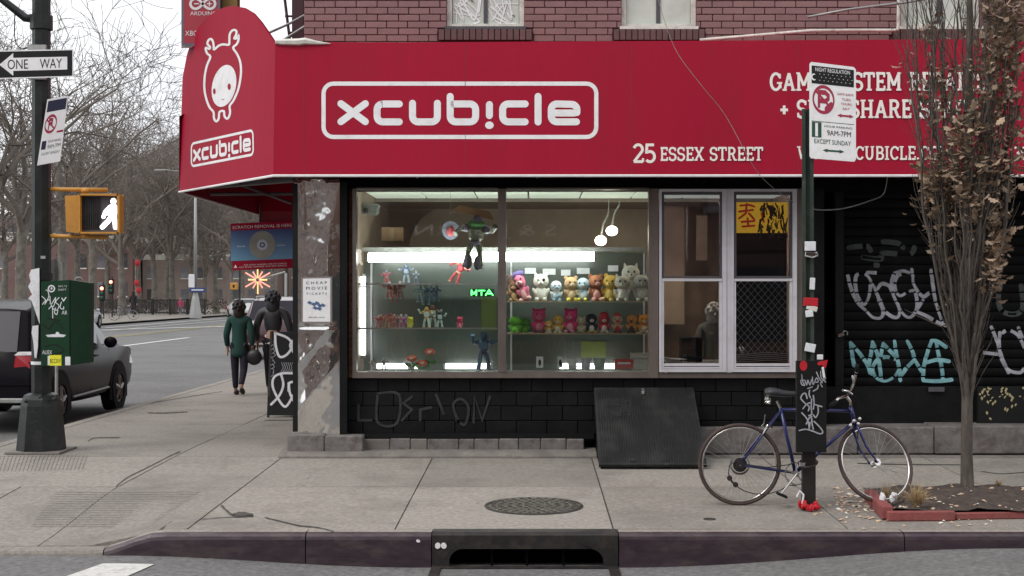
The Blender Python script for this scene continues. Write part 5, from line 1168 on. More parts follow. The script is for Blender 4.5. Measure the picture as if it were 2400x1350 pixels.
# green cabinet
gy = PY - .2
gx = thing('green_cabinet', 'graffitied green metal control box strapped to the corner pole', 'utility box', P(152, 880, gy))
m = MB(True); m.prism([P(96, 660, gy), P(163, 656, gy), P(163, 856, gy), P(96, 858, gy)], (0, .28, 0)); m.build('front_door', M['box_green'], gx)
m = MB(True); a1, a2, a3, a4 = P(165, 656, gy), P(212, 663, gy + .18), P(211, 850, gy + .18), P(165, 856, gy); m.prism([a1, a2, a3, a4], (0, .12, 0)); m.build('side_panel', M['box_green'], gx)
MB(True).tube([P(176, 655, gy + .1), P(180, 650, gy + .1), P(190, 650, gy + .1), P(194, 656, gy + .1)], .006, 6).build('lifting_ring', M['galv'], gx)
GB = lambda pts: [(x / 3.75, 420 + y / 3.75) for x, y in pts]; ofn = plane_fn(Vector((0, gy, 0)), no, .003)
f = Flat(); f.stroke([(x, y) for x, y in GB([(453 + 27 * math.cos(t), 962 + 27 * math.sin(t)) for t in lin(0, 6.28, 17)[:-1]])], 3, closed=True); f.disc((121, 676), 2.2, 3)
for q in ([(370, 1030), (400, 1060), (395, 1100), (430, 1030), (420, 980), (405, 975)], [(375, 1100), (400, 1070), (440, 1060)], [(440, 1030), (450, 1100), (490, 1040), (470, 1120), (440, 1090)], [(520, 1040), (490, 1080), (520, 1110), (500, 1150), (470, 1140)], [(540, 1080), (530, 1130), (560, 1140), (560, 1120)], [(430, 1140), (460, 1120), (465, 1220)], [(490, 1130), (480, 1170), (500, 1190), (510, 1150)]): f.stroke(GB(q), 1.9, curve=True)
f.stroke(GB([(545, 1045), (560, 1070), (580, 1040)]), 2.5); f.build('white_graffiti', ofn, M['spray_white'], gx)
f = Flat()
for q in ([(100, 760), (115, 770), (130, 755), (150, 772)], [(105, 812), (130, 808), (150, 822), (120, 832)], [(110, 745), (140, 752)]): f.stroke(q, 2.2, curve=True)
f.build('dark_graffiti', ofn, M['ink'], gx)
text_on('lettering', 'NYC TS', lambda a, b, l: ofn(a, b, l), 137, 669, 157, 673, M['spray_white'], gx); text_on('lettering', 'DEPT', lambda a, b, l: ofn(a, b, l), 137, 677, 156, 681, M['spray_white'], gx); text_on('lettering', 'AR', lambda a, b, l: ofn(a, b, l), 145, 728, 158, 737, M['spray_white'], gx)
text_on('lettering', 'ALIEX', lambda a, b, l: ofn(a, b, l), 99, 821, 122, 830, M['spray_white'], gx)
f = Flat(); f.poly([(107, 785), (130, 783), (132, 778), (137, 778), (140, 783), (155, 785), (150, 790), (112, 790)]); f.build('white_sticker', ofn, M['spray_white'], gx)
my = mat('sticker_yellow', (.75, .72, .03), .5); f = Flat(); f.rect(116, 832, 144, 857); f.build('yellow_sticker', ofn, my, gx); f = Flat(); f.rect(112, 834, 116, 856); f.rect(153, 836, 165, 856); f.build('white_sticker', ofn, M['spray_white'], gx)
text_on('lettering', 'BCCXVI', lambda a, b, l: ofn(a, b, .001 + l), 118, 841, 142, 851, M['ink'], gx)
bs_ = thing('back_sign_plate', 'pair of bare metal sign plates seen edge on behind the pole', 'sign plate', P(131, 632, 15.6))
MB(True).prism([P(118, 612, 15.6), P(131, 606, 15.7), P(131, 658, 15.7), P(118, 660, 15.6)], (0, .006, 0)).build('plate', M['galv'], bs_); MB(True).prism([P(134, 607, 15.7), P(146, 618, 15.6), P(146, 660, 15.6), P(134, 658, 15.7)], (0, .006, 0)).build('plate', M['galv'], bs_)
MB(True).tube([P(132.5, 607, 15.72), Vector((PX(132.5, 15.72), 15.72, 0))], .02, 6).build('post', M['galv'], bs_)
# ================================================================ SIGNS BY THE CORNER
ar = thing('hanging_banner_sign', 'tall red projecting sign with white infinity logo above the awning corner', 'shop sign', P(472, 100, 15.6))
ay = 15.6; MB(True).span(PX(425, ay), PX(516, ay), ay, ay + .14, PZ(107, ay), PZ(-260, ay)).build('sign_case', mat('case_purple', (.14, .12, .17), .5), ar)
fr2 = plane_fn(Vector((0, ay, 0)), no, .002); f = Flat(); f.rect(431, -250, 510, 101); f.build('sign_face', fr2, mat('banner_red', (.4, .03, .05), .5, var=.1, scale=3), ar)
fr3 = plane_fn(Vector((0, ay, 0)), no, .005); f = Flat()
f.stroke([(475.5 + 29 * math.cos(t) / (1 + .55 * math.sin(t) ** 2), 9 + 26 * math.sin(t) * math.cos(t) / (1 + .2 * math.sin(t) ** 2)) for t in lin(0, 6.283, 41)[:-1]], 6, closed=True); f.stroke([(456, 9), (466, 9)], 2.5); f.stroke([(486, 9), (496, 9)], 2.5); f.stroke([(491, 4), (491, 14)], 2.5); f.build('logo', fr3, M['sign_white'], ar)
text_on('lettering', 'ARDUINO', fr3, 446, 27, 508, 36, M['sign_white'], ar); text_on('lettering', 'XBOX', fr3, 434, 72, 476, 84, M['sign_white'], ar)
MB(True).tube([P(425, 110, ay), P(450, 110, ay), P(500, 96, ay + .1)], .012, 6).build('bracket', M['chrome'], ar)
wp = thing('wooden_sign_post', 'ochre wooden post standing beside the projecting red sign', 'post', P(535, 100, 15.7)); MB(True).span(PX(517, 15.7), PX(556, 15.7), 15.7, 15.85, 3.9, PZ(-260, 15.7)).build('timber', mat('ochre', (.24, .15, .04), .7, var=.2), wp)
cd = thing('disc_repair_banner', 'blue and red hanging banner picturing a compact disc under the awning', 'banner', P(615, 575, 17)); cy = 17.0
fcd = plane_fn(Vector((0, cy, 0)), no, .002); sk = lambda pts: [(u, v - (u - 540) * .04) for u, v in pts]
MB(True).prism([P(u, v, cy) for u, v in sk([(540, 524), (800, 524), (800, 634), (545, 634)])], (0, .02, 0)).build('backing', M['awning_red'], cd)
mb_ = bpy.data.materials.new('banner_blue'); mb_.use_nodes = True; t = mb_.node_tree; bs = t.nodes['Principled BSDF']; bs.inputs['Roughness'].default_value = .35
tcn = t.nodes.new('ShaderNodeTexCoord'); sx = t.nodes.new('ShaderNodeSeparateXYZ'); t.links.new(tcn.outputs['Generated'], sx.inputs[0]); crn = t.nodes.new('ShaderNodeValToRGB'); crn.color_ramp.elements[0].color = (.16, .33, .5, 1); crn.color_ramp.elements[1].color = (.035, .05, .2, 1); t.links.new(sx.outputs[2], crn.inputs[0]); t.links.new(crn.outputs[0], bs.inputs['Base Color'])
f = Flat(); f.poly(sk([(541, 541), (690, 541), (690, 612), (541, 612)])); f.build('picture', fcd, mb_, cd)
f2 = plane_fn(Vector((0, cy, 0)), no, .004); f = Flat(); f.disc((615, 574), 31, 33, 36); f.build('disc', f2, mat('disc_silver', (.26, .25, .22), .3, .5, var=.3, scale=2), cd)
f = Flat(); f.disc((615, 574), 12.5, 12.5, 24); f.build('disc_label', plane_fn(Vector((0, cy, 0)), no, .006), mat('disc_hub', (.45, .5, .58), .5), cd); f = Flat(); f.stroke([(615 + 5 * math.cos(t), 574 + 5 * math.sin(t)) for t in lin(0, 6.283, 17)[:-1]], 2.5, closed=True); f.build('disc_hole', plane_fn(Vector((0, cy, 0)), no, .008), M['ink_navy'], cd)
skf = lambda a, b, l: f2(a, b - (a - 540) * .04, l)
text_on('lettering', 'SCRATCH REMOVAL IS HERE', skf, 545, 530, 684, 537, M['sign_white'], cd); text_on('lettering', 'REPAIR', skf, 556, 577, 575, 580, M['sign_white'], cd); text_on('lettering', 'DISCS', skf, 650, 578, 668, 581, M['sign_white'], cd)
for x0, v in ((572, 621), (560, 626)): text_on('lettering', 'CD DVD GAMES WE FIX DISCS', skf, x0, v, 672, v + 3, M['letter_white'], cd)
f = Flat(); f.poly([(548, 628), (552, 620), (556, 628)]); f.build('logo', f2, M['sign_white'], cd)
MB(True).tube([P(610, 522, 17.01), P(610, 480, 17.01)], .012, 6).build('hanger', M['iron'], cd); MB(True).span(PX(607, 17.05), PX(760, 17.05), 17.05, 17.12, PZ(520, 17), PZ(495, 17)).build('header', M['awning_under'], cd)
# poster frame on pier
pf = thing('movie_ticket_poster', 'framed white poster reading cheap movie tickets on the steel pier', 'poster', P(742, 704, 13.95)); qf = [(706, 650), (778, 648), (778, 758), (706, 758)]; fo_ = Vector((0, 13.955, 0))
MB(True).prism([on_plane(u, v, fo_, no) for u, v in qf], (0, .03, 0)).build('frame', M['alu'], pf); pq = quad_fn([(710, 653), (774, 652), (774, 754), (710, 754)], fo_, no, .002)
f = Flat(); f.rect(0, 0, 1, 1); f.build('sheet', pq, M['sign_white'], pf); pq2 = quad_fn([(710, 653), (774, 652), (774, 754), (710, 754)], fo_, no, .004)
for tx_, y0, y1 in (('C H E A P', .07, .13), ('M O V I E', .19, .26), ('T I C K E T S', .33, .375)): text_on('lettering', tx_, pq2, .12, y0, .88, y1, M['ink_navy'], pf)
text_on('lettering', '$6.00 each', pq2, .22, .885, .8, .915, M['ink'], pf)
f = Flat()
for i, (x, y) in enumerate(((.25, .56), (.4, .6), (.52, .57), (.63, .63), (.74, .62), (.45, .68), (.6, .7))): f.poly([(x - .1, y), (x - .02, y - .045), (x + .1, y), (x + .02, y + .045)])
f.build('ticket_drawing', pq2, mat('ticket_blue', (.07, .12, .25), .6), pf)
# A-frame board
af = thing('sandwich_board', 'black sandwich board covered in white graffiti beside the steel pier', 'sandwich board', (PX(660, 18.3), 18.3, 0)); ay0 = 18.3
def afb(u0, v0, u1, v1, y0, y1, n, mt): pass
x0, x1 = PX(629, 18.3), PX(762, 18.3)
for s_, nm in ((0, 0), (1, 1)):
    yb, yt = (18.2, 18.42) if s_ == 0 else (18.78, 18.48); zt2 = PZ(778, 18.4)
    MB(True).prism([(x0, yb, .03), (x1, yb, .03), (x1, yt, zt2), (x0, yt, zt2)], (0, .025, 0)).build('panel', M['ink'], af)
    for x in (x0, x1 - .03): MB(True).prism([(x, yb - .004, 0), (x + .03, yb - .004, 0), (x + .03, yt - .004, zt2 + .01), (x, yt - .004, zt2 + .01)], (0, .03, 0)).build('leg', M['iron'], af)
naf = (Vector((1, 0, 0)).cross(Vector((0, .22, zt2 - .03)))).normalized(); naf = naf if naf.y < 0 else -naf; oaf = Vector((0, 18.2, .03))
c3 = lambda pts: [(520 + x / 2.81, 500 + y / 2.8125) for x, y in pts]
f = Flat()
for q in ([(350, 790), (430, 820), (465, 870), (430, 930), (380, 945), (355, 870), (352, 790)], [(480, 830), (450, 870), (480, 930)], [(480, 1055), (400, 1055), (345, 1080), (335, 1140), (370, 1220), (420, 1275), (470, 1200)], [(390, 1060), (405, 1130), (380, 1200), (325, 1260)], [(440, 1120), (450, 1190), (480, 1250)], [(480, 1110), (445, 1120), (440, 1170)]): f.stroke(c3(q), 5.5, curve=True)
f.build('thick_graffiti', plane_fn(oaf, naf, .006), M['spray_white'], af); f = Flat()
for i in range(9): f.stroke([(634 + R.uniform(0, 8), 800 + i * 9), (642 + R.uniform(-3, 4), 806 + i * 9), (634 + R.uniform(0, 6), 811 + i * 9)], 1.2, curve=True)
for i in range(6): f.stroke([(660 + i * 5, 850), (664 + i * 5, 862), (658 + i * 5, 872)], 1.3, curve=True)
f.build('thin_graffiti', plane_fn(oaf, naf, .006), M['spray_grey'], af)
# loose wires in front of the shop
wr = thing('hanging_wire', 'thin grey wire drooping across the awning to the windows', 'cable', P(1640, 200, 13.4))
MB(True).tube(cat([P(u, v, y) for u, v, y in ((1540, -10, 13.45), (1580, 110, 13.45), (1640, 195, 13.45), (1700, 270, 13.5), (1760, 380, 13.5), (1800, 430, 13.7), (1860, 475, 14.05))], 4), .0035, 4).build('strand', M['galv'], wr)
wr = thing('hanging_wire', 'pale cable looping from the sign post to the dark shopfront', 'cable', P(1990, 490, 14.0))
MB(True).tube(cat([P(u, v, 14.0) for u, v in ((1880, 482), (1920, 492), (1980, 488), (2040, 470), (2070, 455), (2079, 420), (2078, 400))], 4), .006, 5).build('strand', M['galv'], wr)
# ================================================================ SHOP INTERIOR
tube_m = glow('tube_light', (.93, 1, .95), 16.0); tube_lo = glow('tube_light_low', (.95, .98, 1), 5.0); bulb_m = glow('bulb_warm', (1, .9, .75), 12.0)
def lamp_tube(label, pts, r, mt, nm='fluorescent_tube'):
    a = Vector(pts[0]); t = thing(nm, label, 'lamp', a); MB(True).tube(pts, r, 12).build('lamp_tube', mt, t, True)
    d = (Vector(pts[-1]) - a).normalized(); e = Vector(pts[-1]); mbx = MB(True); mbx.tube([a - d * .03, a], r * .95, 12); mbx.tube([e, e + d * .03], r * .95, 12); mbx.build('end_cap', M['galv'], t); return t
tY = 14.46
lamp_tube('long bright fluorescent tube lighting the top of the display case', [P(864, 603, tY), P(1392, 601, tY)], .052, tube_m)
for v0, v1, lb in ((648, 670, 'short top'), (673, 768, 'long middle'), (772, 832, 'lowest')):
    lamp_tube(lb + ' section of the bright upright tube at the case edge', [P(851, v0, 14.8), P(851, v1, 14.8)], .028, tube_lo)
for u0, u1, lb in ((884, 956, 'low glowing tube left of the red flowers on the case floor'), (972, 984, 'tiny glowing tube end between the red flowers'), (1044, 1150, 'low glowing tube behind the blue robot figure'), (1312, 1345, 'short glowing tube by the white cups'), (1352, 1443, 'wide glowing tube beside the red box')):
    lamp_tube(lb, [P(u0, 858, 14.9), P(u1, 858, 14.9)], .03, tube_lo)
for u, v in ((1434, 541), (1408, 564)):
    t = thing('spot_lamp', 'round warm ceiling spot lamp, ' + ('higher' if u > 1420 else 'lower') + ' of the pair behind the glass', 'lamp', P(u, v, 16.0)); MB().ell((0, 0, 0), (.068, .05, .058)).build('bulb', bulb_m, t, True)
    MB().tube([(0, .04, .04), (.03, .08, .2), (.09, .1, .3)], .012, 6).build('stem', M['galv'], t); MB().tube([(.09, .1, .3), (.11, .1, PZ(445, 16.0) - t.location.z)], .006, 6).build('rod', M['galv'], t)
case = thing('display_case', 'lit glass display case with wooden and glass shelves behind the shop window', 'display case', (-1.87, 14.4, .8))
bx = lambda u0, u1, v0, v1, ya, yb, mt, nm, par=case: px_box(mt, nm, u0, u1, v0, v1, ya, yb, par)
M['case_back'] = mi_grey; M['shelf_wood'] = mat('shelf_wood', (.3, .22, .13), .5, var=.2, scale=6)
MB(True).span(PX(838, 15.15), 1.25, 15.15, 15.17, .75, PZ(592, 15.15)).build('back_panel', mi_grey, case)
MB(True).span(PX(838, 14.4), 1.3, 14.4, 15.14, .74, .80).build('case_floor', M['shelf_wood'] if 0 else mat('case_floor', (.5, .5, .48), .4), case)
MB(True).span(PX(848, 15), 1.24, 14.98, 15.1, 2.115, 2.16).build('lamp_rail', M['galv'], case)
for v, u0, u1, mt in ((664, 838, 1166, 'glass_shelf'), (768, 838, 1166, 'glass_shelf'), (706, 1188, 1521, 'shelf_wood'), (781, 1188, 1521, 'shelf_wood')):
    z = PZ(v, 14.5); m = MB(True); m.span(PX(u0, 14.5), PX(u1, 14.5), 14.5, 14.9, z - .012, z); m.build('shelf', M[mt], case)
    if mt == 'glass_shelf': MB(True).span(PX(u0, 14.49), PX(u1, 14.49), 14.488, 14.498, z - .016, z + .001).build('shelf_edge', M['alu'], case)
for u in (868, 1196, 1508): MB(True).span(PX(u, 15.1), PX(u + 4, 15.1), 15.1, 15.14, .8, 2.1).build('shelf_standard', M['vinyl'], case)
M['case_reflection'] = mat('reflection_green', (.09, .12, .02), .5, var=.2, scale=3, dirt=(.13, .15, .04), dscale=4)  # dim yellow-green reflections painted as thin sheets on the case back
MB(True).span(PX(1128, 15.14), PX(1163, 15.14), 15.135, 15.145, PZ(775, 15.14), PZ(698, 15.14)).build('back_reflection', M['case_reflection'], case); MB(True).span(PX(1362, 15.14), PX(1420, 15.14), 15.135, 15.145, PZ(838, 15.14), PZ(800, 15.14)).build('back_reflection', M['case_reflection'], case)
for u, v, w_ in ((1230, 628, 26), (1272, 630, 30), (1315, 632, 22), (1352, 628, 30), (1425, 622, 24), (1465, 625, 28)): MB(True).span(PX(u, 15.1), PX(u + w_, 15.1), 15.1, 15.11, PZ(v + 14, 15.1), PZ(v, 15.1)).build('price_card', M['paper'], case)
f = Flat()
for q in ([(1052, 790), (1048, 830), (1062, 845), (1075, 800), (1068, 785)], [(1060, 690), (1050, 730), (1070, 760), (1080, 700)], [(1195, 800), (1200, 830), (1215, 800), (1225, 830)], [(1285, 795), (1290, 830), (1300, 800)], [(1305, 820), (1320, 790), (1325, 835)], [(1335, 795), (1345, 800), (1338, 840)], [(925, 790), (915, 820), (935, 850)], [(940, 790), (950, 830), (938, 850)]): f.stroke(q, 4, curve=True)
f.build('graffiti_reflection', plane_fn(Vector((0, 15.15, 0)), Vector((0, -1, 0)), .003), mat('scrawl_reflection', (.07, .08, .07), .6), case)  # strokes paint reflected graffiti onto the case back
# plush toys ---------------------------------------------------------------
cm = {}
def cmat(c, rough=.85):
    k = tuple(round(x, 3) for x in c) + (rough,)
    if k not in cm: cm[k] = mat('plush_%d' % len(cm), c, rough, var=.14, scale=30, bump=.3, bscale=160)
    return cm[k]
def plush(name, label, u, v, h, col, acc=None, ears='round', acc2=None, lean=0.0, hat=None, y=14.66, fat=1.0, snout=True, catn='plush toy', dark_eye=False):
    b = P(u, v, y); t = thing(name, label, catn, b); t.rotation_euler = (0, lean, R.uniform(-.3, .3)); s = h * 1.2; c = cmat(col); a = cmat(acc or tuple(min(1, x * 1.8 + .05) for x in col))
    m = MB(); m.ell((0, 0, .24 * s), (.23 * s * fat, .17 * s, .24 * s)); m.build('body', c, t, True)
    MB().ell((0, -.09 * s, .22 * s), (.14 * s * fat, .1 * s, .17 * s)).build('belly', a, t, True)
    hd = MB().ell((0, -.03 * s, .64 * s), (.25 * s * fat, .22 * s, .235 * s)).build('head', c, t, True)
    for sx in (-1, 1):
        MB().ell((sx * .2 * s * fat, -.08 * s, .3 * s), (.065 * s, .07 * s, .14 * s), 8, 6, rot=(0, sx * .5, 0)).build('arm', c, t, True)
        MB().ell((sx * .13 * s, -.2 * s, .06 * s), (.075 * s, .12 * s, .07 * s), 8, 6).build('foot', a if acc2 is None else cmat(acc2), t, True)
        if ears == 'round': MB().ell((sx * .18 * s, 0, .84 * s), (.075 * s, .04 * s, .075 * s), 8, 6).build('ear', c, hd, True)
        elif ears == 'cat': MB().tube([(sx * .15 * s, 0, .8 * s), (sx * .19 * s, 0, .95 * s)], [.07 * s, .008 * s], 6).build('ear', c, hd)
        elif ears == 'eyes': MB().ell((sx * .12 * s, -.03 * s, .84 * s), (.08 * s, .075 * s, .08 * s), 8, 6).build('eye_bump', c, hd, True)
        elif ears == 'long': MB().ell((sx * .22 * s, 0, .62 * s), (.05 * s, .05 * s, .17 * s), 8, 6).build('ear', c, hd, True)
        ez = .86 if ears == 'eyes' else .68
        MB().ell((sx * .09 * s, -.235 * s if ears != 'eyes' else -.1 * s, ez * s), ((.05 if dark_eye and sx > 0 else .028) * s, .02 * s, (.06 if dark_eye and sx > 0 else .035) * s), 6, 5).build('eye', M['ink'], hd, True)
    if snout: sn = MB().ell((0, -.22 * s, .57 * s), (.1 * s, .07 * s, .07 * s), 8, 6).build('muzzle', a, hd, True); MB().ell((0, -.29 * s, .59 * s), (.03 * s, .02 * s, .02 * s), 6, 5).build('nose', M['ink'], hd, True)
    if hat: MB().ell((0, 0, .84 * s), (.2 * s, .19 * s, .12 * s), 10, 6).build('hat', cmat(hat), t, True)
    return t
top = 706; bot = 781
W_ = (.6, .58, .52); BR_ = (.16, .065, .035); TAN = (.42, .27, .14)
plush('plush_monkey', 'dark brown plush monkey at the window edge of the upper wooden shelf', 1207, top, .21, BR_, TAN)
plush('plush_monkey', 'small brown plush head peeking behind the pink doll', 1200, 690, .2, (.09, .05, .04), TAN, y=14.8)
t = plush('plush_doll', 'long pink plush doll with purple cap slumped on the upper wooden shelf', 1236, top, .3, (.5, .12, .2), (.6, .35, .33), ears='none', lean=-.35, hat=(.1, .07, .2), fat=.6, y=14.6, catn='doll')
plush('plush_dog', 'white plush dog with one big dark eye patch on the upper shelf', 1268, top, .28, W_, (.55, .54, .5), ears='cat', dark_eye=True)
plush('plush_bird', 'small white and blue plush bird beside the dark eyed dog', 1303, top, .21, (.55, .58, .6), (.25, .38, .5), ears='none', acc2=(.2, .35, .5))
plush('plush_bear', 'tan plush bear with yellow feet facing sideways on the upper shelf', 1338, top, .25, TAN, (.55, .45, .3), acc2=(.65, .55, .08))
plush('plush_bird', 'pale blue plush bird with yellow feet on the upper shelf', 1367, top, .24, (.36, .46, .52), (.5, .55, .6), ears='none', acc2=(.65, .6, .1))
plush('plush_bear', 'chestnut plush bear with pink muzzle between blue bird and yellow cub', 1396, top, .27, (.3, .11, .05), (.6, .3, .28))
plush('plush_cub', 'golden yellow plush cub leaning right on the upper shelf', 1426, top, .27, (.55, .34, .06), (.6, .45, .15), lean=.12)
plush('plush_cat', 'grey and white plush cat at the bottom of the cat trio', 1458, top, .26, (.45, .42, .37), W_, ears='cat', fat=1.1, y=14.6); plush('plush_cat', 'grey plush cat perched behind the other two cats', 1478, 690, .3, (.5, .47, .42), W_, ears='cat', fat=1.1, y=14.78); plush('plush_cat', 'white faced grey plush cat beside the lit shelf edge', 1502, top, .27, (.42, .4, .36), W_, ears='cat', fat=1.1, y=14.62)
plush('plush_frog', 'large green plush frog at the edge of the lower shelf', 1208, bot, .17, (.12, .36, .03), (.2, .5, .06), ears='eyes', fat=1.4, snout=False); plush('plush_frog', 'smaller green plush frog tucked against the larger frog', 1231, bot, .15, (.1, .3, .03), (.2, .45, .06), ears='eyes', fat=1.3, snout=False, y=14.72)
plush('plush_bear', 'hot pink plush bear with dark feet beside the frogs', 1263, bot, .25, (.55, .04, .15), (.5, .2, .25), acc2=(.12, .03, .05)); plush('plush_duck', 'orange and white plush duck lying low between two pink toys', 1286, bot, .13, (.5, .3, .05), W_, ears='none', y=14.6)
plush('plush_duck', 'yellow orange plush duck with white belly on the lower shelf', 1308, bot, .18, (.58, .34, .04), W_, ears='none'); plush('plush_bear', 'hot pink plush bear with open dark mouth on the lower shelf', 1338, bot, .25, (.55, .03, .15), (.6, .3, .35))
plush('plush_mouse', 'little beige plush mouse next to the second pink bear', 1362, bot, .17, (.42, .35, .25), (.5, .42, .3)); plush('plush_penguin', 'black and white plush penguin on the lower shelf', 1386, bot, .2, (.015, .015, .02), W_, ears='none', acc2=(.6, .4, .05))
plush('plush_mushroom', 'red plush with pale belly next to the penguin', 1416, bot, .2, (.45, .02, .03), W_, ears='none', hat=(.45, .02, .03)); plush('plush_cap_doll', 'red and white capped plush doll on the lower shelf', 1447, bot, .19, (.5, .32, .22), (.4, .03, .03), hat=(.5, .04, .04), ears='none', acc2=(.15, .05, .03))
plush('plush_chick', 'orange plush chick with black body on the lower shelf', 1481, bot, .19, (.6, .25, .05), (.05, .04, .05), ears='none'); plush('plush_chick', 'bright orange plush chick against the lit shelf edge', 1508, bot, .19, (.65, .24, .03), W_, ears='round')
# figurines on the left side ------------------------------------------------
def figure(label, u, v, h, c1, c2, y=14.66, lean=0.0, arms=.9, name='action_figure', cape=None, twist=0.0):
    b = P(u, v, y); t = thing(name, label, 'figurine', b); t.rotation_euler = (twist, lean, R.uniform(-.5, .5)); s = h * 1.15; a, c = cmat(c1, .4), cmat(c2, .4)
    MB().bbox((0, 0, .62 * s), (.26 * s, .16 * s, .26 * s), .05 * s).build('torso', a, t); MB().bbox((0, 0, .45 * s), (.18 * s, .13 * s, .1 * s), .03 * s).build('waist', c, t)
    MB().ell((0, -.01 * s, .86 * s), (.1 * s, .1 * s, .12 * s), 10, 7).build('head', c, t, True)
    for sx in (-1, 1):
        MB().ell((sx * .19 * s, 0, .72 * s), (.08 * s, .08 * s, .08 * s), 8, 6).build('shoulder', c, t, True)
        MB().tube([(sx * .19 * s, 0, .7 * s), (sx * .3 * s, -.04 * s, (.7 - .2 * (1 - arms)) * s), (sx * .36 * s, -.14 * s, (.55 + .35 * arms * R.random()) * s)], [.05 * s, .045 * s, .055 * s], 7).build('arm', a, t)
        MB().tube([(sx * .07 * s, 0, .42 * s), (sx * .12 * s, -.03 * s, .22 * s), (sx * .14 * s, 0, .03 * s)], [.065 * s, .05 * s, .065 * s], 7).build('leg', a, t); MB().bbox((sx * .14 * s, -.03 * s, .02 * s), (.1 * s, .17 * s, .05 * s), .01 * s).build('foot', c, t)
    if cape: MB().prism([(0, .08 * s, .7 * s), (.4 * s, .1 * s, 1.1 * s), (.1 * s, .09 * s, .85 * s)], (0, .02 * s, 0)).build('wing', cmat(cape), t); MB().prism([(0, .08 * s, .7 * s), (-.4 * s, .1 * s, 1.1 * s), (-.1 * s, .09 * s, .85 * s)], (0, .02 * s, 0)).build('wing', cmat(cape), t)
    return t
BL, RD, GY, SL = (.06, .09, .16), (.3, .03, .04), (.3, .3, .3), (.15, .18, .22)
figure('slate blue armoured figure standing on the upper glass shelf', 952, 664, .18, SL, BL); figure('red figure with a yellow wing leaping on the upper glass shelf', 1062, 664, .26, RD, (.35, .2, .15), cape=(.55, .3, .05), lean=.5)
for i, (u, c1, c2, lb) in enumerate(((912, RD, GY, 'dark red and grey robot figure below the slate blue one'), (938, (.2, .05, .05), (.3, .2, .2), 'maroon robot figure second in the hanging row'), (985, SL, GY, 'grey blue winged robot figure in the hanging row'), (1012, BL, SL, 'navy robot figure at the end of the hanging row'))): figure(lb, u, 700 + (8 if i > 1 else 0), .17, c1, c2, y=14.75, arms=.6)
for i, (u, c1, c2, lb) in enumerate(((893, RD, (.5, .2, .1), 'red figurine at the edge of the lower glass shelf'), (908, (.5, .18, .08), RD, 'orange red figurine second on the lower glass shelf'), (924, (.35, .08, .1), (.5, .3, .2), 'brick red figurine third on the lower glass shelf'), (940, (.5, .1, .25), (.45, .4, .4), 'magenta figurine beside the yellow one'))): figure(lb, u, 768, .13, c1, c2, y=14.6 + .04 * (i % 2))
plush('yellow_figurine', 'small yellow figurine with pointed ears on the lower glass shelf', 962, 768, .11, (.6, .5, .03), (.6, .5, .1), ears='cat', snout=False, catn='figurine')
figure('white robot figure carrying a gold and red shield', 1000, 768, .2, (.55, .55, .52), (.6, .3, .05)); figure('white and black robot figure on the lower glass shelf', 1031, 768, .16, (.55, .56, .55), (.08, .08, .09)); plush('pink_figurine', 'round pink figurine alone on the lower glass shelf', 1078, 768, .11, (.6, .05, .12), (.65, .2, .25), ears='round', snout=False, catn='figurine')
figure('blue robot figure raising one arm on the case floor', 1133, 868, .37, (.05, .11, .2), (.03, .05, .1), arms=1.0, y=14.6); figure('tiny pale figurines heap in the corner of the case floor', 872, 868, .1, (.3, .2, .18), (.5, .35, .3), y=14.6)
def flower(u, v, h, label):
    t = thing('toy_flower', label, 'toy plant', P(u, 868, 14.62)); g = cmat((.05, .2, .04)); r = cmat((.6, .08, .04), .5)
    MB().tube([(0, 0, 0), (.01, 0, h * .5), (0, -.02, h)], .008, 6).build('stem', g, t); MB().ell((0, -.02, h), (.058, .045, .032), 12, 8, rot=(.4, 0, 0)).build('flower_head', r, t, True); MB().ell((0, -.055, h), (.025, .015, .014), 8, 6).build('mouth', cmat((.7, .55, .5)), t, True)
    for s_ in (-1, 1): MB().ell((s_ * .04, 0, h * .45), (.04, .012, .02), 8, 5, rot=(0, s_ * -.5, 0)).build('leaf', g, t, True)
flower(965, 835, .13, 'shorter red toy flower on a green stem on the case floor'); flower(1008, 818, .2, 'taller red toy flower on a green stem on the case floor'); flower(990, 845, .08, 'half hidden dark red toy flower between the two others')
more = [(906, 664, .13, RD, SL, 'small red and grey figure at the far end of the upper glass shelf', 14.7), (975, 664, .12, BL, GY, 'small navy figure beside the slate blue armoured one', 14.75), (925, 708, .17, (.25, .06, .05), RD, 'rust red figure between the two maroon robots', 14.8), (998, 714, .2, (.12, .16, .22), (.3, .32, .35), 'steel blue winged figure in the middle of the hanging row', 14.8), (1024, 706, .15, (.1, .12, .16), SL, 'small dark steel figure ending the hanging row', 14.82),
 (886, 768, .12, (.4, .08, .05), (.3, .1, .2), 'tiny scarlet figurine half behind the shelf edge', 14.75), (916, 768, .14, (.45, .12, .1), (.3, .05, .1), 'coral red figurine behind the front row', 14.78), (952, 768, .13, (.3, .08, .25), (.4, .3, .4), 'purple figurine behind the yellow one', 14.78), (1014, 768, .22, (.4, .38, .34), (.25, .08, .05), 'tall grey figure behind the white robots', 14.8), (900, 868, .12, (.2, .12, .1), (.35, .3, .28), 'small brown figure on the case floor by the upright tube', 14.75)]
for u, v, h, c1, c2, lb, yy_ in more: figure(lb, u, v, h, c1, c2, y=yy_)
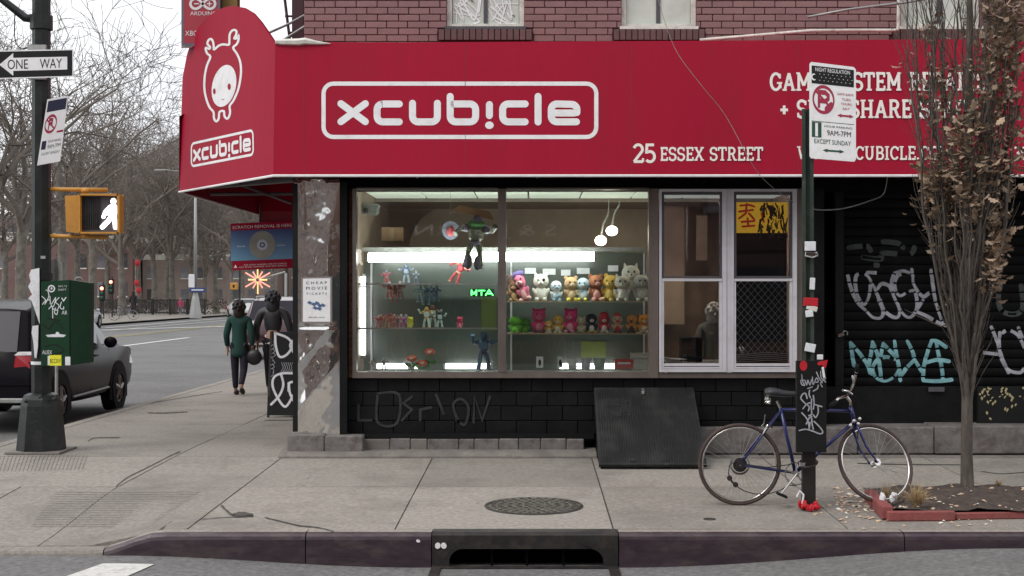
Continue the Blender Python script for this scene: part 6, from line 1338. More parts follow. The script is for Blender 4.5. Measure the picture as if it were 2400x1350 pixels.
# hanging glider figure
t = figure('hanging toy figure in green cap with dark purple boots below a board', 1108, 628, .5, (.09, .1, .06), (.09, .075, .12), y=14.36, lean=.1, arms=1.0, name='hanging_figure')
MB().ell((0, 0, .46), (.1, .07, .05), 10, 6).build('cap', cmat((.03, .16, .03)), t, True); MB(True).prism([P(1042, 500, 14.42), P(1060, 484, 14.42), P(1130, 492, 14.42), P(1146, 512, 14.42), P(1100, 506, 14.42)], (0, .02, 0)).build('glider_board', cmat((.25, .13, .06)), t)
for s_ in (-1, 1): MB().ell((s_ * .05, -.02, .06), (.045, .06, .08), 8, 6).build('boot', cmat((.09, .08, .11)), t, True)
t = thing('toy_shield', 'round toy shield with a red centre hanging beside the green capped figure', 'toy', P(1056, 540, 14.6)); MB().prism([(.09 * math.cos(a), 0, .1 * math.sin(a)) for a in lin(0, 6.283, 19)[:-1]], (0, .02, 0)).build('rim', cmat((.16, .17, .22), .4), t); MB().ell((0, -.008, -.01), (.045, .015, .055), 10, 6).build('boss', cmat((.35, .04, .05), .4), t, True)
MB().tube([(0, .01, .1), (0, .01, PZ(450, 14.6) - PZ(540, 14.6))], .002, 4).build('thread', M['galv'], t)
mta = glow('neon_green', (.05, 1, .12), 4.0); t = thing('led_sign', 'small glowing green MTA sign hanging in the display case', 'neon sign', P(1130, 686, 14.72)); fL = lambda a, b, l: P(a, b, 14.7 - l)
f = Flat()
for q in ([(1105, 692), (1105, 680)], [(1105, 681), (1110.5, 689)], [(1110.5, 689), (1116, 681)], [(1116.5, 680), (1116.5, 692)], [(1121, 681), (1136, 681)], [(1128.5, 681), (1128.5, 692)], [(1138, 692), (1146, 680), (1155, 692)], [(1142, 688), (1151, 688)]): f.stroke(q, 2.6)
f.build('lettering', fL, mta, t); MB(True).span(PX(1101, 14.72), PX(1158, 14.72), 14.72, 14.73, PZ(695, 14.72), PZ(677, 14.72)).build('backing', M['black_board'], t)
# small goods on the case floor, right half
for u, lb in ((1265, 'white card with a small dark figure leaning on the case floor'), (1313, 'second small picture card nearer the white cups')):
    t = thing('picture_card', lb, 'card', P(u, 862, 14.6)); MB().bbox((0, 0, .06), (.075 if u < 1300 else .055, .008, .12), .002).build('card', M['paper'], t); MB().ell((0, -.006, .055), (.016, .003, .035), 8, 6).build('printed_figure', M['ink'], t)
def mug(u, w_, h, label, c):
    t = thing('mug', label, 'mug', P(u, 866, 14.62)); m = MB(); m.lathe([(0, 0), (w_ * .4, 0), (w_ * .5, h), (w_ * .44, h), (w_ * .36, .01), (0, .01)], n=14); m.build('cup', cmat(c, .3), t, True); MB().tube([(w_ * .45, 0, h * .8), (w_ * .8, 0, h * .7), (w_ * .75, 0, h * .35), (w_ * .4, 0, h * .3)], .006, 6).build('handle', cmat(c, .3), t)
mug(1341, .1, .11, 'white mug standing left of the other mugs', (.6, .6, .58)); mug(1373, .11, .12, 'pale lilac mug in the middle of the mug row', (.45, .42, .5)); mug(1405, .13, .12, 'wide grey green mug beside the red box', (.3, .4, .36))
t = thing('red_box', 'flat red box on the case floor beside the mugs', 'box', P(1462, 866, 14.62)); MB().bbox((0, 0, .06), (.2, .1, .1), .004).build('carton', cmat((.45, .04, .04), .4), t); MB().bbox((0, -.052, .07), (.14, .004, .02), .001).build('label_strip', M['paper'], t)
for i, (u, w_, h, dz, lb) in enumerate(((1500, .2, .12, 0, 'white plastic container at the end of the case floor'), (1502, .22, .05, .12, 'grey lid tray stacked on the white container'))):
    t = thing('container', lb, 'container', P(u, 866, 14.65) + Vector((0, 0, dz))); MB().bbox((0, 0, h / 2), (w_, .15, h), .012).build('tub', cmat((.45, .45, .43), .4), t); MB().bbox((0, 0, h), (w_ + .012, .16, .012), .003).build('lid', cmat((.36, .37, .36), .4), t)
t = thing('camera_box', 'grey security camera box high inside the display window', 'security camera', P(868, 490, 15.0)); MB().bbox((0, 0, 0), (.2, .16, .12), .02, rot=(.1, .15, 0)).build('housing', cmat((.1, .11, .1), .4), t); MB().ell((-.04, -.09, -.02), (.03, .02, .03), 10, 7).build('lens', M['ink'], t, True)
t = thing('cardboard_box', 'brown cardboard box on a high shelf inside the shop', 'box', P(920, 560, 15.8)); MB().bbox((0, 0, .05), (.24, .2, .16), .004).build('carton', cmat((.28, .17, .1)), t); MB().bbox((0, -.101, .05), (.05, .004, .155), .001).build('tape', cmat((.35, .25, .15)), t)
# things behind the sash windows
t = thing('shop_cabinet', 'brown lit wall cabinet with tall panels inside the sash window', 'cabinet', P(1615, 610, 17.0)); lm_ = mat('cabinet_panel', (.5, .36, .27), .5, var=.35, scale=1.2)
MB(True).span(PX(1556, 17), PX(1604, 17), 17, 17.05, PZ(760, 17), PZ(482, 17)).build('panel', lm_, t); MB(True).span(PX(1632, 17), PX(1658, 17), 17, 17.05, PZ(610, 17), PZ(505, 17)).build('panel', lm_, t); MB(True).span(PX(1606, 17), PX(1611, 17), 16.95, 17, PZ(610, 17), PZ(482, 17)).build('stile', M['alu'], t); MB(True).span(PX(1648, 17), PX(1686, 17), 16.9, 17, PZ(500, 17), PZ(480, 17)).build('vent', cmat((.12, .12, .13)), t)
t = thing('speaker_box', 'tall black speaker box standing inside the lower sash window', 'speaker', P(1619, 845, 14.7)); MB(True).bbox(P(1619, 818, 14.75), (.23, .2, .27), .01).build('cabinet', M['black_board'], t)
for q in (805, 832): MB(True).lathe([(.0, -.004), (.045, -.004), (.055, -.01), (.06, 0)], P(1619, q, 14.645), 18, Matrix.Rotation(rad(90), 3, 'X')).build('cone', M['rubber'], t)
MB(True).span(PX(1556, 14.6), PX(1700, 14.6), 14.3, 15.2, .7, PZ(849, 14.6)).build('window_shelf', cmat((.2, .19, .18)), bd)
t = thing('paper_pile', 'heap of white papers beside the speaker box', 'paper', P(1572, 848, 14.6))
for i in range(5): MB().bbox((R.uniform(-.04, .06), R.uniform(-.03, .03), .006 + i * .009), (.2, .14, .006), .001, rot=(0, R.uniform(-.1, .1), R.uniform(-.5, .5))).build('sheet', M['paper'], t)
t = thing('yellow_poster', 'yellow paper poster with red brush lettering behind the upper sash', 'poster', P(1780, 510, 14.3)); MB(True).span(PX(1722, 14.3), PX(1846, 14.3), 14.3, 14.304, PZ(546, 14.3), PZ(474, 14.3)).build('sheet', mat('poster_yellow_glow', (.5, .3, .02), .6, var=.15, scale=8, emit=.8), t)  # sheet glows by itself to look backlit
f = Flat()
for q in ([(1735, 482), (1755, 480), (1768, 484)], [(1750, 478), (1748, 500), (1732, 512)], [(1732, 496), (1765, 492)], [(1755, 500), (1768, 514)], [(1738, 520), (1768, 518)], [(1752, 512), (1754, 530)], [(1740, 531), (1768, 529)], [(1785, 500), (1790, 520)]): f.stroke(q, 5)
f.build('brush_lettering', lambda a, b, l: P(a, b, 14.296 - l), mat('poster_red_glow', (.45, .03, .01), .6, emit=.35), t)  # lettering glows along with the sheet
f = Flat()
for i in range(60):
    u = R.uniform(1780, 1846); v = R.uniform(476, 545); f.stroke([(u, v), (u + R.uniform(-6, 6), v + R.uniform(6, 22))], R.uniform(1.5, 6), curve=False)
f.build('dark_silhouette_print', lambda a, b, l: P(a, b, 14.294 - l), mat('poster_dark', (.05, .04, .015), .6), t)
t = thing('hidden_fill_strip', 'added fill strip hidden above the window to brighten the brown cabinet panels', 'lamp', (1.9, 15.15, 2.79)); MB().bbox((0, 0, 0), (.9, .12, .05), .01).build('diffuser', glow('strip_glow', (1, .84, .66), 34.0), t)  # fill light added out of sight to brighten the cabinet behind the sash
# folding lattice gate
t = thing('folding_gate', 'steel diamond lattice security gate behind the lower sash', 'security gate', P(1785, 852, 14.4)); mg = mat('gate_paint', (.5, .48, .46), .5); n = 0
x0, x1, z0_, z1_ = PX(1720, 14.35), PX(1850, 14.35), PZ(828, 14.35), PZ(660, 14.35); st = .072; k = -12
while k < 24:
    for s_ in (1, -1):
        xa = x0 + k * st; pts = []
        # clip line z = z0 + s*(x-xa)*1.1 (or from top)
        for i in range(2): pass
        if s_ == 1: f1 = lambda x: z0_ + (x - xa) * 1.15
        else: f1 = lambda x: z1_ - (x - xa) * 1.15
        xs_ = [x for x in (max(x0, xa), min(x1, xa + (z1_ - z0_) / 1.15))]
        if xs_[1] - xs_[0] > .02: MB(True).tube([(xs_[0], 14.36 + .004 * s_, f1(xs_[0])), (xs_[1], 14.36 + .004 * s_, f1(xs_[1]))], .0038, 4).build('lattice_bar', mg, t); n += 1
    k += 1
MB(True).prism([(x0, 14.5, .7), (x1, 14.5, .7), (x1, 14.5, 2.6), (x0, 14.5, 2.6)], (0, .02, 0)).build('blind', M['black_board'], bd)
for i in range(5): MB(True).tube([P(1720, 832 + i * 4, 14.33), P(1760, 829 + i * 4.5, 14.33), P(1800, 826 + i * 4.5, 14.33), P(1850, 830 + i * 4.4, 14.33)], .005, 5).build('curved_wire', mg, t)
# ================================================================ PEOPLE
def skin_mesh(name, verts, edges, radii, mt, parent, sub=2, root=0):
    me = bpy.data.meshes.new(name + '_cage'); me.from_pydata([tuple(v) for v in verts], edges, []); o = bpy.data.objects.new(name, me); link(o)
    mo = o.modifiers.new('s', 'SKIN'); mo.use_smooth_shade = True; mo.branch_smoothing = .6; sv = me.skin_vertices[0].data
    for i, r in enumerate(radii): sv[i].radius = (r if isinstance(r, tuple) else (r, r)); sv[i].use_root = (i == root)
    m2 = o.modifiers.new('u', 'SUBSURF'); m2.levels = sub; m2.render_levels = sub
    dg = bpy.context.evaluated_depsgraph_get(); dg.update(); ne = bpy.data.meshes.new_from_object(o.evaluated_get(dg)); bpy.data.objects.remove(o); bpy.data.meshes.remove(me)
    ne.name = name; ne.materials.clear(); ne.materials.append(mt); ne.polygons.foreach_set('use_smooth', [True] * len(ne.polygons)); return link(bpy.data.objects.new(name, ne), parent)
skin_m = mat('skin', (.42, .24, .17), .5, var=.05)
def person(label, loc, H, coat, pants, hair, shoe, coat_len=.44, rz=0.0, stride=.16, arm=(.05, -.06), hairlen=.86, hood=False, fingers=True, wide=1.0, bend=(0.0, 0.0), coatname='coat', lap=True):
    t = thing('person', label, 'person', loc, rz=rz); V = []; E = []; Rr = []
    def v(x, y, z, r, p=None):
        V.append((x * H, y * H, z * H)); Rr.append(r * H if not isinstance(r, tuple) else (r[0] * H, r[1] * H)); k = len(V) - 1
        if p is not None: E.append((p, k))
        return k
    hips = v(0, 0, .52, .07); sp_ = v(0, 0, .62, .066, hips); chv = v(0, .0, .74, (.06, .045), sp_); nk = v(0, -.005, .83, .03, chv); hd = v(0, .0, .875, .045, nk); hd2 = v(0, .008, .925, .058, hd); v(0, .0, .965, .035, hd2)
    J = {}
    for s_, st, ar in ((-1, stride, arm[0]), (1, -stride, arm[1])):
        sh = v(s_ * .092 * wide, 0, .79, .026, chv); el = v(s_ * .135 * wide, -.02 + ar * .3, .64, .025, sh); wr_ = v(s_ * .135 * wide, .02 + ar, .5, .018, el); pm = v(s_ * .137 * wide, .025 + ar, .465, (.012, .02), wr_); J[s_, 'arm'] = (V[sh], V[el], V[wr_])
        if fingers:
            for q in range(4): f1_ = v(s_ * .139 * wide, .008 + ar + q * .011, .437 + .002 * q, .0055, pm); v(s_ * .133 * wide, .012 + ar + q * .011, .412 + .004 * abs(q - 1), .0045, f1_)
            th_ = v(s_ * .128 * wide, .048 + ar, .462, .0065, pm); v(s_ * .122 * wide, .056 + ar, .44, .0055, th_)
        hp_ = v(s_ * .05, 0, .5, .058, hips); kn = v(s_ * .052, st * .55 + abs(st) * .1, .275, .038, hp_); an = v(s_ * .05, st - (.1 if st < 0 else 0), .05 + (.05 if st < 0 else 0), .022, kn); toe = v(s_ * .055, st + .09 - (.08 if st < 0 else 0), .018, .018, an); J[s_, 'leg'] = (V[hp_], V[kn], V[an], V[toe])
    skin_mesh('body', V, E, Rr, skin_m, t, 1)
    hc = cmat(pants); 
    vs = [(0, 0, .525 * H)]; es = []; rr = [.062 * H]
    for s_ in (-1, 1):
        a, b, c, d_ = J[s_, 'leg']; n0 = len(vs); vs += [a, tuple((Vector(a) + Vector(b)) / 2), b, tuple((Vector(b) + Vector(c)) / 2), (c[0], c[1], c[2] + .012 * H)]; rr += [.054 * H, .052 * H, .044 * H, .038 * H, .031 * H]; es += [(0, n0), (n0, n0 + 1), (n0 + 1, n0 + 2), (n0 + 2, n0 + 3), (n0 + 3, n0 + 4)]
    skin_mesh('trousers', vs, es, rr, hc, t, 1)
    cc = cmat(coat, .45 if hood else .85); vs = []; es = []; rr = []
    def cv(p, r, q=None):
        vs.append(tuple(p)); rr.append(r); k = len(vs) - 1
        if q is not None: es.append((q, k))
        return k
    a00 = cv((0, 0, (coat_len - .05) * H), (.1 * wide * H, .088 * H)); a0 = cv((0, 0, coat_len * H), (.1 * wide * H, .086 * H), a00); a1 = cv((0, 0, .52 * H), (.096 * wide * H, .082 * H), a0); a2 = cv((0, 0, .62 * H), (.08 * wide * H, .07 * H), a1); a3 = cv((0, 0, .73 * H), (.1 * wide * H, .076 * H), a2); a4 = cv((0, -.004 * H, .81 * H), (.068 * H, .055 * H), a3); cv((0, -.005 * H, .865 * H), .045 * H, a4)
    for s_ in (-1, 1):
        A, B, C = J[s_, 'arm']; k1 = cv((A[0] * 1.05, A[1], A[2] + .002 * H), .048 * H, a4); k2 = cv(B, .038 * H, k1); cv((C[0], C[1], C[2] + .01 * H), .03 * H, k2)
    skin_mesh(coatname, vs, es, rr, cc, t, 1)
    m = MB()
    hs_ = .078 if hood else .07; m.ell((0, -.012 * H, .93 * H), (hs_ * H, .075 * H, .068 * H), 14, 10); m.ell((0, -.022 * H, (.91 + hairlen) / 2 * H), (hs_ * .9 * H, .055 * H, (.94 - hairlen) * .8 * H + .01 * H), 12, 8)
    for q_ in range(26): aa = q_ * 2.4; bb = rad(-40 + 5 * q_); m.ell((math.cos(aa) * math.cos(bb) * hs_ * .86 * H, -.02 * H + min(.03, math.sin(aa) * math.cos(bb) * .075) * H, .93 * H + math.sin(bb) * .062 * H), (.018 * H, .018 * H, .02 * H), 6, 4)
    m.build('hood' if hood else 'hair', cmat(hair, .6), t, True)
    for s_ in (-1, 1): MB().ell((s_ * .06 * H, .005 * H, .915 * H), (.01 * H, .014 * H, .02 * H), 6, 5).build('ear', skin_m, t, True)
    fc = MB(); fc.ell((0, .07 * H, .918 * H), (.01 * H, .016 * H, .018 * H), 6, 5); fc.build('nose', skin_m, t, True)
    for s_ in (-1, 1): MB().ell((s_ * .022 * H, .06 * H, .932 * H), (.008 * H, .006 * H, .005 * H), 6, 5).build('eye', M['ink'], t)
    MB().ell((0, .062 * H, .893 * H), (.018 * H, .006 * H, .004 * H), 6, 5).build('mouth', cmat((.3, .08, .07)), t)
    for s_ in (-1, 1):
        c, d_ = Vector(J[s_, 'leg'][2]), Vector(J[s_, 'leg'][3]); mid = (c + d_) / 2; ang = math.atan2(c.z - .05 * H - (d_.z - .018 * H), .1 * H)
        MB().ell((c.x, mid.y + .005 * H, mid.z - .008 * H + 0), (.028 * H, .075 * H, .028 * H), 10, 7, rot=(-ang, 0, 0)).build('shoe', cmat(shoe, .5), t, True)
    return t
wY = 22.2
wm = person('person in dark green coat and dark trousers walking away up the sidewalk', (PX(561, wY), wY, .0), 1.55, (.008, .045, .035), (.012, .01, .02), (.02, .012, .01), (.02, .015, .015), coat_len=.44, stride=.05, hairlen=.85, arm=(.03, -.03))
hbg = thing('handbag', 'black handbag carried between the two walking people', 'handbag', (PX(597, wY), wY - .05, .52)); MB().ell((0, 0, .1), (.13, .06, .13), 12, 8).build('bag_body', cmat((.015, .012, .014), .4), hbg, True); MB().tube([(-.07, 0, .2), (-.05, 0, .33), (.05, 0, .33), (.07, 0, .2)], .009, 6).build('handle', cmat((.015, .012, .014), .4), hbg)
mn_ = person('person in black leather jacket and hood walking beside the green coat', (PX(640, wY + .15), wY + .15, .0), 1.7, (.022, .022, .026), (.01, .01, .014), (.02, .02, .025), (.3, .28, .25), coat_len=.55, stride=.06, hood=True, wide=1.22, coatname='jacket', hairlen=.83, arm=(.06, .04))
MB().ell((0, 0, .495 * 1.7), (.16, .125, .035), 14, 6).build('shirt_hem', cmat((.6, .58, .56)), mn_, True)
person('person in black coat and pale scarf standing before the far park fence', (PX(313, 95), 95, .0), 1.85, (.015, .012, .015), (.012, .01, .014), (.03, .02, .015), (.02, .02, .02), coat_len=.38, fingers=False)
person('small child in a pink jacket standing by the far park fence', (PX(423, 104), 104, .0), 1.35, (.42, .05, .13), (.1, .1, .14), (.3, .2, .15), (.4, .4, .4), coat_len=.46, fingers=False)
person('grey haired person in a pale grey coat inside the sash window', (PX(1672, 15.3), 15.3, .2), 1.35, (.16, .15, .14), (.2, .1, .1), (.38, .36, .33), (.1, .1, .1), coat_len=.4)
# ================================================================ VEHICLES
def car(name, label, cat_, loc, rz, L, W, st, paint, side_win, rear_win=None, wheels=(.9, 3.6), wr=.34, zbelt=1.0, lights=True, rails=True, handle=True, front_win=None):
    t = thing(name, label, cat_, loc, rz=rz); hw = W / 2; m = MB(); rings = []
    for y, zb, bl, zr, w_, wt in st:
        w1, w2 = w_ * hw, wt * hw; half = [(w1 * .86, zb), (w1 * .97, zb + .06), (w1, zb + .2), (w1, (zb + bl) / 2 + .05), (w1 * .985, bl), (w2 + .0, max(bl + .01, zr - .07)), (w2 * .93, zr - .02), (w2 * .6, zr), (0, zr + .008)]
        ring = [Vector((x, y, z)) for x, z in half] + [Vector((-x, y, z)) for x, z in reversed(half[:-1])]; rings.append(ring)
    k = len(rings[0]); m.add([p for r_ in rings for p in r_], [(i * k + j, i * k + j + 1, (i + 1) * k + j + 1, (i + 1) * k + j) for i in range(len(rings) - 1) for j in range(k - 1)] + [tuple(range(k - 1, -1, -1)), tuple((len(rings) - 1) * k + j for j in range(k))] + [(i * k, (i + 1) * k, (i + 1) * k + k - 1, i * k + k - 1) for i in range(len(rings) - 1)])
    body = m.build('body', paint, t, auto=38)
    def side_x(y, z):
        for a, b in zip(st, st[1:]):
            if a[0] <= y <= b[0]:
                q = (y - a[0]) / (b[0] - a[0]); bl = a[2] + (b[2] - a[2]) * q; zr = a[3] + (b[3] - a[3]) * q; w1 = (a[4] + (b[4] - a[4]) * q) * hw * .985; w2 = (a[5] + (b[5] - a[5]) * q) * hw; s_ = max(0, min(1, (z - bl) / max(.01, zr - .07 - bl))); return w1 + (w2 - w1) * s_
        return hw
    for poly in side_win:
        for s_ in (-1, 1): MB().prism([(s_ * (side_x(y, z) + .004), y, z) for y, z in poly], (-s_ * .012, 0, 0)).build('side_window', M['car_glass'], t)
    if rear_win: (ya, za, wa), (yb, zb_2, wb) = rear_win; MB().prism([(-wa, ya, za), (wa, ya, za), (wb, yb, zb_2), (-wb, yb, zb_2)], (0, -.012, .006)).build('rear_window', M['rear_glass'], t)
    if front_win: (ya, za, wa), (yb, zb_2, wb) = front_win; MB().prism([(-wa, ya, za), (wa, ya, za), (wb, yb, zb_2), (-wb, yb, zb_2)], (0, .012, .006)).build('windscreen', M['car_glass'], t)
    Qy = Matrix.Rotation(rad(90), 3, 'Y')
    for yw in wheels:
        for s_ in (-1, 1):
            arch = [(s_ * (hw - .02), yw + (wr + .075) * math.cos(a), wr + (wr + .075) * math.sin(a)) for a in lin(0, math.pi, 13)] + [(s_ * (hw - .02), yw - wr - .075, .2), (s_ * (hw - .02), yw + wr + .075, .2)]
            MB().prism(arch, (s_ * .028, 0, 0)).build('wheel_arch', M['rubber'], t)
            wl = MB().lathe([(wr * .62, -.1), (wr * .97, -.1), (wr, -.07), (wr, .07), (wr * .97, .1), (wr * .64, .105), (wr * .62, .09)], (s_ * (hw - .075), yw, wr), 28, Qy).build('wheel', M['rubber'], t, auto=40)
            rm = MB(); rm.lathe([(wr * .62, .0), (wr * .6, s_ * .085), (wr * .52, s_ * .085), (wr * .5, s_ * .03), (.001, s_ * .03)], (s_ * (hw - .075), yw, wr), 24, Qy)
            for q in range(5):
                a = 2 * math.pi * q / 5 + .3; cx = s_ * (hw - .075) + s_ * .075; rm.tube([(cx, yw, wr), (cx - s_ * .005, yw + wr * .56 * math.cos(a), wr + wr * .56 * math.sin(a))], [.05, .035], 6)
            rm.build('rim', M['alu'], wl)
    if lights:
        for s_ in (-1, 1):
            MB().prism([(s_ * (hw - .3), .03, zbelt - .23), (s_ * (hw + .005), .04, zbelt - .23), (s_ * (hw + .002), .12, zbelt), (s_ * (hw - .26), .02, zbelt)], (0, .25, 0)).build('tail_lamp', M['tail_red'], t); MB().prism([(s_ * (hw - .3), .025, zbelt - .36), (s_ * (hw + .004), .04, zbelt - .36), (s_ * (hw + .005), .04, zbelt - .235), (s_ * (hw - .3), .03, zbelt - .235)], (0, .18, 0)).build('tail_lamp_clear', M['tail_clear'], t)
            MB().prism([(s_ * (hw - .28), .02, zbelt + .005), (s_ * (hw + .004), .1, zbelt + .005), (s_ * (hw - .0), .16, zbelt + .05), (s_ * (hw - .24), .05, zbelt + .05)], (0, .2, 0)).build('tail_lamp_clear', M['tail_clear'], t)
            MB().prism([(s_ * (hw - .28), L - .03, zbelt - .3), (s_ * (hw - .02), L - .1, zbelt - .3), (s_ * (hw - .04), L - .2, zbelt - .14), (s_ * (hw - .3), L - .08, zbelt - .14)], (0, -.16, 0)).build('headlight', M['tail_clear'], t)
    MB().bbox((0, -.01, .43), (W * .9, .1, .06), .01).build('bumper_trim', M['galv'], t); MB().bbox((0, -.005, .62), (.5, .02, .12), .004).build('licence_plate', M['paper'], t); MB().bbox((0, L, .35), (W * .8, .06, .2), .02).build('grille', M['rubber'], t)
    for s_ in (-1, 1):
        MB().tube([(s_ * (hw + .004), wheels[0] + .5, .37), (s_ * (hw + .012), (wheels[0] + wheels[1]) / 2, .385), (s_ * (hw + .004), wheels[1] - .5, .4)], .018, 6).build('sill_trim', M['galv'], t)
        ym = wheels[1] - .72; MB().ell((s_ * (hw + .1), ym, zbelt + .08), (.1, .07, .085), 12, 8).build('mirror', paint, t, True)
        for yd in ((wheels[0] + wheels[1]) / 2 + .02, wheels[1] - .45, wheels[0] + .48): MB().prism([(s_ * (hw + .0015), yd, .4), (s_ * (hw + .0015), yd + .008, .4), (s_ * (hw * .985 + .0015), yd + .008, zbelt - .01), (s_ * (hw * .985 + .0015), yd, zbelt - .01)], (-s_ * .003, 0, 0)).build('door_seam', M['ink'], t)
        if handle:
            for yd in (wheels[0] + .75, wheels[1] - 1.1): MB().bbox((s_ * (hw + .012), yd, zbelt - .1), (.025, .16, .03), .008).build('door_handle', paint, t)
        if rails: MB().tube([(s_ * hw * .68, .7, st[4][3] - .005), (s_ * hw * .68, .8, st[4][3] + .035), (s_ * hw * .7, L * .58, st[4][3] + .035), (s_ * hw * .7, L * .6, st[4][3])], .016, 6).build('roof_rail', M['galv'], t)
    return t
suv_st = [(0, .42, .7, .73, .92, .9), (.05, .38, .9, .98, .97, .9), (.16, .36, .97, 1.12, .99, .86), (.42, .33, 1.0, 1.6, 1, .76), (.85, .3, 1.01, 1.68, 1, .75), (2.1, .27, 1.0, 1.71, 1, .75), (2.75, .27, .99, 1.65, 1, .74), (3.42, .27, .98, 1.12, 1, .84), (4.05, .3, .97, 1.05, .99, .84), (4.3, .34, .93, 1.0, .96, .8), (4.4, .36, .84, .9, .92, .76), (4.45, .4, .66, .7, .86, .7)]
sw = [[(.62, 1.05), (1.45, 1.05), (1.45, 1.54), (.78, 1.52)], [(1.5, 1.05), (2.3, 1.05), (2.3, 1.56), (1.5, 1.55)], [(2.35, 1.05), (3.2, 1.05), (2.72, 1.52), (2.35, 1.55)]]
car('parked_suv', 'dark grey SUV parked at the kerb beside the green cabinet', 'car', (-7.30, 17.45, zroad(-7, 19) + .004), 0, 4.42, 1.87, suv_st, M['car_dark'], sw, ((.115, 1.04, .66), (.40, 1.56, .6)), wheels=(.92, 3.5), wr=.35, front_win=((3.36, 1.12, .68), (2.84, 1.6, .58)))
car('parked_van', 'dark red SUV parked up the street beyond the two walking people', 'car', (-7.02, 37.0, zroad(-7, 37) + .004), 0, 4.42, 1.87, suv_st, M['car_red'], sw, ((.115, 1.02, .74), (.40, 1.6, .64)), wheels=(.92, 3.5), wr=.35)
sed = [(0, .38, .62, .66, .85, .8), (.1, .3, .85, .9, .95, .85), (.75, .26, .9, 1.0, 1, .85), (1.35, .24, .92, 1.4, 1, .68), (2.4, .24, .92, 1.44, 1, .68), (2.7, .24, .9, 1.38, 1, .68), (3.35, .24, .86, .98, 1, .84), (4.1, .27, .78, .84, .95, .8), (4.4, .3, .62, .64, .8, .7)]
sws = [[(1.1, .95), (2.05, .95), (2.05, 1.33), (1.42, 1.3)], [(2.1, .95), (3.1, .95), (2.68, 1.3), (2.1, 1.33)]]
car('parked_sedan', 'silver sedan parked by the far kerb beyond the green cabinet', 'car', (-23.1 + .3, 66, -.12), .05, 4.4, 1.78, sed, M['car_silver'], sws, ((.8, 1.02, .6), (1.28, 1.36, .5)), wheels=(.85, 3.5), wr=.32, zbelt=.86, rails=False)
car('parked_sedan', 'white car facing the street at the end of the park fence', 'car', (-21.6, 100, -.14), rad(205), 4.4, 1.9, sed, M['car_white'], sws, ((.8, 1.02, .6), (1.28, 1.36, .5)), wheels=(.85, 3.5), wr=.32, zbelt=.86, rails=False, front_win=((3.28, 1.0, .62), (2.78, 1.36, .52)))
# ================================================================ PARK, FAR TREES, BUILDINGS
fn2 = thing('park_fence', 'long dark iron park fence along the far side of the street', 'fence', (PX(236, 108), 108, 0)); fx0, fx1 = PX(236, 108), PX(480, 108)
for i, x in enumerate(lin(fx0, fx1, 7)): MB(True).bbox((x, 108, .6), (.16, .16, 1.3), .02).build('post', M['iron'], fn2)
for z in (.12, 1.1): MB(True).span(fx0, fx1, 107.98, 108.02, z, z + .06).build('rail', M['iron'], fn2)
m = MB(True); x = fx0
while x < fx1: m.span(x, x + .06, 107.99, 108.01, .05, 1.2); x += .11
m.build('picket', M['iron'], fn2)['kind'] = 'stuff'
hg = thing('park_hedge', 'dark low hedge growing behind the park fence', 'hedge', (PX(360, 112), 112, 0)); m = MB()
for i in range(700):
    p = Vector((R.uniform(-6, 6), R.uniform(-.5, .5), R.uniform(0, 1.15))); a = R.random() * 6; s_ = .12; m.add([p, p + Vector((math.cos(a) * s_, 0, math.sin(a) * s_)), p + Vector((math.cos(a + 1.5) * s_, .05, math.sin(a + 1.5) * s_))], [(0, 1, 2)])
m.build('foliage', mat('hedge_dark', (.035, .032, .028), .9, var=.3, scale=3), hg)['kind'] = 'stuff'
def plane_tree(seed, H=18.0, dens_=1.0):
    rr = random.Random(seed); tm = MB(); cmh = MB()
    def seg(m, pts, rs, n): m.tube(pts, rs, n, caps=False)
    def br(p, d, l, r, lev):
        n = (6, 6, 5, 4, 3)[lev]; pts = [p.copy()]; rs = [r]; d = d.normalized(); q = p.copy()
        for i in range(n):
            wv = (.10, .22, .28, .32, .35)[lev]; d = (d + Vector((rr.gauss(0, wv), rr.gauss(0, wv), rr.gauss(.05 if lev < 3 else .03, wv * .6)))).normalized(); q = q + d * (l / n); pts.append(q.copy()); rs.append(max(.014, r * (1 - .72 * (i + 1) / n)))
        seg(cmh, pts, rs, (6, 5, 4, 3, 3)[lev])
        if lev < 4:
            k = int(((0, 6, 6, 5)[lev] if lev else 0) * dens_) or 5
            for _ in range(k):
                i = rr.randint(1, n); a = rr.random() * 6.283; side = d.orthogonal().normalized(); side.rotate(Matrix.Rotation(a, 3, d)); br(pts[i], d * .6 + side * rr.uniform(.5, 1.0) + Vector((0, 0, .15)), l * rr.uniform(.42, .68), max(.014, rs[i] * .66), lev + 1)
    h0 = H * rr.uniform(.26, .34); pts = [Vector((0, 0, -.1)), Vector((rr.gauss(0, .05), 0, h0 * .5)), Vector((rr.gauss(0, .15), rr.gauss(0, .1), h0))]; tm.tube(pts, [.4, .27, .23], 10, caps=False)
    for i in range(5): a = i * 1.257 + rr.uniform(-.4, .4); br(pts[-1] + Vector((0, 0, rr.uniform(-1.2, .2))), Vector((math.cos(a) * rr.uniform(.25, .9), math.sin(a) * .6, 1)), H * rr.uniform(.4, .56), .17, 1)
    tm.tube([pts[-1], pts[-1] + Vector((.2, 0, 2.5)), pts[-1] + Vector((.1, .2, 5))], [.2, .13, .06], 8, caps=False)
    return tm, cmh
protos = []
for sd_ in (3, 11, 23, 37):
    tm, cmh = plane_tree(sd_); tt = thing('plane_tree', 'x', 'tree', (0, 0, 0), 'bare winter trees in the park'); a = tm.build('trunk', M['bark'], tt, True); b = cmh.build('crown', M['twig'], tt, True); protos.append(tt)
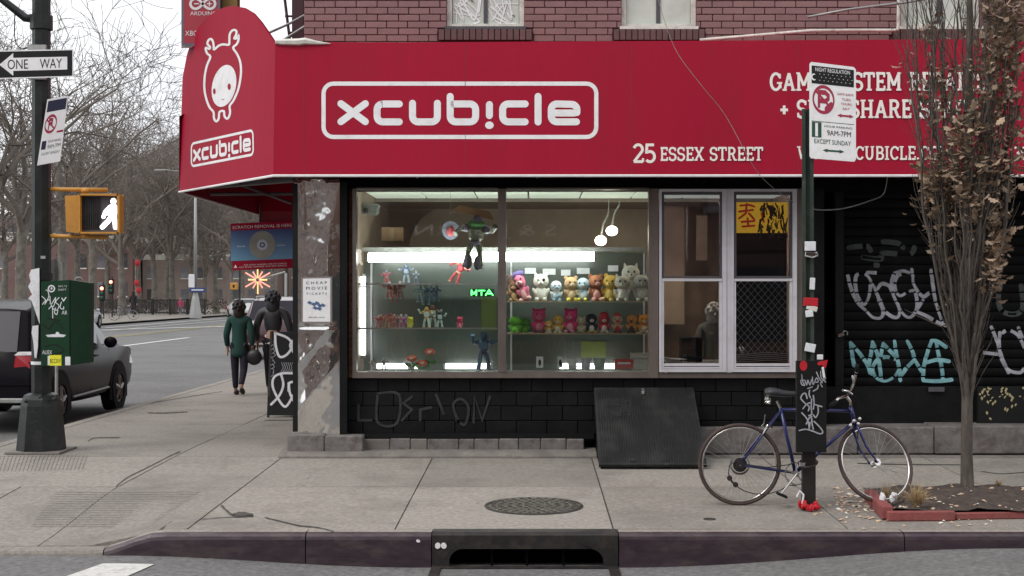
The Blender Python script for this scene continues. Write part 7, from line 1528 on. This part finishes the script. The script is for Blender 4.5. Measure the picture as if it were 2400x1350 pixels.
spots = [(-35, 62, 1.0, 'huge bare tree cut off by the picture edge beyond the black pole'), (52, 70, 1.02, 'tall bare tree just behind the black corner pole'), (148, 82, 1.0, 'thick bare trunk rising behind the green cabinet'), (218, 96, .95, 'bare park tree directly behind the yellow pedestrian signal'), (286, 105, .92, 'bare park tree with dark trunk by the far bicycle'), (326, 116, .95, 'bare park tree behind the person in the black coat'), (362, 122, .9, 'slender bare tree at the middle of the park fence'), (405, 110, .88, 'straight bare tree with pale bark before the child in pink'), (452, 118, .82, 'bare tree overlapping the grey lamp post'), (507, 112, .78, 'forked bare tree behind the white parked car'), (566, 108, .72, 'bare tree beneath the red awning corner'), (640, 96, .6, 'bare street tree seen below the disc banner'),
         (10, 125, 1.1, 'distant bare tree between pole and picture edge'), (110, 135, 1.1, 'distant bare tree above the green cabinet'), (180, 140, 1.12, 'distant bare tree left of the pedestrian signal'), (250, 150, 1.1, 'distant bare tree right of the pedestrian signal'), (300, 155, 1.15, 'distant bare tree rising over the fence middle'), (350, 160, 1.08, 'distant bare tree before the grey brick tower'), (390, 150, 1.0, 'distant bare tree close to the tower edge'), (430, 165, 1.0, 'distant bare tree against the tower front'), (480, 150, .85, 'distant bare tree under the awning tip'), (540, 140, .75, 'distant bare tree above the white car'), (600, 150, .7, 'distant bare tree beside the columned brick building')]
for i, (u, Y, s_, lb) in enumerate(spots):
    o = protos[i] if i < 4 else copy_tree(protos[i % 4]); o.location = (PX(u, Y), Y, 0); o.rotation_euler = (0, 0, i * 1.3); o.scale = (s_, s_, s_); o['label'] = lb
def bldg(name, label, foot, h, wallm, win, parent_kind='building', winm=None, cornice=True, base=0):
    t = thing(name, label, parent_kind, (foot[0][0], foot[0][1], 0)); m = MB(True); m.prism([(x, y, -.3) for x, y in foot], (0, 0, h + .3)); m.build('wall', wallm, t)
    for (i, nx, nz, z0, z1, wf, hf) in win:
        a = Vector((*foot[i], 0)); b = Vector((*foot[(i + 1) % len(foot)], 0)); d = b - a; nrm = Vector((d.y, -d.x, 0)).normalized()
        c = sum((Vector((*f_, 0)) for f_ in foot), Vector()) / len(foot)
        if nrm.dot(a - c) < 0: nrm = -nrm
        e = d.normalized(); ww = d.length / nx * wf / 2; wh = (z1 - z0) / nz * hf / 2; m = MB(); m.add([-e * ww + nrm * .04 - Vector((0, 0, wh)), e * ww + nrm * .04 - Vector((0, 0, wh)), e * ww + nrm * .04 + Vector((0, 0, wh)), -e * ww + nrm * .04 + Vector((0, 0, wh)), -e * ww - nrm * .1 - Vector((0, 0, wh)), e * ww - nrm * .1 - Vector((0, 0, wh)), e * ww - nrm * .1 + Vector((0, 0, wh)), -e * ww - nrm * .1 + Vector((0, 0, wh))], [(0, 1, 2, 3), (0, 4, 5, 1), (2, 6, 7, 3), (1, 5, 6, 2), (0, 3, 7, 4)])
        o0 = None
        for p in range(nx):
            for q in range(nz):
                c_ = a + d * ((p + .5) / nx) + Vector((0, 0, z0 + (z1 - z0) * (q + .5) / nz)) - Vector((foot[0][0], foot[0][1], 0))
                if o0 is None: o0 = m.build('window', winm or M['pane_far'], t); o0.location = c_; ms_ = MB(); ms_.add([-e * ww * 1.1 + nrm * .06 - Vector((0, 0, wh * 1.18)), e * ww * 1.1 + nrm * .06 - Vector((0, 0, wh * 1.18)), e * ww * 1.1 + nrm * .06 - Vector((0, 0, wh)), -e * ww * 1.1 + nrm * .06 - Vector((0, 0, wh))], [(0, 1, 2, 3)]); sl = ms_.build('sill', M['trim_white'], o0)
                else: o_ = inst(o0, c_, t, 'window'); inst(sl, (0, 0, 0), o_, 'sill')
    if cornice:
        m = MB(True); c = sum((Vector((*f_, 0)) for f_ in foot), Vector()) / len(foot); m.prism([tuple((Vector((*f_, 0)) - c) * 1.01 + c + Vector((0, 0, h))) for f_ in foot], (0, 0, .6)); m.build('roof', M['galv'] if base == 0 else M['trim_white'], t)
    return t
wgrey = mat('far_brick_grey', (.21, .17, .16), .9, var=.12, scale=.4, dirt=(.17, .135, .125), dscale=.1); wred = mat('far_brick_red', (.16, .1, .09), .9, var=.15, scale=.5); wtan = mat('far_brick_tan', (.25, .19, .17), .9, var=.15, scale=.5)
wpane = mat('far_pane', (.1, .1, .11), .3, var=.5, scale=.3, rnd=.8)
bldg('apartment_tower', 'grey brown brick apartment tower rising behind the bare park trees', [(-75, 246), (-49, 190), (-24, 182), (-24, 230)], 23.4, wgrey, [(0, 11, 8, 1.5, 23, .4, .5), (1, 12, 8, 1.5, 23, .4, .5)], winm=wpane)
bldg('brick_building', 'low red brick building behind the trees beyond the black pole', [(-62, 150), (-44, 150), (-44, 162), (-62, 162)], 7.4, wred, [(0, 8, 2, .6, 6.8, .45, .5)], winm=wpane, base=1)
bldg('brick_building', 'long red brick building beyond the park fence middle', [(-43.5, 152), (-28.5, 152), (-28.5, 162), (-43.5, 162)], 5.4, wtan, [(0, 8, 2, .3, 5.2, .45, .5)], winm=wpane, base=1)
bldg('brick_building', 'tan brick building with white cornice behind the white car', [(-28, 156), (-20.5, 156), (-20.5, 166), (-28, 166)], 8.5, wtan, [(0, 5, 3, .3, 8.2, .5, .55)], winm=wpane, base=1)
cb2 = bldg('columned_building', 'reddish brick building with pale piers seen below the disc banner', [(-20, 150), (-6, 150), (-6, 165), (-20, 165)], 12, wtan, [(0, 12, 4, .5, 11.5, .5, .6)], winm=wpane, base=1)
for i in range(13): MB(True).span(-20 + i * 1.166 - .14, -20 + i * 1.166 + .14, 149.7, 150, 0, 11.5).build('pier', M['trim_white'], cb2)
bldg('apartment_tower', 'pale grey apartment slab far behind the pole and trees', [(-100, 215), (-62, 235), (-62, 250), (-100, 250)], 14.0, wgrey, [(0, 14, 5, 1, 13.5, .4, .5)], winm=wpane)
# far street furniture
lp = thing('street_lamp', 'grey steel street lamp post beside the child in pink', 'street lamp', (PX(458, 92), 92, 0)); lz = lambda v: PZ(v, 92)
MB().tube([(0, 0, 0), (0, 0, .25), (0, 0, 1.3), (0, 0, 1.7)], [.42, .4, .25, .14], 8).build('base', M['galv'], lp); MB().tube([(0, 0, 1.5), (0, 0, 9.2)], [.13, .09], 8).build('pole', M['galv'], lp, True); MB().tube([(0, 0, 9.2), (-.5, 0, 9.8), (-2.2, 0, 10)], .05, 6).build('arm', M['galv'], lp); MB().bbox((-2.4, 0, 9.95), (.7, .3, .16), .05).build('lamp_head', M['galv'], lp)
bsn = thing('blue_street_sign', 'small blue street sign fixed to the grey lamp post', 'street sign', (PX(463, 91.7), 91.7, lz(683))); MB().bbox((0, 0, .1), (1.1, .04, .3), .01).build('plate', mat('blue_sign', (.03, .06, .2), .5), bsn); MB().bbox((0, -.024, .1), (.8, .004, .08), .001).build('white_strip', M['paper'], bsn); MB().bbox((-.4, -.0, .7), (.4, .1, .9), .03).build('notice', M['paper'], bsn)
rl = glow('signal_red', (1, .12, .05), 5)
def tlight(u, v, Y, label):
    t = thing('traffic_light', label, 'traffic light', (PX(u, Y), Y, 0)); z = PZ(v, Y); MB().tube([(0, .2, 0), (0, .2, z + .4)], .07, 6).build('pole', M['iron'], t); MB().bbox((0, 0, z - .3), (.36, .25, 1.05), .04).build('housing', M['black_board'], t)
    for k, mt in ((0, rl), (1, M['ink_green']), (2, M['ink_green'])): MB().ell((0, -.13, z - k * .3), (.12, .04, .12), 10, 6).build('lens', mt, t, True)
tlight(240, 676, 90, 'far traffic light with red lamp lit next to the silver sedan'); tlight(261, 661, 96, 'second far traffic light with red lamp between tree trunks')
yl = thing('far_pedestrian_signal', 'tiny yellow pedestrian signal seen beneath the disc banner', 'crossing signal', (PX(549, 80), 80, 0)); MB().tube([(.3, .1, 0), (.3, .1, 4)], .06, 6).build('pole', M['iron'], yl); MB().bbox((0, 0, PZ(671, 80)), (.42, .3, .42), .04).build('housing', M['lamp_yellow'], yl); MB().ell((0, -.16, PZ(671, 80)), (.06, .02, .1), 8, 6).build('figure', M['ink'], yl)
st_ = thing('holiday_star', 'glowing pink and gold star decoration hung over the street', 'light decoration', P(604, 656, 60)); stg = mat('star_glow', (.8, .3, .22), .6, emit=.75); stg2 = mat('star_gold', (.75, .5, .2), .6, emit=.8)
for i in range(12):
    a = 2 * math.pi * i / 12; r1 = .62 if i % 2 else .42; MB().tube([(.08 * math.cos(a), 0, .08 * math.sin(a)), (r1 * math.cos(a), 0, r1 * math.sin(a))], .035, 5).build('ray', stg if i % 3 else stg2, st_)
MB().tube([(0, 0.05, 0), (1.2, .05, .35)], .04, 6).build('arm', M['galv'], st_); MB(True).tube([(PX(670, 60), 60, 0), (PX(670, 60), 60, PZ(640, 60))], .07, 6).build('pole', M['galv'], st_)
for u, v, lb in ((322, 616, 'upper red paper lantern among the bare trees'), (320, 663, 'middle red paper lantern in front of the park'), (325, 680, 'lowest red paper lantern above the black coat person')):
    t = thing('red_lantern', lb, 'lantern', P(u, v, 100)); MB().ell((0, 0, 0), (.2, .2, .24), 10, 8).build('shade', cmat((.45, .03, .04)), t, True); MB().tube([(0, 0, .22), (0, 0, 1.2)], .015, 4).build('cord', M['iron'], t); MB().tube([(0, 0, -.22), (0, 0, -.45)], .03, 5).build('tassel', cmat((.45, .03, .04)), t)
b2 = copy_tree(bk); b2.location = (PX(268, 84), 84, 0); b2.rotation_euler = (0, 0, .3); b2['label'] = 'distant parked bicycle beside the silver sedan and traffic light'
# ================================================================ ACROSS THE STREET (reflected in the shop glass)
op = thing('opposite_building', 'brown brick building across the street mirrored in the shop glass', 'building', (-3.5, -4.6, 0)); wob = mat('opposite_brick', (.15, .085, .06), .85, var=.2, scale=3, bump=.3)
t = bldg('far_corner_building', 'tan brick building on the opposite corner mirrored in the steel pier', [(-34, -34), (-34, -50), (6, -50), (6, -34)], 9, wtan, [(3, 12, 5, 1, 16, .4, .55)], winm=wpane)
m = MB(True); m.span(-3.5, 14, -12, -4.6, -.2, 2.6); m.span(-3.5, 14, -12, -4.6, 3.6, 11); m.span(-3.5, 14, -12, -4.75, 2.6, 3.6); m.build('wall', wob, op); MB(True).span(-3.4, 8, -4.74, -4.55, 2.7, 3.5).build('sign_band', mat('band_brown', (.07, .03, .02), .5), op)
for i in range(5):
    for z in (4.6, 7.6): w0 = MB(True).span(-2.4 + i * 3, -1.2 + i * 3, -4.62, -4.57, z, z + 1.7).build('window', M['pane_far'], op); MB(True).span(-2.5 + i * 3, -1.1 + i * 3, -4.62, -4.5, z - .12, z - .01).build('sill', M['trim_white'], w0)
for i in range(3): MB(True).span(-2.8 + i * 3.6, .2 + i * 3.6, -4.62, -4.57, .5, 2.3).build('shop_pane', M['pane_far'], op)
def ofn2(a, b, l): return Vector((.55 - a * 3.4, -4.545 + l, 3.32 - b * .36))
text_on('lettering', 'S & J GARN', ofn2, 0, 0, 1, 1, M['letter_white'], op)
m = MB(True); m.span(-60, 60, -4.5, -1.2, -.5, -.03); osw = m.build('opposite_sidewalk', M['concrete']); tag(osw, kind='structure')

sp2 = thing('opposite_pedestrian_signal', 'yellow pedestrian signal with lit white figure mirrored in the steel pier', 'crossing signal', (-5.0, -8.5, -.1)); MB().tube([(0, 0, 0), (0, 0, 5)], .09, 8).build('pole', M['pole_black'], sp2); MB().bbox((.4, 0, 2.72), (.5, .22, .45), .02).build('housing', M['lamp_yellow'], sp2)
f = Flat(); f.disc((.3, .16), .07); f.stroke([(.3, .05), (.3, -.05)], .13); f.stroke([(.3, -.05), (.24, -.17)], .07); f.stroke([(.3, -.05), (.37, -.17)], .07); f.build('walking_figure', lambda a, b, l: Vector((-5.0 + a + .02, -8.385 + l, -.1 + 2.72 + b)), wk, sp2)

GR = {'plush': 'plush toys on the wooden shelves', 'action_figure': 'toy figures on the glass shelves', 'toy_flower': 'red toy flowers on the case floor', 'mug': 'mugs on the case floor', 'fluorescent_tube': 'lit tubes in the display case', 'spot_lamp': 'warm spot lamps inside the shop', 'picture_card': 'picture cards on the case floor', 'container': 'stacked containers in the case', 'parked': 'parked cars', 'brick_building': 'brick buildings beyond the park', 'apartment_tower': 'far apartment blocks', 'traffic_light': 'far traffic lights', 'red_lantern': 'red lanterns hanging by the park', 'grass_tuft': 'dry grass tufts in the tree pit', 'person': 'people in the street and shop', 'hanging_wire': 'loose wires on the shopfront', 'bicycle': 'bicycles'}
for o in bpy.data.objects:
    if o.parent is None and o.get('category'):
        if o['category'] in ('lamp',) and 'tube' not in o.name and 'spot' not in o.name: continue
        for k, g in GR.items():
            if o.name.startswith(k) and not o.get('group'): o['group'] = g
